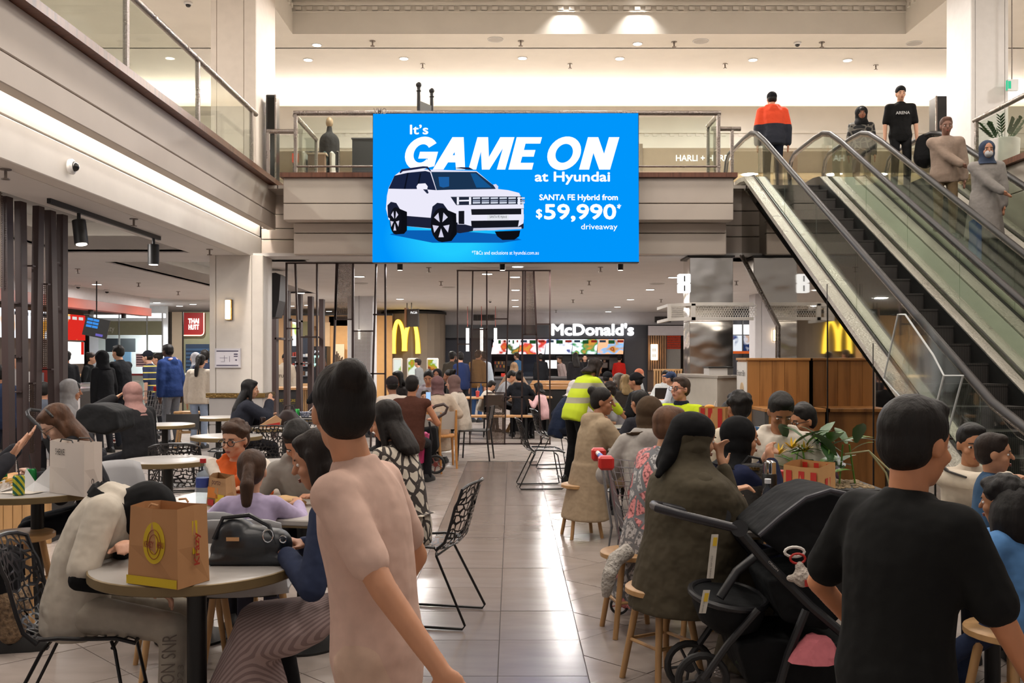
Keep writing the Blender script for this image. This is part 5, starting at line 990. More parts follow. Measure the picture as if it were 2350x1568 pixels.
    if st_ in ('short', 'curly', 'long', 'pony', 'bun', 'fade'):
        c_.ell(HP(0, -.02, .042), (.084*hs, .1*hs, .09*hs), R3, 16, 12); c_.ell(HP(0, -.045, -.0), (.078*hs, .07*hs, .08*hs), R3, 14, 10)
        if st_ == 'short': c_.ell(HP(0, .022, .092), (.068*hs, .056*hs, .034*hs), R3)
        if st_ == 'curly':
            c_.ell(HP(0, .04, .09), (.066*hs, .055*hs, .035*hs), R3)
            q = random.Random(len(label))
            for k in range(34): a, e_ = q.uniform(0, 2*PI), q.uniform(-.1, 1.4); c_.ell(HP(.08*cos(a)*cos(e_), -.02+.095*sin(a)*cos(e_) if sin(a) < .6 or e_ > .7 else -.02, .045+.08*sin(e_)), (.022*hs,)*3, None, 6, 5)
        if st_ in ('long', 'pony'): c_.ell(HP(0, .02, .085), (.072*hs, .07*hs, .035*hs), R3)
        if st_ == 'long':
            ln = hair[2] if len(hair) > 2 else .3
            e0 = HP(0, -.05, -.02); e1 = nb-f2*.12*s-d2*(ln-.1)*s; c_.loft([ering(p, X_, f2, rx*s, ry*s, 12) for p, rx, ry in ((e0, .09, .06), (e0.lerp(e1, .4), .11, .06), (e0.lerp(e1, .8), .115, .05), (e1, .08, .03))])
            for sd in (-1, 1): c_.caps(HP(sd*.07, .0, .03), HP(sd*.085, -.0, -.15), .026*hs, .022*hs)
        if st_ == 'pony': p = HP(0, -.115, .02); e1 = p-f2*.05*s-d2*(hair[2] if len(hair) > 2 else .25)*s; c_.caps(p, p.lerp(e1, .5)-f2*.02, .032*hs, .04*hs); c_.caps(p.lerp(e1, .5)-f2*.02, e1, .042*hs, .03*hs)
        if st_ == 'bun': c_.ell(HP(0, -.1, .09), (.045*hs,)*3)
        blob(c_, 'hair', hm, t, vh, 2)
        if st_ == 'fade': pass
    elif st_ == 'hijab':
        c_.ell(HP(0, -.026, .03), (.098*hs, .106*hs, .103*hs), R3, 18, 14); c_.ell(HP(0, -.028, -.04), (.098*hs, .092*hs, .1*hs), R3, 16, 12); c_.caps(HP(0, -.0, -.115), HP(0, .02, -.125), .07*hs, .05*hs)
        ln = hair[2] if len(hair) > 2 else .12
        c_.loft([ering(p, X_, f2, rx*s, ry*s) for p, rx, ry in ((HP(0, -.02, -.06), .085, .085), (nb+d2*.02*s, .105, .1), (nb-d2*.03*s, .14, .12), (nb-d2*ln*s, .19*wd, .145))])
        blob(c_, 'headscarf', hm, t, vh, 3)
    elif st_ == 'hoodup':
        c_.ell(HP(0, -.03, .025), (.11*hs, .115*hs, .115*hs), R3, 18, 14); c_.ell(HP(0, -.04, -.05), (.105*hs, .1*hs, .11*hs), R3, 16, 12); c_.loft([ering(p, X_, f2, rx*s, ry*s) for p, rx, ry in ((HP(0, -.03, -.08), .1, .1), (nb, .125, .115), (nb-d2*.06*s, .15, .12))]); blob(c_, 'hood', hm, t, vh, 3)
        q = MB(); q.ell(HP(0, -.005, .042), (.082*hs, .095*hs, .082*hs), R3, 14, 10); blob(q, 'hair', mat('17120f', .6, kind='hair'), t, vh, 1)
    elif st_ in ('beanie', 'cap', 'backcap'):
        c_.ell(HP(0, -.014, .05), (.086*hs, .102*hs, .088*hs), R3, 16, 12)
        if st_ != 'beanie': sg = 1 if st_ == 'cap' else -1; c_.ell(HP(0, sg*.1-.0, .058), (.06*hs, .065*hs, .012*hs), R3, 12, 6)
        blob(c_, 'cap' if st_ != 'beanie' else 'beanie', hm, t, vh, 2); q = MB(); q.ell(HP(0, -.03, .005), (.079*hs, .082*hs, .07*hs), R3, 14, 10); blob(q, 'hair', mat(hair[2] if len(hair) > 2 else '17120f', .6, kind='hair'), t, vh, 1)
    # face
    fo = face_on if face_on is not None else vox <= .014
    if fo:
        EW = mat('e9e4df', .3); ED = mat('1d1310', .2)
        for sd in (-1, 1):
            e_ = MB().ell(HP(sd*.032, .0715, .0), (.0135*hs, .0085*hs, (.0075 if pitch < 20 else .0035)*hs), R3, 10, 6).build('eye', EW, t, True); MB().ell(HP(sd*.032, .0775, -.0005), (.0066*hs, .004*hs, (.0066 if pitch < 20 else .003)*hs), R3, 8, 6).build('iris', ED, e_, True)
            MB().caps(HP(sd*.016, .0875, .0235), HP(sd*.046, .079, .022), .0042*hs, .003*hs, 6).build('eyebrow', mat('1d1512' if hair[0] == 'hijab' else (hair[1] if isinstance(hair[1], str) and hair[0] not in ('cap', 'beanie', 'hoodup', 'backcap') else '1d1512'), .7), t, True)
        lc_ = lin(SK.get(skin, skin)); MB().ell(HP(0, .0905, -.0585), (.021*hs, .006*hs, .0042*hs), R3, 10, 5).ell(HP(0, .09, -.067), (.018*hs, .006*hs, .0048*hs), R3, 10, 5).build('lips', mat('9c5548' if skin not in ('dark', 'brown') else '6e3a32', .5), t, True)
    if glasses:
        g = MB()
        for sd in (-1, 1): g.tube([HP(sd*.034+.026*cos(2*PI*i/14), .098, -.002+.021*sin(2*PI*i/14)) for i in range(14)], .0028*hs, 5, True); g.tube([HP(sd*.06, .097, .004), HP(sd*.076, .07, .006), HP(sd*.08, -.01, .002)], .0026*hs, 5)
        g.tube([HP(-.009, .099, .003), HP(0, .102, .005), HP(.009, .099, .003)], .0025*hs, 5); g.build('glasses', mat(glasses, .3), t, True)
    if extra: extra(t, dict(HP=HP, pel=pel, sho=sho, nb=nb, wri=wri, elb=elb, hc=hc, R3=R3, f2=f2, d2=d2, s=s, hs=hs, kn=kn, an=an, mid=mid, shl=shl, X_=X_))
    return t
# ---------------------------------------------------------------- who is where
def cloth(c, s=30, b=0): return mat(c, .85, kind='cloth', scale=s, bump=b)
def arms_under(col, f0=.0, f1=.85):
    def fn(t, J):
        for sd in (-1, 1):
            c_ = MB(); a = J['shl'][sd].lerp(J['elb'][sd], f0); c_.caps(a, J['elb'][sd], .052*J['s'], .047*J['s']); c_.caps(J['elb'][sd], J['elb'][sd].lerp(J['wri'][sd], f1), .047*J['s'], .038*J['s'])
            blob(c_, 'sleeve', cloth(col), t, .014, 2)
    return fn
def cape(col, low, scarf=None):
    def fn(t, J):
        HP, s, X_ = J['HP'], J['s'], J['X_']; f2 = V((0, 1, 0)); nb = J['nb']; c_ = MB()
        c_.ell(HP(0, -.03, .02), (.1*s, .112*s, .108*s), J['R3'], 18, 14)
        c_.loft([ering(p, X_, f2, rx*s, ry*s, 20) for p, rx, ry in ((HP(0, -.03, .0), .095, .1), (HP(0, -.02, -.1), .1, .105), (nb-V((0, .01, .0)), .16, .14), (nb-V((0, .0, .05)), .25, .19), (nb+V((0, .03, -.14)), .275, .25), (nb+V((0, .06, -.3)), .275, .29), (V((0, .08, low+.2)), .27, .27), (V((0, .05, low)), .3, .28))])
        blob(c_, 'cloak', cloth(col, 12, .9), t, .014, 4)
        if scarf:
            q = MB(); q.ell(HP(0, -.03, .045), (.108*s, .122*s, .092*s), J['R3'], 18, 12); q.caps(HP(0, -.1, .02), HP(0, -.15, -.14), .06*s, .05*s); q.caps(HP(.03, -.15, -.1), HP(.05, -.2, -.2), .035*s, .02*s); blob(q, 'headwrap', cloth(scarf), t, .011, 3)
    return fn
def chest_text(s_, col, w, h, dy=0, dz=.1, bold=.02):
    def fn(t, J):
        c0 = J['mid'].lerp(J['sho'], .45); text('lettering', s_, t, mat(col, .6), c0+J['f2']*(.152*J['s'])+V((w/2, dy, -h/2+dz-.1)), (-1, 0, 0), J['d2'], w, h, 0, bold, .004)
    return fn
def both(*fs):
    def fn(t, J):
        for f in fs: f(t, J)
    return fn
N = .0085; Mi = .0115; Fa = .018
# --- foreground, left
def p1x(t, J):
    arms_under('121214', .35)(t, J)
    k, a = J['kn'][1], J['an'][1]; dn = (a-k).normalized(); fw = V((0, 1, 0))
    text('lettering', 'UNMWON SNR', t, mat('6d6259', .8), a+dn*-.02+V((.074, .02, 0)), -dn, V((0, -1, 0)), .36, .055, 0, .0, .0)
    text('lettering', 'EST 2023', t, mat('6d6259', .8), a-dn*.06+V((.07, .052, 0)), -dn, V((0, -1, 0)), .2, .024, 0, 0, .0)
person('hunched diner in cream tee, black hood and grey track pants', -1.79, 3.93, -80, lean=16, hunch=1.7, neck=130, pitch=72, h=1.64, seat=.46, hl=(.16, .22, .80), hr=(.2, .3, .64), el=(.4, -.1, -.9), sleeve=.5, skin='fair', top='c9c0b2', bottom='b3aa9c', hair=('hoodup', '111113'), vox=N, fluff=.02, shoe='1c1b1c', wd=1.05, spread=.14, extra=p1x, feet=((-.15, .38), (.17, .4)), curl=.9)
person('walking passer-by in pale pink beige top crossing before the camera', WX(868, 2.4), 2.4, 74, 'stand', h=1.53, lean=7, pitch=4, skin='c98f6c', top='d3b2a3', bottom='c9ab98', hair=('bun', '1a1310'), vox=N, yaw=-52, hr=(.2, .1, .82), hl=(-.2, -.24, .86), feet=((-.09, -.18), (.09, .2)), sleeve=.42, wd=.92)
person('passer-by in a plain black T-shirt walking past the pram', WX(2052, 2.35), 2.35, -62, 'stand', h=1.44, lean=6, pitch=6, skin='c4835c', top='131313', bottom='151515', hair=('short', '191310'), vox=N, sleeve=.45, hr=(.26, .2, .76), hl=(-.24, .16, .8), feet=((-.1, .12), (.1, -.16)), wd=1.05, fluff=.02)
# --- foreground, right table
person('person in a full olive cloak with black headwrap, hand at mouth', WX(1545, 4.6), 4.6, -72, lean=9, h=1.62, seat=.46, pitch=10, skin='olive', top='4b4436', bottom=cloth('4d4638', 12, .9), hair=('hijab', '4b4436', .2), skirt=1.15, vox=N, hr=(.02, .26, 1.02), hl=(-.12, .36, .86), nr=(0, .2, 1), curl=1., shoe='121212', extra=cape('4b4436', .36, '121214'), el=(.3, .2, -1))
person('person in a pink and grey patterned fleece seated behind the olive cloak', WX(1492, 5.5), 5.5, -70, lean=10, h=1.6, seat=.46, skin='olive', top=mat('b9b6b6', .9, kind='hexfleece', color2='d98a8a', scale=9), bottom='2a2a2e', hair=('short', '6b4a35'), vox=.0105, coat=.38, wd=1.12, fluff=.03)
person('student in tight black headscarf and navy top, chin on hands', WX(1645, 5.3), 5.3, -78, lean=12, h=1.5, seat=.46, pitch=4, yaw=-8, skin='c8916f', top='1c2340', bottom='1c2340', hair=('hijab', '101012', .05), vox=N, hr=(.05, .3, .98), hl=(-.06, .3, .95), nr=(-.5, .3, .8), nl=(.5, .3, .8), curl=1.1, el=(.4, .4, -1))
person('teen in a white hoodie looking down at the table', WX(1780, 6.45), 6.45, 178, lean=10, pitch=34, h=1.72, seat=.46, skin='a06c4a', top='d8cfc2', bottom='2a2a30', hair=('short', '15110f'), hood=True, vox=N, hr=(.14, .36, .76), hl=(-.16, .36, .76), extra=chest_text('FLIP', 'a31f2c', .27, .085, dz=.06), fluff=.03, wd=1.08)
person('student in cream jacket with a blue back panel', WX(1712, 6.95), 6.95, 14, lean=8, h=1.66, seat=.46, skin='a06c4a', top=mat('c9bda9', .85, kind='splitz', color2='c9bda9', scale=1.5), bottom='22222a', hair=('curly', '17120f'), vox=Mi, fluff=.03, extra=lambda t, J: blob(MB().loft([ering(J['sho']-J['f2']*.07+J['d2']*dz, J['X_'], J['f2'], .12, .06) for dz in (-.25, -.1, .05)]), 'back_panel', cloth('3a5b80'), t, .014, 2))
person('smiling boy in a pale top against the timber cabinet', WX(1838, 7.7), 7.7, 176, h=1.42, seat=.46, skin='c08a66', top='a9b0b9', bottom='22222a', hair=('short', '14100f'), vox=N)
person('boy with dark glasses and maroon hood in profile', WX(1893, 6.9), 6.9, 98, h=1.5, seat=.46, lean=14, pitch=12, skin='b07a57', top='3a2430', bottom='22222a', hair=('short', '15110f'), hood=True, glasses='1b1b1e', vox=N, yaw=10)
person('boy in navy looking down beside the white bin panel', WX(1690, 7.9), 7.9, 150, h=1.45, seat=.46, lean=14, pitch=36, skin='a67455', top='20263a', bottom='22222a', hair=('short', '14100f'), hood=True, vox=N)
person('baby in denim vest and striped lilac trousers on the table', WX(2258, 4.5), 4.5, -112, h=.74, seat=0., z0=.755, lean=6, pitch=2, skin='c08a68', top='35506e', bottom=mat('a58bb0', .8, kind='stripex', color2='d8a3a0', scale=12, bump=.7), hair=('short', '2a1d15'), vox=.0075, shoe=None, hr=(.06, .14, .2), hl=(-.06, .15, .22), feet=((-.1, .2), (.1, .2)))
person('boy in white track top with dark sleeve stripes holding the baby', WX(2215, 5.35), 5.35, 172, h=1.42, seat=.46, lean=10, pitch=6, skin='b07a57', top='cfc3b2', bottom='22222a', hair=('short', '15110f'), vox=N, hr=(-.1, .5, .95), hl=(-.25, .46, .86), extra=lambda t, J: [MB().tube([J['shl'][1]+V((.02+.0, .03*q, .075)), J['shl'][1].lerp(J['elb'][1], .5)+V((.06, .03*q, .04)), J['elb'][1]+V((.055, .02*q, .02))], .006, 5).build('sleeve_stripe', mat('2a2624', .7), t) for q in (-1, 0, 1)])
person('child in a light blue hoodie with curly black hair on a stool', WX(2345, 3.85), 3.85, 38, h=1.08, seat=.48, lean=8, skin='a06c4a', top='5784b8', bottom='26304a', hair=('curly', '141010'), hood=True, vox=N, fluff=.03, extra=lambda t, J: blob(MB().ell(J['HP'](0, -.06, -.08), (.12, .1, .15)).ell(J['HP'](.05, -.05, -.15), (.08, .07, .09)), 'hair', mat('141010', .6, kind='hair'), t, .012, 1))
# --- left tables
person('boy in an orange hoodie with round black glasses', WX(552, 5.95), 5.95, 176, h=1.37, seat=.45, pitch=8, yaw=-14, skin='c9977a', top='cf5f2a', bottom='26262c', hair=('curly', '4a3325'), hood=True, glasses='141416', vox=N, hr=(-.14, .32, .86), hl=(-.2, .38, .80), extra=lambda t, J: blob(MB().caps(J['shl'][1]+V((.03, 0, .02)), J['elb'][1]+V((.025, 0, 0)), .05, .045).caps(J['shl'][-1]+V((-.03, 0, .02)), J['elb'][-1]+V((-.025, 0, 0)), .05, .045), 'sleeve_panel', cloth('dcd2c6'), t, .014, 2))
person('girl in a lilac top with brown ponytail, back turned', WX(572, 4.72), 4.72, 6, h=1.2, seat=.45, lean=8, pitch=4, skin='c9977a', top='b3a6c6', bottom='3a3a48', hair=('pony', '4a3223', .24), vox=N, hl=(-.2, .33, .78), hr=(.2, .33, .78))
person('boy in a grey hoodie bent over a wrapped meal', WX(712, 5.7), 5.7, 176, h=1.56, seat=.45, lean=22, pitch=44, skin='c0896a', top='98938d', bottom='26262c', hair=('short', '17120f'), hood=True, vox=N, hr=(.2, .4, .78), hl=(-.18, .4, .78), extra=chest_text('TOMMY', '6d6965', .2, .03, dz=.02))
person('diner in navy with a pink grey striped skirt and black boots', WX(845, 3.8), 3.8, 84, h=1.64, seat=.46, lean=16, pitch=14, skin='c0896a', top='2f3852', bottom=mat('b09a96', .85, kind='stripes', color2='8f7a78', scale=22), hair=('long', '201612', .25), vox=N, hl=(-.1, .3, .79), hr=(.1, .3, .79), skirt=.8, shoe='131314', extra=lambda t, J: blob(MB().caps(J['kn'][-1], J['an'][-1], .06, .055).caps(J['kn'][1], J['an'][1], .06, .055), 'boots', cloth('141416'), t, .014, 2), feet=((-.12, .62), (.1, .34)))
person('person in a black and cream abstract print dress by the aisle', WX(940, 5.75), 5.75, 70, h=1.66, seat=.46, lean=12, pitch=18, skin='c98f6c', top=mat('cdc3b4', .85, kind='patches', color2='3a3330', scale=15, bump=.12), bottom=mat('cdc3b4', .85, kind='patches', color2='3a3330', scale=15, bump=.12), hair=('long', '1d1613', .2), skirt=.8, vox=N, sleeve=.45, wd=1.12, hl=(-.15, .34, .8), hr=(.16, .3, .72))
person('reader with glasses and brown hair in a dark hoodie', WX(228, 6.3), 6.3, 112, h=1.66, seat=.45, lean=20, pitch=36, yaw=10, skin='c9a08a', top='1b1b1f', bottom='15171f', hair=('long', '5a3b27', .2), hood=True, glasses='5b4a3c', vox=N, hl=(-.1, .36, .8), hr=(.12, .36, .78), extra=lambda t, J: MB().tube([J['HP'](.086*cos(a_), -.0, .06+.06*sin(a_)) for a_ in [PI*k/10 for k in range(11)]], .008, 6).build('hairband', BLACK, t))
person('diner with hands raised at the left edge in dark jacket and fur boots', WX(-185, 5.0), 5.0, -66, h=1.66, seat=.45, lean=4, skin='c99678', top='2c2d33', bottom='131316', hair=('short', '1a1512'), vox=N, hr=(.02, .42, 1.02), hl=(-.16, .44, 1.05), nr=(0, -1, .3), nl=(0, -1, .3), curl=.2, el=(.6, 0, -1), shoe='1a1919', extra=lambda t, J: blob(MB().caps(J['an'][-1]+V((0, 0, .18)), J['an'][-1]+V((0, 0, .02)), .085, .07).caps(J['an'][1]+V((0, 0, .18)), J['an'][1]+V((0, 0, .02)), .085, .07), 'fur_cuffs', mat('8d7459', .9, kind='fur', color2='4a3b2d', scale=8), t, .014, 1))
person('grey hooded person sitting beside the black pram', WX(138, 10.6), 10.6, -68, h=1.66, seat=.46, lean=8, skin='b98263', top='a5a4a6', bottom='2a2a30', hair=('hoodup', 'a5a4a6'), vox=.0105, fluff=.03)
person('person in dusty pink headscarf and black jacket, hand at cheek', WX(322, 10.0), 10.0, 62, h=1.64, seat=.46, lean=10, pitch=10, skin='c9977a', top='1a1a1d', bottom='1c1c22', hair=('hijab', '96736e', .13), vox=.0095, hl=(-.12, .26, 1.12), hr=(.12, .34, .8), nl=(.2, .4, .9), curl=.3, fluff=.035, wd=1.1)
person('diner in a dark puffer jacket with long black hair', WX(548, 11.75), 11.75, -66, h=1.62, seat=.46, lean=10, skin='c9977a', top='2a2d38', bottom='1c1c22', hair=('long', '121013', .3), vox=.0105, hr=(.05, .36, 1.0), hl=(-.1, .36, .82), nr=(0, .2, 1), fluff=.035)
# --- right middle
person('person in a beige hooded parka on a wooden stool', WX(1350, 8.35), 8.35, -72, h=1.64, seat=.46, lean=10, yaw=-30, pitch=4, skin='a56f50', top='a08d75', bottom='2a2522', hair=('bun', '191311'), hood=True, coat=.38, vox=N, hr=(.1, .42, .8), hl=(-.1, .42, .8), fluff=.03, wd=1.1)
person('person bending forward in yellow high visibility jacket and black trousers', WX(1318, 11.9), 11.9, -58, 'stand', h=1.62, lean=30, hunch=1.25, pitch=20, skin='b98263', top=mat('c6da2a', .8, kind='hivis', color2='a7a38d'), bottom='151517', hair=('long', '2a1d17', .1), vox=.0105, hl=(-.2, .6, .78), hr=(.22, .62, .8), fluff=.03, feet=((-.12, -.02), (.12, .05)))
person('seated man in yellow work shirt with black glasses', WX(1566, 9.9), 9.9, 140, h=1.76, seat=.46, lean=2, pitch=-4, yaw=-14, skin='d0967c', top='c6da2a', bottom='1c2230', hair=('short', '4a3a30'), glasses='17171a', vox=N, sleeve=.45, hr=(.16, .34, .76), hl=(-.18, .36, .8), wd=1.15, extra=both(arms_under('1c2230', .55, .12), lambda t, J: blob(MB().loft([ering(J['nb']-J['d2']*.02, J['X_'], J['f2'], .09, .085), ering(J['nb']+J['d2']*.03, J['X_'], J['f2'], .075, .07)]), 'collar', cloth('1c2230'), t, .013, 1)))
person('diner in a pale grey hoodie with brown headscarf, back turned', WX(1488, 6.55), 6.55, -12, h=1.62, seat=.46, lean=10, skin='b98263', top='a19b96', bottom='2a2a30', hair=('hijab', '4b3b2c', .0), hood=True, vox=.0095, fluff=.03)
person('small diner with dark hair hidden beside the grey hoodie', WX(1482, 9.2), 9.2, 30, h=1.5, seat=.46, skin='b98263', top='2c2c33', hair=('short', '181311'), vox=Mi)
person('diner in navy with white headscarf bent over a table', WX(1278, 13.5), 13.5, -70, h=1.62, seat=.46, lean=24, pitch=30, skin='c9977a', top='1f2940', bottom='1f2430', hair=('hijab', 'd9d2d2', .02), vox=.013)
person('boy with tousled dark hair in a grey tee, in profile', WX(1422, 12.6), 12.6, 86, h=1.5, seat=.46, lean=12, pitch=10, skin='c9977a', top='8f8d93', bottom='2a2a30', hair=('curly', '2c2220'), vox=.0105, sleeve=.5)
person('diner in a black beanie near the counter', WX(1384, 17.7), 17.7, -60, h=1.62, seat=.46, skin='b98263', top='19191c', hair=('beanie', '131315'), vox=.015)
person('diner with grey wavy hair and glasses', WX(1408, 16.4), 16.4, -110, h=1.62, seat=.46, skin='d0a088', top='26262a', hair=('long', '6d655e', .1), vox=.015, face_on=True)
person('diner with long blonde hair, back turned', WX(1440, 15.4), 15.4, 10, h=1.6, seat=.46, skin='d0a088', top='3a3432', hair=('long', 'a88c62', .2), vox=.015)
person('diner in black jacket with dark cap beside the blonde hair', WX(1476, 13.8), 13.8, 60, h=1.72, seat=.46, skin='b98263', top='151518', hair=('backcap', '1a1a1e'), vox=.015, fluff=.035, wd=1.15)
person('diner in a white patterned jacket behind the laptop', WX(1521, 19.2), 19.2, -160, h=1.64, seat=.46, yaw=-40, skin='c08a68', top='cfd3d3', hair=('pony', '1b1513'), vox=.015, face_on=True)
person('diner in white at the steel column edge', WX(1553, 17.0), 17.0, 60, h=1.64, seat=.46, skin='c08a68', top='c9cdd3', hair=('cap', '33405c'), vox=.016)
person('diner with orange and white beanie', WX(1456, 19.5), 19.5, -120, h=1.6, seat=.5, skin='c9977a', top='b9bcbc', hair=('beanie', 'c8795c'), vox=.016)
# --- centre group and behind the metal screen
person('friend in beige jacket and mauve headscarf, back turned', WX(1004, 13.7), 13.7, 4, h=1.62, seat=.46, lean=10, skin='c9977a', top='c6b4a2', bottom='c6b4a2', hair=('hijab', '76585a', .02), vox=.0125, fluff=.03, skirt=.9)
person('friend in cream jumper and mauve headscarf, in profile', WX(1062, 14.6), 14.6, 80, h=1.64, seat=.46, lean=12, pitch=4, skin='d6a48c', top='d6cabd', bottom='19191c', hair=('hijab', '7c6461', .02), vox=.0125, fluff=.03, shoe='5b4b3f', face_on=True)
person('companion with dark tied hair facing the camera', WX(985, 15.9), 15.9, 178, h=1.64, seat=.5, pitch=18, skin='b98263', top='a29aa3', hair=('bun', '1b1513'), hood=True, vox=.015, face_on=True)
person('toddler with a phone between the headscarves', WX(978, 13.8), 13.8, 175, h=.95, seat=.55, skin='c9977a', top='c88f86', hair=('short', '2a1d17'), vox=.013, shoe=None, face_on=True, feet=((-.06, .2), (.06, .2)))
person('person in a brown vest with bare shoulders, back turned', WX(942, 11.6), 11.6, -8, h=1.72, seat=.46, lean=6, skin='b97c5a', top='4f2f25', bottom='1c1c20', hair=('short', '1b1412'), vox=.0125, sleeve=0, wd=1.1)
person('diner in a crumpled white shirt and dark cap', WX(905, 12.7), 12.7, 20, h=1.66, seat=.46, lean=10, skin='8c5a40', top='cdc1b6', hair=('cap', '2a2528'), vox=.014, fluff=.03)
person('dark haired diner behind the crumpled white shirt', WX(925, 16.2), 16.2, 130, h=1.62, seat=.5, skin='8c5a40', top='2b2626', hair=('long', '15110f', .2), vox=.016, face_on=True)
person('diner in profile wearing a dark jacket with white hood lining', WX(1045, 17.2), 17.2, 95, h=1.64, seat=.5, skin='8c5a40', top='2a2826', hair=('bun', '15110f'), hood=True, vox=.016)
person('diner with a black headscarf behind the friends', WX(1006, 19.2), 19.2, 170, h=1.62, seat=.5, skin='8c5a40', top='1c1a1c', hair=('hijab', '19171a', .05), vox=.016, face_on=True)
person('standing customer with curly hair in olive jacket', WX(1034, 23.5), 23.5, -20, 'stand', h=1.7, skin='8c5a40', top='3a342c', hair=('curly', '15110f'), vox=Fa)
person('standing customer in a navy jumper', WX(1062, 22.5), 22.5, 40, 'stand', h=1.68, skin='c9977a', top='1f2c52', hair=('short', '17120f'), vox=Fa)
person('standing customer in a mustard brown hoodie and jeans', WX(1092, 23), 23, -30, 'stand', h=1.74, skin='b98263', top='7a5a34', bottom='34507a', hair=('short', '4a3526'), hood=True, vox=Fa)
person('customer in a pale blue shirt reaching for the counter', WX(1122, 24), 24, 60, 'stand', h=1.72, lean=12, skin='6b4534', top='a5afba', bottom='3a3a40', hair=('fade', '2a211d'), vox=Fa)
person('boy standing at the middle order kiosk', WX(966, 26.5), 26.5, 70, 'stand', h=1.5, skin='c9977a', top='7d7f80', hair=('curly', '2a211d'), vox=Fa)
person('worker in a light blue shirt behind the burger counter', WX(1192, 33.5), 33.5, 60, 'stand', h=1.72, skin='d0a088', top='4f7fae', hair=('short', '5a4636'), vox=.02)
person('customer in black waiting at the burger counter', WX(1242, 31.0), 31.0, 10, 'stand', h=1.68, skin='6b4534', top='15161a', hair=('short', '15110f'), vox=.02)
person('worker in white at the coffee machine', WX(1294, 33.4), 33.4, 120, 'stand', h=1.6, lean=14, skin='c9977a', top='cdb9b6', hair=('bun', '3a2a22'), vox=.02)
person('worker in black holding a paper bag before the yellow board', WX(1342, 31.6), 31.6, 178, 'stand', h=1.66, skin='d6a48c', top='17171a', hair=('bun', '1b1513'), vox=.018, hr=(-.05, .28, 1.1), face_on=True)
person('tall dark haired customer behind the yellow jacket', WX(1322, 27.5), 27.5, 10, 'stand', h=1.7, skin='c9977a', top='1d1b1e', hair=('long', '1b1513', .3), vox=.02)
person('worker in a red shirt at the burger counter', WX(1420, 33.3), 33.3, -20, 'stand', h=1.62, skin='b98263', top='c8281f', hair=('cap', '1a1518'), vox=.02)
person('diner in a dark hoodie with hair clip behind the metal screen', WX(1193, 18.4), 18.4, 5, h=1.64, seat=.46, lean=8, skin='c9977a', top='181a20', bottom='15151a', hair=('bun', '131113'), hood=True, vox=.015)
person('diner in grey bending to eat behind the metal screen', WX(1143, 20.3), 20.3, -90, h=1.64, seat=.5, lean=24, pitch=30, skin='c9977a', top='8d8f93', hair=('short', '15110f'), vox=.016)
person('child leaning on the wooden table by the red cup', WX(1105, 19.9), 19.9, -60, h=1.25, seat=.46, lean=26, pitch=30, skin='c9977a', top='cfc9bd', hair=('short', '1b1513'), vox=.016)
person('diner with light brown hair behind the dark hoodie', WX(1178, 21.6), 21.6, -10, h=1.66, seat=.6, skin='c9977a', top='8d7460', hair=('long', '8a6b4d', .2), vox=.018)
person('child in pale pink behind the black divider panel', WX(1250, 18.2), 18.2, 60, h=1.3, seat=.4, lean=14, skin='c9977a', top='d3a9a9', hair=('long', '1b1513', .1), vox=.018)
# --- cafe and queue on the left
person('barista in a cream printed hoodie looking down', WX(658, 23.0), 23.0, 178, 'stand', h=1.64, pitch=28, skin='b98263', top='b9ad9d', hair=('short', '17120f'), hood=True, vox=.014, face_on=True, extra=chest_text('TULSA', '3a3026', .3, .07, dz=.04))
person('person in black with very long brown hair on a chair', WX(747, 17.6), 17.6, 8, h=1.64, seat=.46, skin='c9977a', top='17171a', bottom='c9c4c0', hair=('long', '3a2a1e', .45), vox=.015)
person('person in grey hoodie and white cap by the cafe', WX(795, 18.6), 18.6, -70, h=1.66, seat=.5, skin='b98263', top='7f8288', hair=('cap', 'd8d4d0'), hood=True, vox=.015)
person('person with auburn hair at the cafe counter', WX(740, 23.5), 23.5, 20, 'stand', h=1.6, skin='c9977a', top='2a2a2e', hair=('long', '6b4024', .15), vox=Fa)
person('man in black sweater with folded arms in the queue', WX(284, 16.3), 16.3, 72, 'stand', h=1.77, skin='c9977a', top='15171c', bottom='1c2028', hair=('short', '17120f'), vox=.0125, hl=(.05, .3, 1.12), hr=(-.05, .3, 1.1), wd=1.15, el=(.6, 0, -1))
person('hooded person in black at the banner counter', WX(243, 15.6), 15.6, 64, 'stand', h=1.66, skin='b98263', top='111216', hair=('hoodup', '111216'), vox=.015)
person('worker in black uniform passing behind the counter', WX(196, 20.4), 20.4, -88, 'stand', h=1.66, skin='c9977a', top='191b1c', hair=('bun', '2a1d17'), vox=.016, lean=10)
person('person with dark hair and black coat near the slatted divider', WX(156, 19.6), 19.6, 40, 'stand', h=1.68, skin='8c5a40', top='17171a', hair=('curly', '131012'), vox=.016)
person('person in navy striped sports shirt and cap', WX(352, 18.2), 18.2, 84, 'stand', h=1.68, skin='d0a088', top=mat('1f2a4a', .8, kind='stripez', color2='d8c860', scale=2.6, bump=.93), bottom='1b1b20', hair=('cap', '191c26'), sleeve=.5, vox=.0125)
person('dark haired person between striped shirt and blue jacket', WX(374, 19.2), 19.2, 100, 'stand', h=1.64, skin='c9977a', top='c9a9a9', hair=('bun', '17120f'), vox=.016)
person('man in blue and pink padded jacket with grey jeans', WX(396, 17.0), 17.0, 62, 'stand', h=1.8, skin='dark', top='22386b', bottom='6d7077', hair=('short', '14100f'), hood=True, vox=.0125, fluff=.035, extra=lambda t, J: blob(MB().caps(J['sho']+V((-.1, .02, -.05)), J['sho']+V((-.1, .03, -.2)), .115, .12).ell(J['nb']+V((0, -.06, .0)), (.12, .1, .05)), 'pink_panel', cloth('b99d9a'), t, .016, 2))
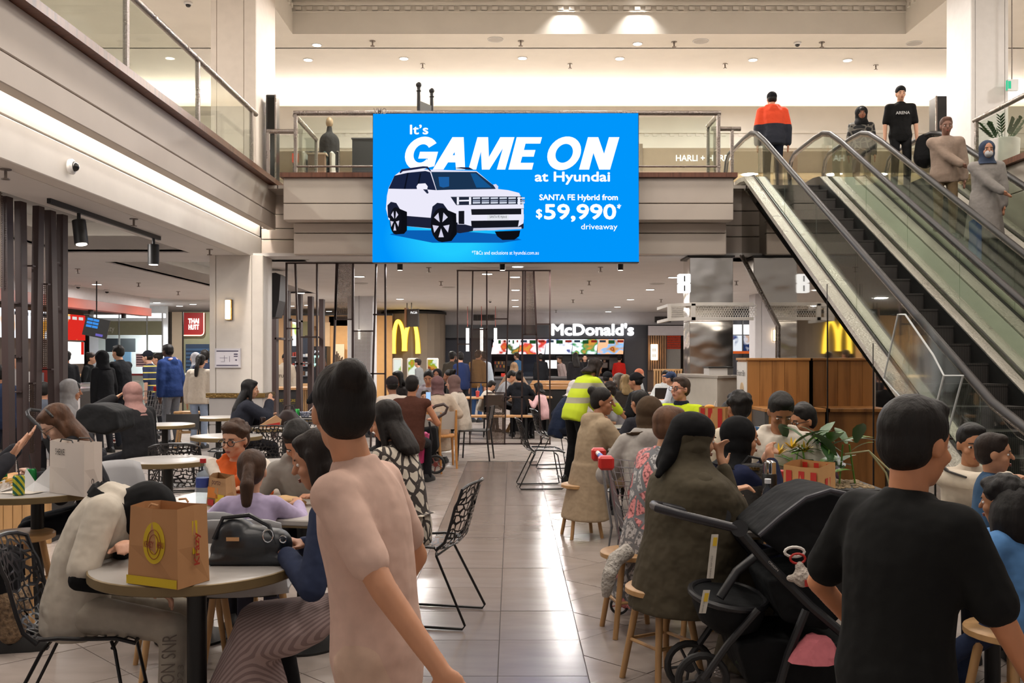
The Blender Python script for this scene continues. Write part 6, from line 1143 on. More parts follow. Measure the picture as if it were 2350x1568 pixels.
person('girl in white fleece with ponytail and pale jeans', WX(455, 16.4), 16.4, -4, 'stand', h=1.6, skin='c9977a', top='cfc3b4', bottom='8f9db4', hair=('pony', '1b1513', .3), vox=.0125, fluff=.035)
person('dark haired person half hidden by the white column', WX(473, 17.6), 17.6, 30, 'stand', h=1.7, skin='c9977a', top='20263a', hair=('short', '17120f'), vox=.016)
person('person in a pale grey headscarf near the red sign', WX(458, 20.5), 20.5, 80, 'stand', h=1.66, skin='c9977a', top='7c8590', hair=('hijab', 'b9b9bf', .06), vox=.016)
person('broad person in a navy top behind the slatted divider', WX(8, 11.6), 11.6, 60, 'stand', h=1.45, skin='b98263', top='1c2740', bottom='161b2b', hair=('short', '17120f'), vox=.014, wd=1.2)
person('person with hand to head behind the slatted divider', WX(58, 14.6), 14.6, 160, 'stand', h=1.6, skin='c9977a', top='b5b1b0', hair=('short', '17120f'), vox=.015, hr=(.1, .12, 1.52))
person('child in a grey jacket with fur collar behind the slats', WX(96, 12.5), 12.5, 10, h=1.4, seat=.5, skin='b98263', top='4b505a', hair=('short', '1a1412'), vox=.014)
# --- upper level and escalators
person('rider in an orange and navy hoodie with black beanie', 4.36, 16.0, -4, 'stand', h=1.76, z0=UF+.012, skin='b98263', top=mat('d4431c', .85, kind='splitz', color2='191d2a', scale=1.18), bottom='191d2a', hair=('beanie', '17181c'), hood=True, vox=.0125, fluff=.035, wd=1.08, shoe='1a1a1a')
person('rider in black tee and cap carrying a dark bag', 6.38, 15.75, 172, 'stand', h=1.74, z0=UF+.012, lean=0, skin='c9977a', top='111112', bottom='141416', hair=('backcap', '141416'), sleeve=.5, vox=.0125, face_on=True, wd=1.1, extra=both(chest_text('ARENA', 'b9b9b9', .22, .05, dz=.1), lambda t, J: blob(MB().caps(J['wri'][-1]+V((-.1, .12, -.1)), J['wri'][-1]+V((-.1, .12, -.32)), .16, .19), 'bag', cloth('121214'), t, .016, 2)))
person('rider in a black patterned hoodie at the escalator top', 6.1, 16.75, 170, 'stand', h=1.66, z0=UF+.012, lean=2, skin='8c5a40', top=mat('1d1d1f', .85, kind='patches', color2='6d6a63', scale=7, bump=.06), bottom='1b1b1d', hair=('hoodup', '161617'), vox=.014, face_on=True)
person('rider in a beige jacket holding the escalator handrail', 5.80, 12.85, 168, 'stand', h=1.62, z0=zs(12.85)+.05, lean=6, pitch=8, skin='8a6352', top='9a8779', bottom='6d5b44', hair=('short', '6a4a3c'), vox=.0125, face_on=True, hr=(-.2, .25, .92), wd=1.1, fluff=.03, feet=((-.1, 0), (.1, 0)))
person('rider in a grey coat and pale mask with a blue bag', 5.92, 12.0, 168, 'stand', h=1.56, z0=zs(12.0)+.05, lean=8, pitch=4, skin='b98263', top='8f8a86', bottom='3a3a40', hair=('hijab', '3a4458', .02), vox=.0125, face_on=True, coat=.5, hr=(-.14, .25, .9), fluff=.03, extra=lambda t, J: [blob(MB().ell(J['HP'](0, .07, -.055), (.052, .045, .045)), 'mask', cloth('b9b9bb'), t, .011, 1), MB().cbox(.14, .2, .02, .42, .02, .58, .01).build('blue_bag', mat('2f4f86', .7), t)])
# ---------------------------------------------------------------- bins, counters, planters
BLK = mat('141416', .5); PAPER = mat('b8875a', .75, kind='plain', scale=5, bump=.15); WHT = mat('dedad4', .6); RED = mat('b5271f', .5)
t = thing('bin_cabinet', 'tall timber bin cabinet with white instruction panel', 'cabinet'); TIM = mat('a8743f', .45, kind='wood', color2='7d5128', scale=1.1); d = 11.6
xs = [2.85+i*.15 for i in range(6)]
for a, b in zip(xs, xs[1:]): MB().cbox(a+.001, b-.001, d, d+.03, .04, 1.52, .003).build('plank', TIM, t)
MB().box(2.85, 3.6, d+.03, d+.5, 0, 1.52).build('carcass', TIM, t); MB().cbox(2.83, 3.61, d-.02, d+.52, 1.52, 1.55, .004).build('top', mat('b5824c', .4, kind='woodx', color2='8d5f33'), t)
MB().box(2.838, 2.849, d+.01, d+.5, .05, 1.5).build('white_panel', WHT, t); MB().cbox(2.9, 3.6, d-.62, d-.001, .93, .97, .004).build('ledge', TIM, t); MB().box(2.95, 3.6, d-.58, d-.001, 0, .93).build('lower_box', TIM, t); MB().box(2.9, 2.945, d-.6, d, 0, .93).build('dark_end', mat('4a4846', .5), t)
text('lettering', 'Smart Bin', t, BLK, (2.836, d+.46, 1.33), (0, -1, 0), (0, 0, 1), .4, .07)
for i, n in enumerate('123'): MB().cyl((2.837, d+.42-i*.16, .98), (2.832, d+.42-i*.16, .98), .055, n=18).build('number_disc', BLK, t); text('lettering', n, t, WHT, (2.83, d+.44-i*.16, .95), (0, -1, 0), (0, 0, 1), .035, .06)
MB().cyl((2.837, d+.22, 1.16), (2.832, d+.22, 1.16), .09, n=18).build('picture', mat('c7ab86', .5), t); text('lettering', 'Recycling', t, mat('6d6a66', .6), (2.836, d+.42, .76), (0, -1, 0), (0, 0, 1), .3, .04)
t = thing('stone_counter', 'pale stone faced counter block beside the steel column', 'counter')
a, b, c_ = W(1580, 863, 13.2), W(1646, 866, 12.3), W(1694, 864, 12.75)
MB().prism([(a.x, a.y, 0), (b.x, b.y, 0), (c_.x, c_.y, 0), (c_.x-.3, c_.y+1.3, 0), (a.x, a.y+.9, 0)], (0, 0, 1.29)).build('block', mat('c6bfb3', .6, kind='plain', scale=8), t)
MB().prism([(a.x-.02, a.y-.02, 1.29), (b.x, b.y-.03, 1.29), (c_.x+.02, c_.y-.02, 1.29), (c_.x-.3, c_.y+1.3, 1.29), (a.x, a.y+.9, 1.29)], (0, 0, .03)).build('top', mat('a8a097', .4), t)
t = thing('metal_box', 'small white box with dark lid on the stone counter', 'box'); pb(t, 'box', mat('cfccc9', .4), 1627, 845, 1682, 862, 12.9, .35); pb(t, 'lid', BLK, 1626, 842, 1683, 845, 12.88, .39); pb(t, 'dark_end', mat('55524f', .5), 1670, 846, 1682, 862, 12.89, .02)
def planter(label, x0, x1, y0, y1, z1, m):
    t = thing('planter_box', label, 'planter'); MB().box(x0, x1, y0, y1, 0, z1-.03).build('box', m, t); q = random.Random(2)
    MB().cbox(x0-.01, x1+.01, y0-.01, y1+.01, z1-.03, z1, .004).build('rim', BLK, t); g = MB()
    for k in range(260): s_ = q.uniform(.008, .018); g.ell((q.uniform(x0+.02, x1-.02), q.uniform(y0+.02, y1-.02), z1+.002), (s_, s_, s_*.6), None, 6, 4)
    o = g.build('gravel', mat('a08a6a', .8, kind='plain', scale=40), t, True); o['kind'] = 'stuff'; return t
planter('black planter filled with pale gravel behind the students', WX(1655, 7.35), WX(1745, 7.35), 7.2, 7.6, WZ(1003, 7.2), BLK)
pl2 = planter('low planter with gravel beside the right table', 1.75, 2.3, 5.95, 6.4, .74, BLK)
t = thing('timber_planter', 'low timber planter box behind the drink cans', 'planter'); MB().cbox(WX(-40, 8), WX(112, 8), 8, 8.5, .5, .54, .005).build('top', OAKX, t)
for i in range(7): MB().cbox(WX(-40, 8)+.01+i*.079, WX(-40, 8)+.085+i*.079, 8.01, 8.04, 0, .5, .003).build('plank', OAK, t)
MB().box(WX(88, 8)-.02, WX(112, 8)-.01, 8.03, 8.48, 0, .5).build('dark_end', BLK, t)
# leafy plant with yellow flowers on the right planter
def leaf(mb, base, dr, L_, w, droop=.3):
    dr = V(dr).normalized(); sd = dr.cross(V((0, 0, 1))); sd = (sd if sd.length > .05 else V((1, 0, 0))).normalized(); P = []
    for k in range(5):
        f = k/4; p = base+dr*L_*f+V((0, 0, -droop*L_*f*f)); ww = w*sin(PI*min(.98, .08+f*.92))*.5; up = V((0, 0, .18*ww)); P += [p-sd*ww+up, p, p+sd*ww+up]
    mb.add(P, [(3*k, 3*k+1, 3*k+4, 3*k+3) for k in range(4)]+[(3*k+1, 3*k+2, 3*k+5, 3*k+4) for k in range(4)])
t = thing('leafy_plant', 'green leafy plant with yellow flowers behind the chicken bag', 'plant'); q = random.Random(11); G1 = mat('35592e', .4, kind='plain', scale=20); G2 = mat('5f8a35', .4, kind='plain', scale=20); b0 = V((2.0, 6.15, .75))
for i in range(40):
    a = q.uniform(0, 2*PI); m = MB(); st = b0+V((q.uniform(-.22, .2), q.uniform(-.15, .15), q.uniform(.03, .28))); leaf(m, st, (cos(a), sin(a)*.8, q.uniform(.2, 1.2)), q.uniform(.16, .34), q.uniform(.06, .12)); m.build('leaf', G1 if i % 3 else G2, t, True)
for k in range(5): MB().tube([b0+V((-.2+k*.1, 0, 0)), b0+V((-.2+k*.1+q.uniform(-.05, .05), 0, .25))], .006, 5).build('stem', G2, t)
for fx in (-.32, -.16, -.24):
    f = MB(); c0 = b0+V((fx, -.12, .16+q.uniform(0, .08)))
    for k in range(16): a = 2*PI*k/16; leaf(f, c0, (cos(a), sin(a)*.5-.3, .7+.3*sin(k*5)), .085, .016, .1)
    f.build('flower', mat('d8b32a', .5), t)
for k in range(2): MB().tube([b0+V((.1, -.1, .2)), b0+V((.25, -.1, .22)), b0+V((.36+k*.04, -.1, .08)), b0+V((.4+k*.05, -.1, -.06))], .006, 5).build('trailing_stem', mat('b5b48a', .5), t)
t = thing('potted_plant', 'white pot with dark green fern like plant on the upper gallery', 'plant', (WX(2302, 14.2), 14.2, 4.355)); MB().lathe([(.15, 0), (.21, .02), (.23, .42), (.21, .43), (.2, .38)], n=28).build('pot', WHT, t, True)
for k in range(11):
    a = q.uniform(0, 2*PI); tilt = q.uniform(.3, 1.1); dr = V((cos(a)*tilt, sin(a)*tilt, 1)).normalized(); L_ = q.uniform(.25, .42); st = MB(); base = V((cos(a)*.08, sin(a)*.08, .4)); st.tube([base, base+dr*L_], .006, 5); f = st.build('stem', G1, t)
    m = MB()
    for j in range(6):
        for s_ in (-1, 1): leaf(m, base+dr*L_*(.3+.12*j), dr*.5+dr.cross(V((0, 0, 1)))*s_+V((0, 0, .1)), .1, .05, .1)
    o = m.build('frond', G1, f, True); o['kind'] = 'stuff'
# ---------------------------------------------------------------- bags and food
def paper_bag(name, label, A, B, C_, z, hgt, m, taper=.96, open_=True, cat='bag'):
    A, B, C_ = V((A[0], A[1], 0)), V((B[0], B[1], 0)), V((C_[0], C_[1], 0)); D = A+C_-B; ctr = (A+C_)/2; t = thing(name, label, cat, (ctr.x, ctr.y, z)); P = [p-ctr for p in (A, B, C_, D)]; Q = [p*taper+V((0, 0, hgt)) for p in P]; nm = ['front', 'side', 'back', 'side']
    for i in range(4):
        j = (i+1) % 4; n = V((0, 0, 1)).cross(P[j]-P[i]).normalized()*.002; mid = (P[i]+P[j])/2*.985+V((0, 0, hgt*.5)); mb = MB(); w0 = (P[i]+Q[i])/2; w1 = (P[j]+Q[j])/2
        mb.add([P[i], P[j], w1, w1.lerp(w0, .5)-n*4, w0, Q[j], Q[j].lerp(Q[i], .5)-n*3+V((0, 0, .006 if i % 2 else -.004)), Q[i]], [(0, 1, 2, 3, 4), (4, 3, 6, 7), (3, 2, 5, 6)]); mb.build(nm[i]+'_panel', m, t)
    MB().poly([p+V((0, 0, .002)) for p in P]).build('base_panel', m, t); return t, P, Q
def on_face(t, P, Q, i, u0, v0, u1, v1, name, m, shape='rect', e=.006):
    j = (i+1) % 4; o = P[i]; U = P[j]-P[i]; Vv = (Q[i]+Q[j])/2-(P[i]+P[j])/2; n = U.cross(Vv).normalized()*e
    pt_ = lambda u, v: o+U*u+Vv*v+n
    pts = [pt_(u0, v0), pt_(u1, v0), pt_(u1, v1), pt_(u0, v1)] if shape == 'rect' else [pt_((u0+u1)/2+(u1-u0)/2*cos(2*PI*k/28), (v0+v1)/2+(v1-v0)/2*sin(2*PI*k/28)*(1.08 if sin(2*PI*k/28) > 0 else .95)) for k in range(28)]
    MB().prism(pts, n*.1).build(name, m, t); return pt_, U, Vv, n
t, P, Q = paper_bag('takeaway_bag', 'brown paper takeaway bag with yellow oval print', (-1.374, 3.427), (-1.161, 3.33), (-1.096, 3.474), .751, .278, PAPER, .93)
YL = mat('d2b31c', .6); BRR = mat('8d3a22', .6)
pt_, U, Vv, n = on_face(t, P, Q, 0, .33, .28, .76, .8, 'oval_print', YL, 'oval'); on_face(t, P, Q, 0, 0, .01, 1, .12, 'yellow_band', YL); on_face(t, P, Q, 1, .44, .4, .6, .82, 'yellow_bar', YL)
for r_ in (.3, .2): MB().tube([pt_(.545+r_*.45*cos(2*PI*k/24), .54+r_*.62*sin(2*PI*k/24))+n*.3 for k in range(24)], .0012, 4, True).build('ring_print', BRR, t)
text('lettering', 'KRAZY', t, BRR, pt_(.37, .5)+n*.4, U, Vv, .045, .022, 0, .02); text('lettering', 'MENU', t, BRR, pt_(.63, .5)+n*.4, U, Vv, .03, .022, 0, .02)
pt2, U2, V2, n2 = on_face(t, P, Q, 1, .5, .3, .51, .75, 'red_line', BRR); text('lettering', 'Krazy', t, mat('a5321e', .6), pt2(.66, .26)+n2*.6, V2, -U2, .115, .036, 0, .02)
for k in (0, 2): MB().tube([Q[k].lerp(Q[(k+1) % 4], .4), Q[k].lerp(Q[(k+1) % 4], .45)+V((0, 0, .012)), Q[k].lerp(Q[(k+1) % 4], .6)+V((0, 0, .008))], .004, 5).build('handle', PAPER, t)
t, P, Q = paper_bag('shopping_bag', 'large white paper shopping bag with black lettering', (-2.768, 5.737), (-2.469, 5.534), (-2.417, 5.657), .751, .31, mat('d3c8bf', .55, kind='plain', scale=3, bump=.1), .985)
pt_, U, Vv, n = on_face(t, P, Q, 0, .0, .0, .01, .01, 'fold', WHT); text('lettering', 'SHEIKE', t, mat('2c2826', .6), pt_(.22, .75)+n*.2, U, Vv, .095, .036)
MB().tube([pt2_ for pt2_ in [P[1].lerp(P[2], .4)+V((0, 0, .085))+V((.012, -.012, 0))+V((.008*cos(a_), -.004*cos(a_), .016*sin(a_))) for a_ in [2*PI*k/10 for k in range(11)]]], .0025, 4).build('emblem', mat('2c2826', .6), t)
for k in (0, 2): MB().tube([Q[k].lerp(Q[(k+1) % 4], .3)+V((0, 0, -.01)), Q[k].lerp(Q[(k+1) % 4], .35)+V((0, 0, .015)), Q[k].lerp(Q[(k+1) % 4], .65)+V((0, 0, .012)), Q[k].lerp(Q[(k+1) % 4], .7)+V((0, 0, -.01))], .004, 5).build('cord_handle', BLK, t)
def can(label, px, py, d, col, txt=None, straw=True, z=.751, stripe=None):
    t = thing('drink_can', label, 'can', (WX(px, d), d, z)); MB().lathe([(.026, 0), (.033, .008), (.033, .105), (.026, .118), (.024, .117)], n=20).build('body', mat(col, .25, .6) if not stripe else mat(col, .3, .3, kind='stripes', color2=stripe, scale=14), t, True); MB().cyl((0, 0, .1175), (0, 0, .119), .0255, n=18).build('lid', CHROME, t)
    if straw: MB().cyl((0, .01, .1), (-.02, .02, .2), .004, n=6).build('straw', BLK, t)
    if txt: text('lettering', txt, t, WHT, (-.022, -.0335, .05), (1, 0, 0), (0, 0, 1), .044, .03, 0, .01)
can('yellow green drink can with a black straw', 43, 0, 5.62, 'c9c23a', stripe='2c6b52'); can('green lemonade can with a straw behind the white paper', 71, 0, 5.95, '1f7a3e', 'Sp'); can('green lemonade can at the raised hands', 4, 0, 6.15, '1f7a3e', 'S', False); can('dark cola can beside the chips box', 603, 0, 11.05, '2a1d1c', None, False); can('small green cup by the patterned bowl', 682, 0, 12.8, '2f9a4a', None, False)
def crumple(label, loc, r, m, seed=1, name='crumpled_paper', cat='paper', sq=.6):
    q = random.Random(seed); bm = bmesh.new(); bmesh.ops.create_icosphere(bm, subdivisions=3, radius=1)
    dirs = [(V((q.uniform(-1, 1), q.uniform(-1, 1), q.uniform(-1, 1))).normalized(), q.uniform(.5, .9)) for _ in range(16)]
    for v in bm.verts:
        n = v.co.normalized(); k = 1
        for dr, h_ in dirs: k = min(k, h_/max(.05, n.dot(dr)) if n.dot(dr) > .3 else 9)
        v.co = n*max(.45, min(1, k)); v.co = V((v.co.x*r[0], v.co.y*r[1], max(-.3*r[2], v.co.z*r[2])))
    zmin = min(v.co.z for v in bm.verts)
    for v in bm.verts: v.co.z -= zmin
    me = bpy.data.meshes.new(name); bm.to_mesh(me); bm.free(); me.materials.append(m); o = link(name, me, None, loc); tag(o, label, cat); return o
t = thing('wrapping_paper', 'upright sheet of white wrapping paper beside the shopping bag', 'paper', (WX(88, 5.78), 5.78, .751)); MB().add([(-.1, 0, 0), (0, -.06, .002), (.1, 0, 0), (-.09, .03, .14), (-.02, 0, .06), (.06, .04, .16), (.1, .03, .1)], [(0, 1, 4, 3), (1, 2, 6, 5, 4)]).build('sheet', mat('d8d8da', .7), t); MB().add([(-.2, -.1, .004), (.02, -.14, .003), (.06, -.04, .006), (-.1, 0, .012)], [(0, 1, 2, 3)]).build('sheet', mat('cfc6bb', .7), t)
t = thing('chip_tray', 'open paper tray of chips behind the yellow can', 'food', (WX(22, 5.85), 5.85, .751)); MB().lathe([(.06, 0), (.09, .04), (.085, .042), (.055, .01)], n=8, sx=1.4).build('tray', mat('cfcac5', .6), t)
for k in range(12): MB().box(-.004, .004, -.035, .035, 0, .008).build('chip', mat('d0a24a', .6), t, loc=(q.uniform(-.07, .07), q.uniform(-.03, .03), .03+.004*k)); t.children[-1].rotation_euler = (q.uniform(-.4, .4), q.uniform(-.4, .4), q.uniform(0, 3))
# black leather handbag on the front table
t = thing('handbag', 'slouchy black leather handbag with silver rings on the front table', 'bag', (WX(575, 3.78), 3.78, .751)); L_ = mat('20242a', .38, kind='plain', scale=25, bump=.15)
b = MB(); b.ell((0, 0, .075), (.155, .085, .075)); b.ell((-.06, 0, .11), (.085, .07, .07)); b.ell((.09, .01, .07), (.075, .075, .065)); b.caps((-.11, 0, .05), (.12, 0, .045), .05, .045); b.box(-.15, .15, -.07, .07, 0, .03); blob(b, 'bag_body', L_, t, .009, 3)
MB().tube([(-.13, -.05, .1), (-.1, -.03, .18), (0, -.02, .19), (.08, -.03, .15), (.11, -.05, .08)], .009, 6).build('strap', L_, t, True); MB().tube([(.09+.02*cos(2*PI*k/12), -.085, .12+.025*sin(2*PI*k/12)) for k in range(12)], .003, 5, True).build('ring', CHROME, t); MB().tube([(.14+.013*cos(2*PI*k/12), -.05, .1+.013*sin(2*PI*k/12)) for k in range(12)], .0035, 5, True).build('ring', CHROME, t); MB().box(-.07, -.02, -.088, -.078, .1, .115).build('clasp', CHROME, t)
t = thing('handbag', 'dark brown leather handbag on the chips table', 'bag', (WX(662, 11.25), 11.25, .751)); blob(MB().loft([ering(V((0, 0, z)), V((1, 0, 0)), V((0, 1, 0)), rx, .08) for z, rx in ((0, .15), (.08, .16), (.16, .09), (.19, .06))]), 'bag_body', mat('33292a', .4), t, .012, 2); MB().tube([(-.07, 0, .16), (-.03, 0, .24), (.05, 0, .24), (.08, 0, .16)], .01, 6).build('strap', mat('33292a', .4), t)
t = thing('chips_box', 'red and brown chips box lying on its side', 'box', (WX(622, 11.0), 11.0, .751), 20); MB().prism([(-.12, 0, 0), (.1, 0, 0), (.12, 0, .09), (.06, 0, .14), (-.12, 0, .03)], (0, .08, 0)).build('carton', mat('b9906a', .7), t); MB().prism([(-.06, -.002, .01), (.1, -.002, .015), (.1, -.002, .06), (-.05, -.002, .035)], (0, .0015, 0)).build('red_print', RED, t)
t = thing('patterned_bowl', 'blue and white patterned noodle bowl with spoon', 'bowl', (WX(700, 12.85), 12.85, .751)); MB().lathe([(.04, 0), (.05, .012), (.09, .075), (.086, .076), (.045, .02)], n=24).build('bowl', mat('b9bfd0', .3, kind='patches', color2='33406b', scale=30), t, True); MB().cyl((.02, 0, .05), (.09, .03, .13), .006, n=6).build('spoon', WHT, t); MB().box(-.02, .2, -.13, -.1, 0, .012).build('tray_edge', BLK, t)
def bottle(label, px, d, capc, lab, s=1., z=.751, tint='dfe6ea'):
    t = thing('water_bottle', label, 'bottle', (WX(px, d), d, z)); t.scale = (s,)*3
    MB().lathe([(.028, 0), (.033, .01), (.033, .06), (.031, .075), (.033, .09), (.033, .13), (.02, .175), (.012, .185), (.012, .2)], n=20).build('body', mat(tint, .05, kind='glass', bump=1.45), t, True); MB().cyl((0, 0, .2), (0, 0, .22), .0145, n=14).build('cap', mat(capc, .4), t); MB().lathe([(.0335, .085), (.0338, .09), (.0338, .128), (.0335, .13)], n=20).build('label', mat(lab, .4), t, True)
bottle('clear water bottle with red cap beside the printed bag', 466, 5.25, 'b3262a', '2c3f86', 1.15); bottle('clear water bottle with white cap on the white table', 1762, 4.55, 'e6e6ea', '2c57a8', 1.05); bottle('clear water bottle lying behind the black bag', 1738, 5.4, 'd8d8dc', '9aa0a8', .9)
t, P, Q = paper_bag('printed_bag', 'crumpled brown takeaway bag with yellow and red print', (WX(473, 5.22), 5.22), (WX(520, 5.08), 5.08), (WX(545, 5.3), 5.3), .751, .16, mat('a98157', .75, kind='print' if 0 else 'plain', scale=12, bump=.4), .8)
text('lettering', 'porto', t, mat('5a2f22', .6), P[0]+(P[1]-P[0])*.25+V((.01, -.012, .115)), P[1]-P[0], (0, 0, 1), .09, .035, .2, .01); on_face(t, P, Q, 0, .1, .3, .6, .65, 'orange_print', mat('d07a2a', .6)); on_face(t, P, Q, 0, .5, .12, .9, .45, 'yellow_print', YL); on_face(t, P, Q, 0, .12, .05, .4, .25, 'red_print', RED)
crumple('opened food wrapper in front of the boy in grey', (WX(660, 5.25), 5.25, .751), (.13, .09, .05), mat('cda87a', .7), 4)
def thermos(px, d): t = thing('thermos_flask', 'black thermos flask with steel cup lid', 'flask', (WX(px, d), d, .751)); MB().lathe([(.036, 0), (.038, .005), (.038, .19), (.036, .195)], n=20).build('body', BLK, t, True); MB().lathe([(.033, .195), (.034, .2), (.033, .255), (.02, .265)], n=20).build('steel_lid', CHROME, t, True)
thermos(1766, 5.05)
t = thing('tote_bag', 'dark woven tote bag standing on the white table', 'bag', (WX(1726, 5.2), 5.2, .751)); blob(MB().loft([ering(V((0, 0, z)), V((1, 0, 0)), V((0, 1, 0)), rx, ry) for z, rx, ry in ((0, .12, .07), (.1, .115, .07), (.2, .08, .04), (.235, .06, .025))]), 'bag_body', mat('2a2725', .6, kind='plain', scale=60, bump=.5), t, .012, 1); MB().tube([(-.06, 0, .22), (-.02, 0, .27), (.04, 0, .26), (.06, 0, .21)], .008, 6).build('strap', BLK, t); MB().box(-.03, .03, -.045, -.035, .2, .215).build('clasp', BRASS, t)
STRIPE = mat('b98a55', .7, kind='plain', scale=6, bump=.2)
t, P, Q = paper_bag('chicken_bag', 'open brown chicken bag with red stripes on the white table', (WX(1797, 4.95), 4.95), (WX(1880, 4.78), 4.78), (WX(1918, 5.05), 5.05), .751, .255, STRIPE, .98)
for a in (.1, .45, .78): on_face(t, P, Q, 0, a, .02, a+.16, .9, 'red_stripe', RED); on_face(t, P, Q, 2, a, .5, a+.14, .95, 'red_stripe', RED, e=-.008)
on_face(t, P, Q, 1, .3, .02, .6, .75, 'red_stripe', RED)
t, P, Q = paper_bag('chicken_bag', 'closed brown chicken bag with red stripes on the gravel planter', (WX(1603, 7.25), 7.25), (WX(1665, 7.15), 7.15), (WX(1683, 7.35), 7.35), WZ(1003, 7.2)+.004, .215, STRIPE, .98)
for a in (.08, .36, .72): on_face(t, P, Q, 0, a, .02, a+.16, .98, 'red_stripe', RED)
on_face(t, P, Q, 1, .3, .02, .6, .98, 'red_stripe', RED); MB().ell((-.05, 0, .215), (.04, .03, .02)).build('food', mat('d8963a', .6), t); MB().cyl((-.02, 0, .2), (0, .01, .26), .004, n=6).build('straw', WHT, t)
t = thing('food_bowl', 'white takeaway bowl of food beside the olive cloak', 'bowl', (WX(1678, 4.75), 4.75, .751)); MB().lathe([(.06, 0), (.075, .005), (.09, .05), (.086, .051), (.07, .012)], n=24).build('bowl', WHT, t, True); MB().ell((0, 0, .035), (.075, .075, .015)).build('food', mat('c9a060', .7, kind='plain', scale=40, bump=.6), t)
crumple('white printed plastic bag behind the food bowl', (WX(1662, 5.0), 5.0, .751), (.07, .06, .06), mat('d8d5d0', .4), 3, 'plastic_bag', 'bag'); crumple('scrunched white napkin beside the clear bottle', (WX(1737, 4.5), 4.5, .751), (.055, .05, .035), WHT, 5, 'napkin', 'napkin'); crumple('scrunched wrapper with green print on the white table', (WX(1728, 4.62), 4.62, .751), (.05, .04, .03), mat('b9c9b4', .6), 6, 'wrapper', 'wrapper')
crumple('white plastic carrier bag on the table before the baby', (WX(2150, 4.35), 4.35, .751), (.09, .08, .1), mat('d0c6ba', .4), 7, 'plastic_bag', 'bag'); crumple('piece of fried chicken on the right table', (WX(2236, 4.45), 4.45, .751), (.035, .03, .02), mat('b9833a', .7, kind='plain', scale=50, bump=.8), 8, 'fried_chicken', 'food')
t = thing('paper_plate', 'torn white paper plate beside the fried chicken', 'plate', (WX(2262, 4.32), 4.32, .751)); MB().lathe([(.05, 0), (.065, .006), (.062, .007), (.045, .002)], n=16, sx=1.3).build('plate', WHT, t, True)
t = thing('sauce_box', 'small red and white sauce box behind the flask', 'box', (WX(1785, 5.5), 5.5, .751)); MB().cbox(-.04, .04, -.03, .03, 0, .16, .004).build('box', RED, t); MB().box(-.03, .03, -.032, -.03, .05, .1).build('white_print', WHT, t)
t = thing('laptop', 'open black laptop seen from behind', 'laptop', (WX(1524, 18.4), 18.4, .751)); MB().box(-.18, .18, 0, .24, 0, .015).build('base', BLK, t); MB().prism([(-.18, 0, .01), (.18, 0, .01), (.18, -.05, .22), (-.18, -.05, .22)], (0, .01, 0)).build('lid', BLK, t)
t = thing('paper_cup', 'red drink cup with straw behind the metal screen', 'cup', (WX(1096, 19.4), 19.4, .751)); MB().lathe([(.03, 0), (.042, .12), (.03, .13)], n=16).build('cup', mat('c4484a', .5), t, True); MB().cyl((0, 0, .12), (.01, 0, .22), .005, n=6).build('straw', WHT, t)
t = thing('phone', 'lit phone held by the toddler', 'phone', W(983, 912, 13.55)); MB().cbox(-.035, .035, -.005, .005, -.075, .075, .003).build('case', mat('c9cbe0', .4), t); MB().box(-.031, .031, -.0065, -.005, -.07, .07).build('screen', emit('9fc3f0', 1.2), t)
# pink bag, prams, trolleys
t, P, Q = paper_bag('pink_bag', 'bright pink gift bag hanging by the pram', (WX(930, 12.0), 12.0), (WX(968, 11.9), 11.9), (WX(980, 12.1), 12.1), WZ(1062, 12.0), .36, mat('c4356f', .5, kind='plain', scale=6), 1.25); crumple('', (0, 0, .33), (.06, .03, .05), mat('e26a9c', .5), 9, 'tissue').parent = t; o = t.children[-1]; o.location = (.11, 0, .33)
for k_ in ('label', 'category'):
    if k_ in o: del o[k_]
def wheel(mb_parent, c_, r, ax=(0, 1, 0), rim='2a2a2c'):
    c_ = V(c_); ax = V(ax).normalized(); u = ax.orthogonal().normalized(); w = ax.cross(u); wh = MB().tube([c_+(u*cos(2*PI*k/20)+w*sin(2*PI*k/20))*r for k in range(20)], r*.16, 8, True).build('wheel', mat('1b1b1c', .6), mb_parent, True)
    MB().cyl(c_-ax*.02, c_+ax*.02, r*.3, n=12).build('hub', mat(rim, .4), wh)
    for k in range(5): a = 2*PI*k/5; MB().cyl(c_, c_+(u*cos(a)+w*sin(a))*r*.9, r*.07, n=6).build('spoke', mat(rim, .4), wh)
PR = mat('1c1c1f', .45); FAB = mat('17181a', .85, kind='cloth', scale=30)
t = thing('pram', 'black folding pram with open hood in the right foreground', 'pram'); n_, f_ = 3.95, 4.42
MB().tube([W(1695, 1214, n_), W(1650, 1203, n_), W(1570, 1184, n_), W(1508, 1166, n_+.02), W(1500, 1160, n_+.12), W(1500, 1158, f_-.12), W(1515, 1160, f_), W(1575, 1174, f_), W(1625, 1188, f_), W(1665, 1205, f_)], .019, 10).build('push_handle', mat('26252b', .4), t, True)
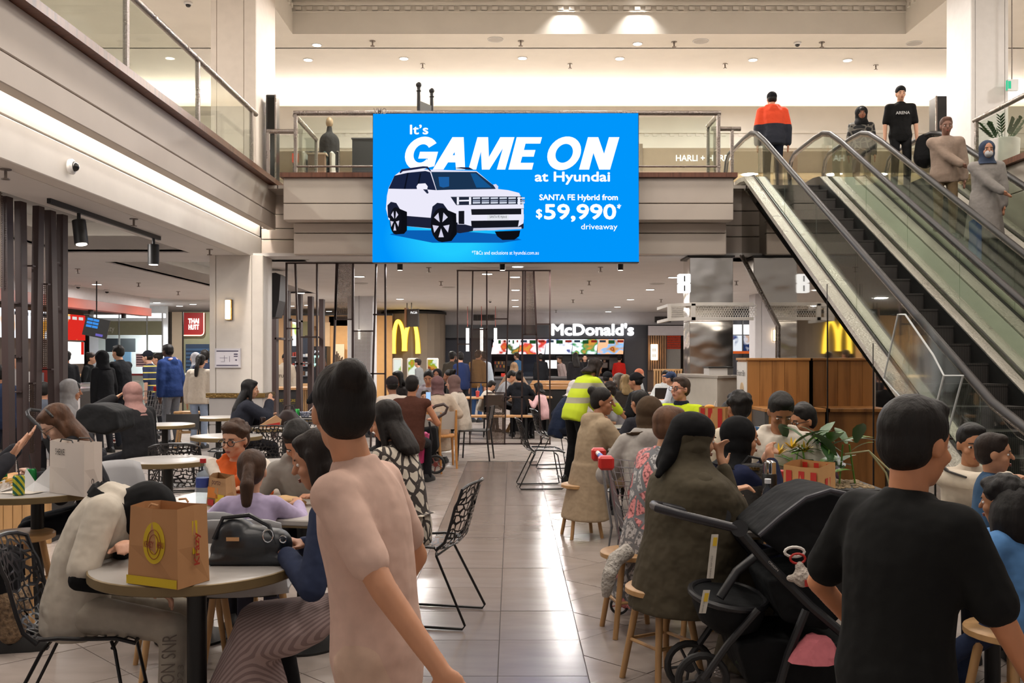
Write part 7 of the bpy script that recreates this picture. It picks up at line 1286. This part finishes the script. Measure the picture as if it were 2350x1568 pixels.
for dd in (n_, f_): k = 1 if dd == n_ else .93; MB().tube([W(1175+(1690-1175)*k, 820+(1212-820)*k, dd), W(1175+(1760-1175)*k, 820+(1292-820)*k, dd), W(1175+(1860-1175)*k, 820+(1392-820)*k, dd), W(1175+(1965-1175)*k, 820+(1480-820)*k, dd)], .02, 8).build('side_frame', PR, t, True); MB().cyl(W(1175+(1697-1175)*k, 820+(1213-820)*k, dd-.02), W(1175+(1697-1175)*k, 820+(1213-820)*k, dd+.02), .035, n=16).build('pivot', PR, t, True); MB().tube([W(1175+(1850-1175)*k, 820+(1400-820)*k, dd), W(1175+(1810-1175)*k, 820+(1500-820)*k, dd), W(1175+(1770-1175)*k, 820+(1640-820)*k, dd)], .018, 8).build('rear_leg', PR, t, True); MB().tube([W(1175+(1740-1175)*k, 820+(1400-820)*k, dd), W(1175+(1670-1175)*k, 820+(1480-820)*k, dd), W(1175+(1614-1175)*k, 820+(1560-820)*k, dd)], .015, 8).build('front_leg', PR, t, True)
e0 = [W(1672+88*cos(2*PI*k/24), 1368+30*sin(2*PI*k/24)+(16*cos(2*PI*k/24)), 4.18-.24*sin(2*PI*k/24)) for k in range(24)]
MB().tube(e0, .014, 8, True).build('seat_rim', PR, t, True)
b = MB(); cc = sum(e0, V((0, 0, 0)))/24; b.loft([[cc+(p-cc)*k+V((0, 0, z)) for p in e0] for k, z in ((.98, 0), (.95, -.05), (.8, -.11), (.45, -.15))]); b.build('seat_pan', FAB, t, True)
MB().tube([W(1652, 1372, 4.02), W(1690, 1312, 4.05), W(1735, 1276, 4.08), W(1790, 1262, 4.12), W(1825, 1272, 4.15), W(1842, 1300, 4.18)], .019, 10).build('bumper_bar', mat('232326', .4), t, True)
def slab(pts, d0, d1, nm, m, vx=.014): b = MB(); b.prism([W(x, y, d0) for x, y in pts], (0, d1-d0, 0)); blob(b, nm, m, t, vx, 8)
slab([(1742, 1232), (1790, 1190), (1850, 1145), (1905, 1128), (1965, 1140), (2010, 1175), (2030, 1260), (2000, 1330), (1900, 1335), (1830, 1300)], 3.98, 4.45, 'hood', FAB)
MB().tube([W(x, y, 3.97) for x, y in ((1742, 1230), (1790, 1188), (1850, 1143), (1905, 1126), (1962, 1138), (1985, 1158))], .01, 8).build('hood_piping', mat('3a3940', .4), t, True)
slab([(1760, 1330), (1880, 1320), (1950, 1400), (1900, 1450), (1800, 1430)], 4.0, 4.4, 'back_cushion', FAB)
slab([(1690, 1480), (1760, 1468), (1960, 1480), (1960, 1580), (1720, 1580)], 4.0, 4.42, 'storage_basket', mat('121315', .8, kind='cloth'))
for (x0, y0, x1, y1) in ((1641, 1227, 1630, 1328), (1622, 1355, 1612, 1408)):
    a, b2 = W(x0, y0, 3.9), W(x1, y1, 3.9); tg = MB().prism([a+V((-.014, 0, 0)), a+V((.014, 0, 0)), b2+V((.014, 0, 0)), b2+V((-.014, 0, 0))], (0, .002, 0)).build('care_tag', mat('c9c4b9', .6), t); dn = (b2-a).normalized(); p = a+dn*.012+V((.003, -.0015, 0)); MB().prism([p+V((-.008, 0, 0)), p+V((.008, 0, 0)), p+dn*.035+V((.008, 0, 0)), p+dn*.035+V((-.008, 0, 0))], (0, .001, 0)).build('yellow_patch', mat('d8b42a', .6), tg)
    text('lettering', 'WARNING: KEEP CHILD', tg, mat('55524d', .6), b2+V((0, -.003, .004)), -dn, V((-1, 0, 0)), (b2-a).length*.5, .006)
a = W(1762, 1290, n_-.022); text('lettering', 'ORIGIN', t, mat('b9b7b2', .5), a, W(1785, 1313, n_-.022)-a, V((.6, 0, .8)), .055, .009)
wheel(t, W(1612, 1560, 4.0), .1); wheel(t, (WX(1175+(1612-1175)*.93, 4.42), 4.42, .14), .1); wheel(t, W(1772, 1640, 4.0), .12)
MB().tube([W(1640-6*cos(k*.9)+k*.3, 1520+k*1.1, 3.97) for k in range(32)], .003, 5).build('spring', CHROME, t)
for nm, lb, px, py, r, cl_ in (('pink_jacket', 'folded pink jacket in the pram basket', 1862, 1482, (.07, .06, .065), 'bd6a72'), ('green_blanket', 'dark green blanket stuffed in the pram basket', 1775, 1478, (.12, .1, .08), '2c3326')):
    o = thing(nm, lb, 'clothing', W(px, py, 3.92 if 'pink' in nm else 4.15)); q2 = crumple('', (0, 0, -r[2]), tuple(x*1.5 for x in r), cloth(cl_, 40), 21, 'fabric'); q2.parent = o; del q2['category']
t = thing('plush_toy', 'small white plush toy with red patch hanging from the pram', 'toy', W(1842, 1325, 3.88)); b = MB(); b.ell((0, 0, 0), (.04, .035, .042)); b.ell((-.045, 0, -.005), (.022, .015, .016)); b.ell((.048, 0, .015), (.022, .015, .016)); b.ell((-.012, 0, .04), (.02, .018, .025)); blob(b, 'toy_body', mat('d9cdc2', .9, kind='fur', color2='b9aca0', scale=10), t, .007, 1)
MB().box(-.002, .018, -.038, -.033, -.03, -.005).build('red_patch', RED, t); MB().tube([(-.02+.03*cos(2*PI*k/14), 0, .075+.02*sin(2*PI*k/14)) for k in range(14)], .005, 6, True).build('red_ring', RED, t); MB().tube([(-.03+.04*cos(2*PI*k/14), .01, .1+.02*sin(2*PI*k/14)), ] and [(-.03+.04*cos(2*PI*k/14), .01, .1+.02*sin(2*PI*k/14)) for k in range(14)], .006, 6, True).build('white_ring', WHT, t)
t = thing('pram', 'black pram with curved hood beside the grey hooded person', 'pram'); d = 8.9
slab([(168, 985), (172, 945), (195, 927), (235, 930), (266, 945), (272, 985), (240, 1000)], d, d+.42, 'hood', FAB, .016); slab([(92, 1005), (178, 1000), (172, 1045), (150, 1052), (110, 1045)], d, d+.4, 'seat', FAB, .016); slab([(92, 985), (140, 975), (170, 985), (168, 1003), (95, 1005)], d+.05, d+.35, 'blanket', cloth('c6c2be'), .016)
MB().tube([W(118, 1008, d), W(95, 985, d), W(65, 955, d), W(62, 946, d+.1), W(68, 940, d+.35), W(92, 943, d+.42), W(120, 962, d+.42), W(150, 985, d+.42)], .018, 8).build('push_handle', PR, t, True); MB().tube([W(120, 1040, d), W(135, 1075, d), W(150, 1130, d)], .014, 8).build('leg', PR, t); MB().tube([W(165, 1040, d), W(150, 1085, d), W(110, 1140, d)], .014, 8).build('leg', PR, t)
for px in (108, 190): wheel(t, (WX(px, d), d, .11), .11); wheel(t, (WX(px, d+.4), d+.4, .11), .11)
t = thing('pram', 'dark pram with padded handle between the oak chairs', 'pram'); d = 12.5
MB().tube([W(982, 945, d), W(1000, 932, d), W(1018, 928, d), W(1027, 935, d), W(1022, 948, d), W(990, 968, d)], .02, 8).build('push_handle', mat('4b3a35', .5), t, True); slab([(950, 985), (1000, 980), (1005, 1030), (985, 1060), (955, 1050)], d, d+.35, 'seat', FAB, .016); MB().tube([W(985, 968, d), W(992, 1010, d), W(985, 1060, d)], .014, 8).build('leg', PR, t)
wheel(t, W(1000, 1066, d), .11, rim='7a3a34'); wheel(t, W(950, 1072, d), .11)
def trolley(label, loc, rz):
    t = thing('shopping_trolley', label, 'trolley', loc, rz); ST_ = mat('b9bcc0', .25, .9); bk = MB()
    top = [(-.26, -.42, .98), (.26, -.42, .98), (.2, .42, .9), (-.2, .42, .9)]; bot = [(-.22, -.3, .5), (.22, -.3, .5), (.17, .4, .55), (-.17, .4, .55)]
    for i in range(4):
        j = (i+1) % 4; A, B, Cc, D = V(top[i]), V(top[j]), V(bot[i]), V(bot[j]); n = 9 if i % 2 == 0 else 14
        for k in range(n+1): bk.cyl(A.lerp(B, k/n), Cc.lerp(D, k/n), .003, n=4, cap=False)
        for k in range(6): bk.cyl(A.lerp(Cc, k/5), B.lerp(D, k/5), .0045 if k in (0, 5) else .003, n=4, cap=False)
    for k in range(9): bk.cyl(V(bot[0]).lerp(V(bot[3]), k/8), V(bot[1]).lerp(V(bot[2]), k/8), .003, n=4, cap=False)
    o = bk.build('wire_basket', ST_, t); o['kind'] = 'stuff'
    MB().cyl((-.26, -.46, 1.02), (.26, -.46, 1.02), .016, n=10).build('handle_bar', WHT, t)
    MB().cyl((-.06, -.46, 1.02), (.1, -.46, 1.02), .018, n=10).build('blue_sleeve', mat('2f5bb0', .5), t)
    for s_ in (-1, 1): MB().cbox(s_*.27-.05, s_*.27+.05, -.5, -.4, .96, 1.05, .015).build('red_grip', mat('c8261f', .4), t); MB().tube([(s_*.26, -.44, 1.0), (s_*.24, -.36, .5), (s_*.24, -.4, .2), (s_*.24, .42, .16)], .011, 6).build('frame_leg', ST_, t); wheel(t, (s_*.24, -.36, .065), .055, (1, 0, 0), 'a33a30'); wheel(t, (s_*.2, .42, .065), .055, (1, 0, 0), 'a33a30')
    MB().box(-.24, .24, -.38, .4, .2, .215).build('lower_tray', ST_, t); return t
trolley('shopping trolley with red handle between parka and fleece', (.98, 6.02, 0), -90).scale = (.92, .92, .92); trolley('shopping trolley standing in the queue beside the striped shirt', (WX(326, 17.3), 17.3, 0), 80)
t = thing('white_towel', 'white fluffy scarf trailing over the wooden stool', 'scarf'); blob(MB().tube([W(1445, 1262, 5.2), W(1412, 1285, 5.15), W(1398, 1320, 5.1), W(1393, 1350, 5.1), W(1390, 1372, 5.1)], .035, 10, rs=[.045, .045, .04, .035, .02]), 'scarf', mat('c9c3bb', .9, kind='fur', color2='a59f98', scale=8), t, .012, 1)
# ---------------------------------------------------------------- upper level things
for k, (x0, x1, y0, d) in enumerate(((610, 632, 217, 16.3), (2149, 2179, 220, 16.8))):
    t = thing('directory_totem', ['tall black directory totem beside the left upper column', 'tall black directory totem beside the right upper column'][k], 'totem'); MB().cbox(WX(x0, d), WX(x1, d), d, d+.3, UF, WZ(y0, d), .01).build('case', mat('101012', .3), t); MB().box(WX(x0, d)+.01, WX(x1, d)-.01, d-.008, d, UF+.2, WZ(y0, d)-.05).build('black_glass', mat('08080a', .08), t); s_ = 1 if not k else -1; xx = WX(x1 if not k else x0, d); MB().box(xx-.012, xx+.012, d-.012, d+.02, UF, WZ(y0, d)).build('edge_trim', STEEL, t)
t = thing('easel_sign', 'black easel sign frame with ball finials above the screen', 'sign', (WX(976, 16.2), 16.2, UF), 62)
for x in (-.2, .2): MB().cyl((x, 0, 0), (x, 0, 1.82), .03, n=10).build('post', BLK, t); MB().ell((x, 0, 1.86), (.05, .05, .05)).build('finial', BLK, t, True); MB().ell((x, 0, 1.76), (.045, .045, .02)).build('collar', BLK, t)
MB().box(-.2, .2, -.015, .015, .5, 1.6).build('board', mat('3a3a38', .4), t); MB().box(-.3, .3, -.2, .2, 0, .03).build('foot', BLK, t)
t = thing('shop_sign', 'cream shopfront band with small white lit letters', 'sign'); d = 21.5; pb(t, 'band', mat('a3917b', .6), 1467, 340, 1775, 396, d, .1); pb(t, 'lower_glow', mat('d8b98f', .6), 1467, 392, 1775, 425, d+.05, .08); pt(t, 'HARLI + HARPA', emit('fff6ea', 2.6), 1551, 356, 1684, 370, d-.02, .01); pb(t, 'left_post', mat('8a7a68', .6), 1467, 330, 1475, 545, d-.05, .1); pb(t, 'shop_wall', mat('c4a986', .6), 1475, 425, 1775, 545, d+.05, .08)
t = thing('display_counter', 'dark sneaker display counter on the upper level', 'counter'); d = 18.5; pb(t, 'black_cabinet', mat('201f20', .4), 808, 318, 858, 499, d, .6, .01); pb(t, 'cabinet_top', mat('3a3838', .4), 806, 316, 860, 319, d-.02, .64)
t = thing('cardboard_box', 'brown cardboard box behind the bridge glass', 'box'); d = 17.6; pb(t, 'box', mat('7d6450', .7), 706, 352, 746, 483, d, .5, .01); pb(t, 'lid', mat('b5a08a', .7), 704, 350, 748, 354, d-.02, .54)
t = thing('mannequin', 'headless mannequin bust dressed in dark coat upstairs', 'mannequin', (WX(756, 18), 18, UF)); b = MB(); b.caps((0, 0, .9), (0, 0, 1.35), .2, .19); b.caps((0, 0, 1.35), (0, 0, 1.62), .09, .05); blob(b, 'bust', cloth('2c2a2a'), t, .02, 3); MB().ell((0, 0, 1.72), (.07, .08, .1)).build('wood_head', mat('8d7458', .5), t, True); MB().cyl((0, 0, 0), (0, 0, .9), .02).build('pole', STEEL, t); MB().lathe([(.2, 0), (.2, .02), (.03, .04)], n=20).build('base', STEEL, t)
t = thing('clothes_rack', 'rack of folded and hanging clothes upstairs', 'rack', (WX(710, 17.9), 17.9, UF)); MB().tube([(-.3, 0, 0), (-.3, 0, 1.15), (.55, 0, 1.15), (.55, 0, 0)], .015, 6).build('frame', STEEL, t)
for k, cc_ in enumerate(('8d8a86', 'c4c0b8', '2a2a2c', '5a5650', '3a4a48', 'b9b4aa')): MB().cbox(-.24+k*.13, -.16+k*.13, -.2, .2, .45, 1.12, .03).build('garment', cloth(cc_), t)
t = thing('red_shoe_display', 'coral red shoe rack behind the left bridge glass', 'rack'); pb(t, 'panel', mat('d8604a', .5), 670, 352, 690, 372, 17.0, .1); pb(t, 'stand', STEEL, 676, 372, 684, 467, 17.02, .06)
t = thing('exit_sign', 'small green exit sign hanging beside the right upper column', 'sign', W(2318, 196, 15.5)); MB().box(-.05, .12, -.03, .03, -.09, .09).build('box', mat('d8dad8', .4), t); MB().box(-.055, -.05, -.025, .025, -.08, .08).build('green_face', emit('3fbf8f', 1.2), t); MB().box(-.045, .0, -.034, -.03, -.06, .06).build('green_face', emit('3fbf8f', 1.2), t); MB().cyl((.03, 0, .09), (.03, 0, 8.0-t.location.z), .008, n=6).build('rod', STEEL, t)
bpy.context.view_layer.update()
finish_texts(); finish_blobs()
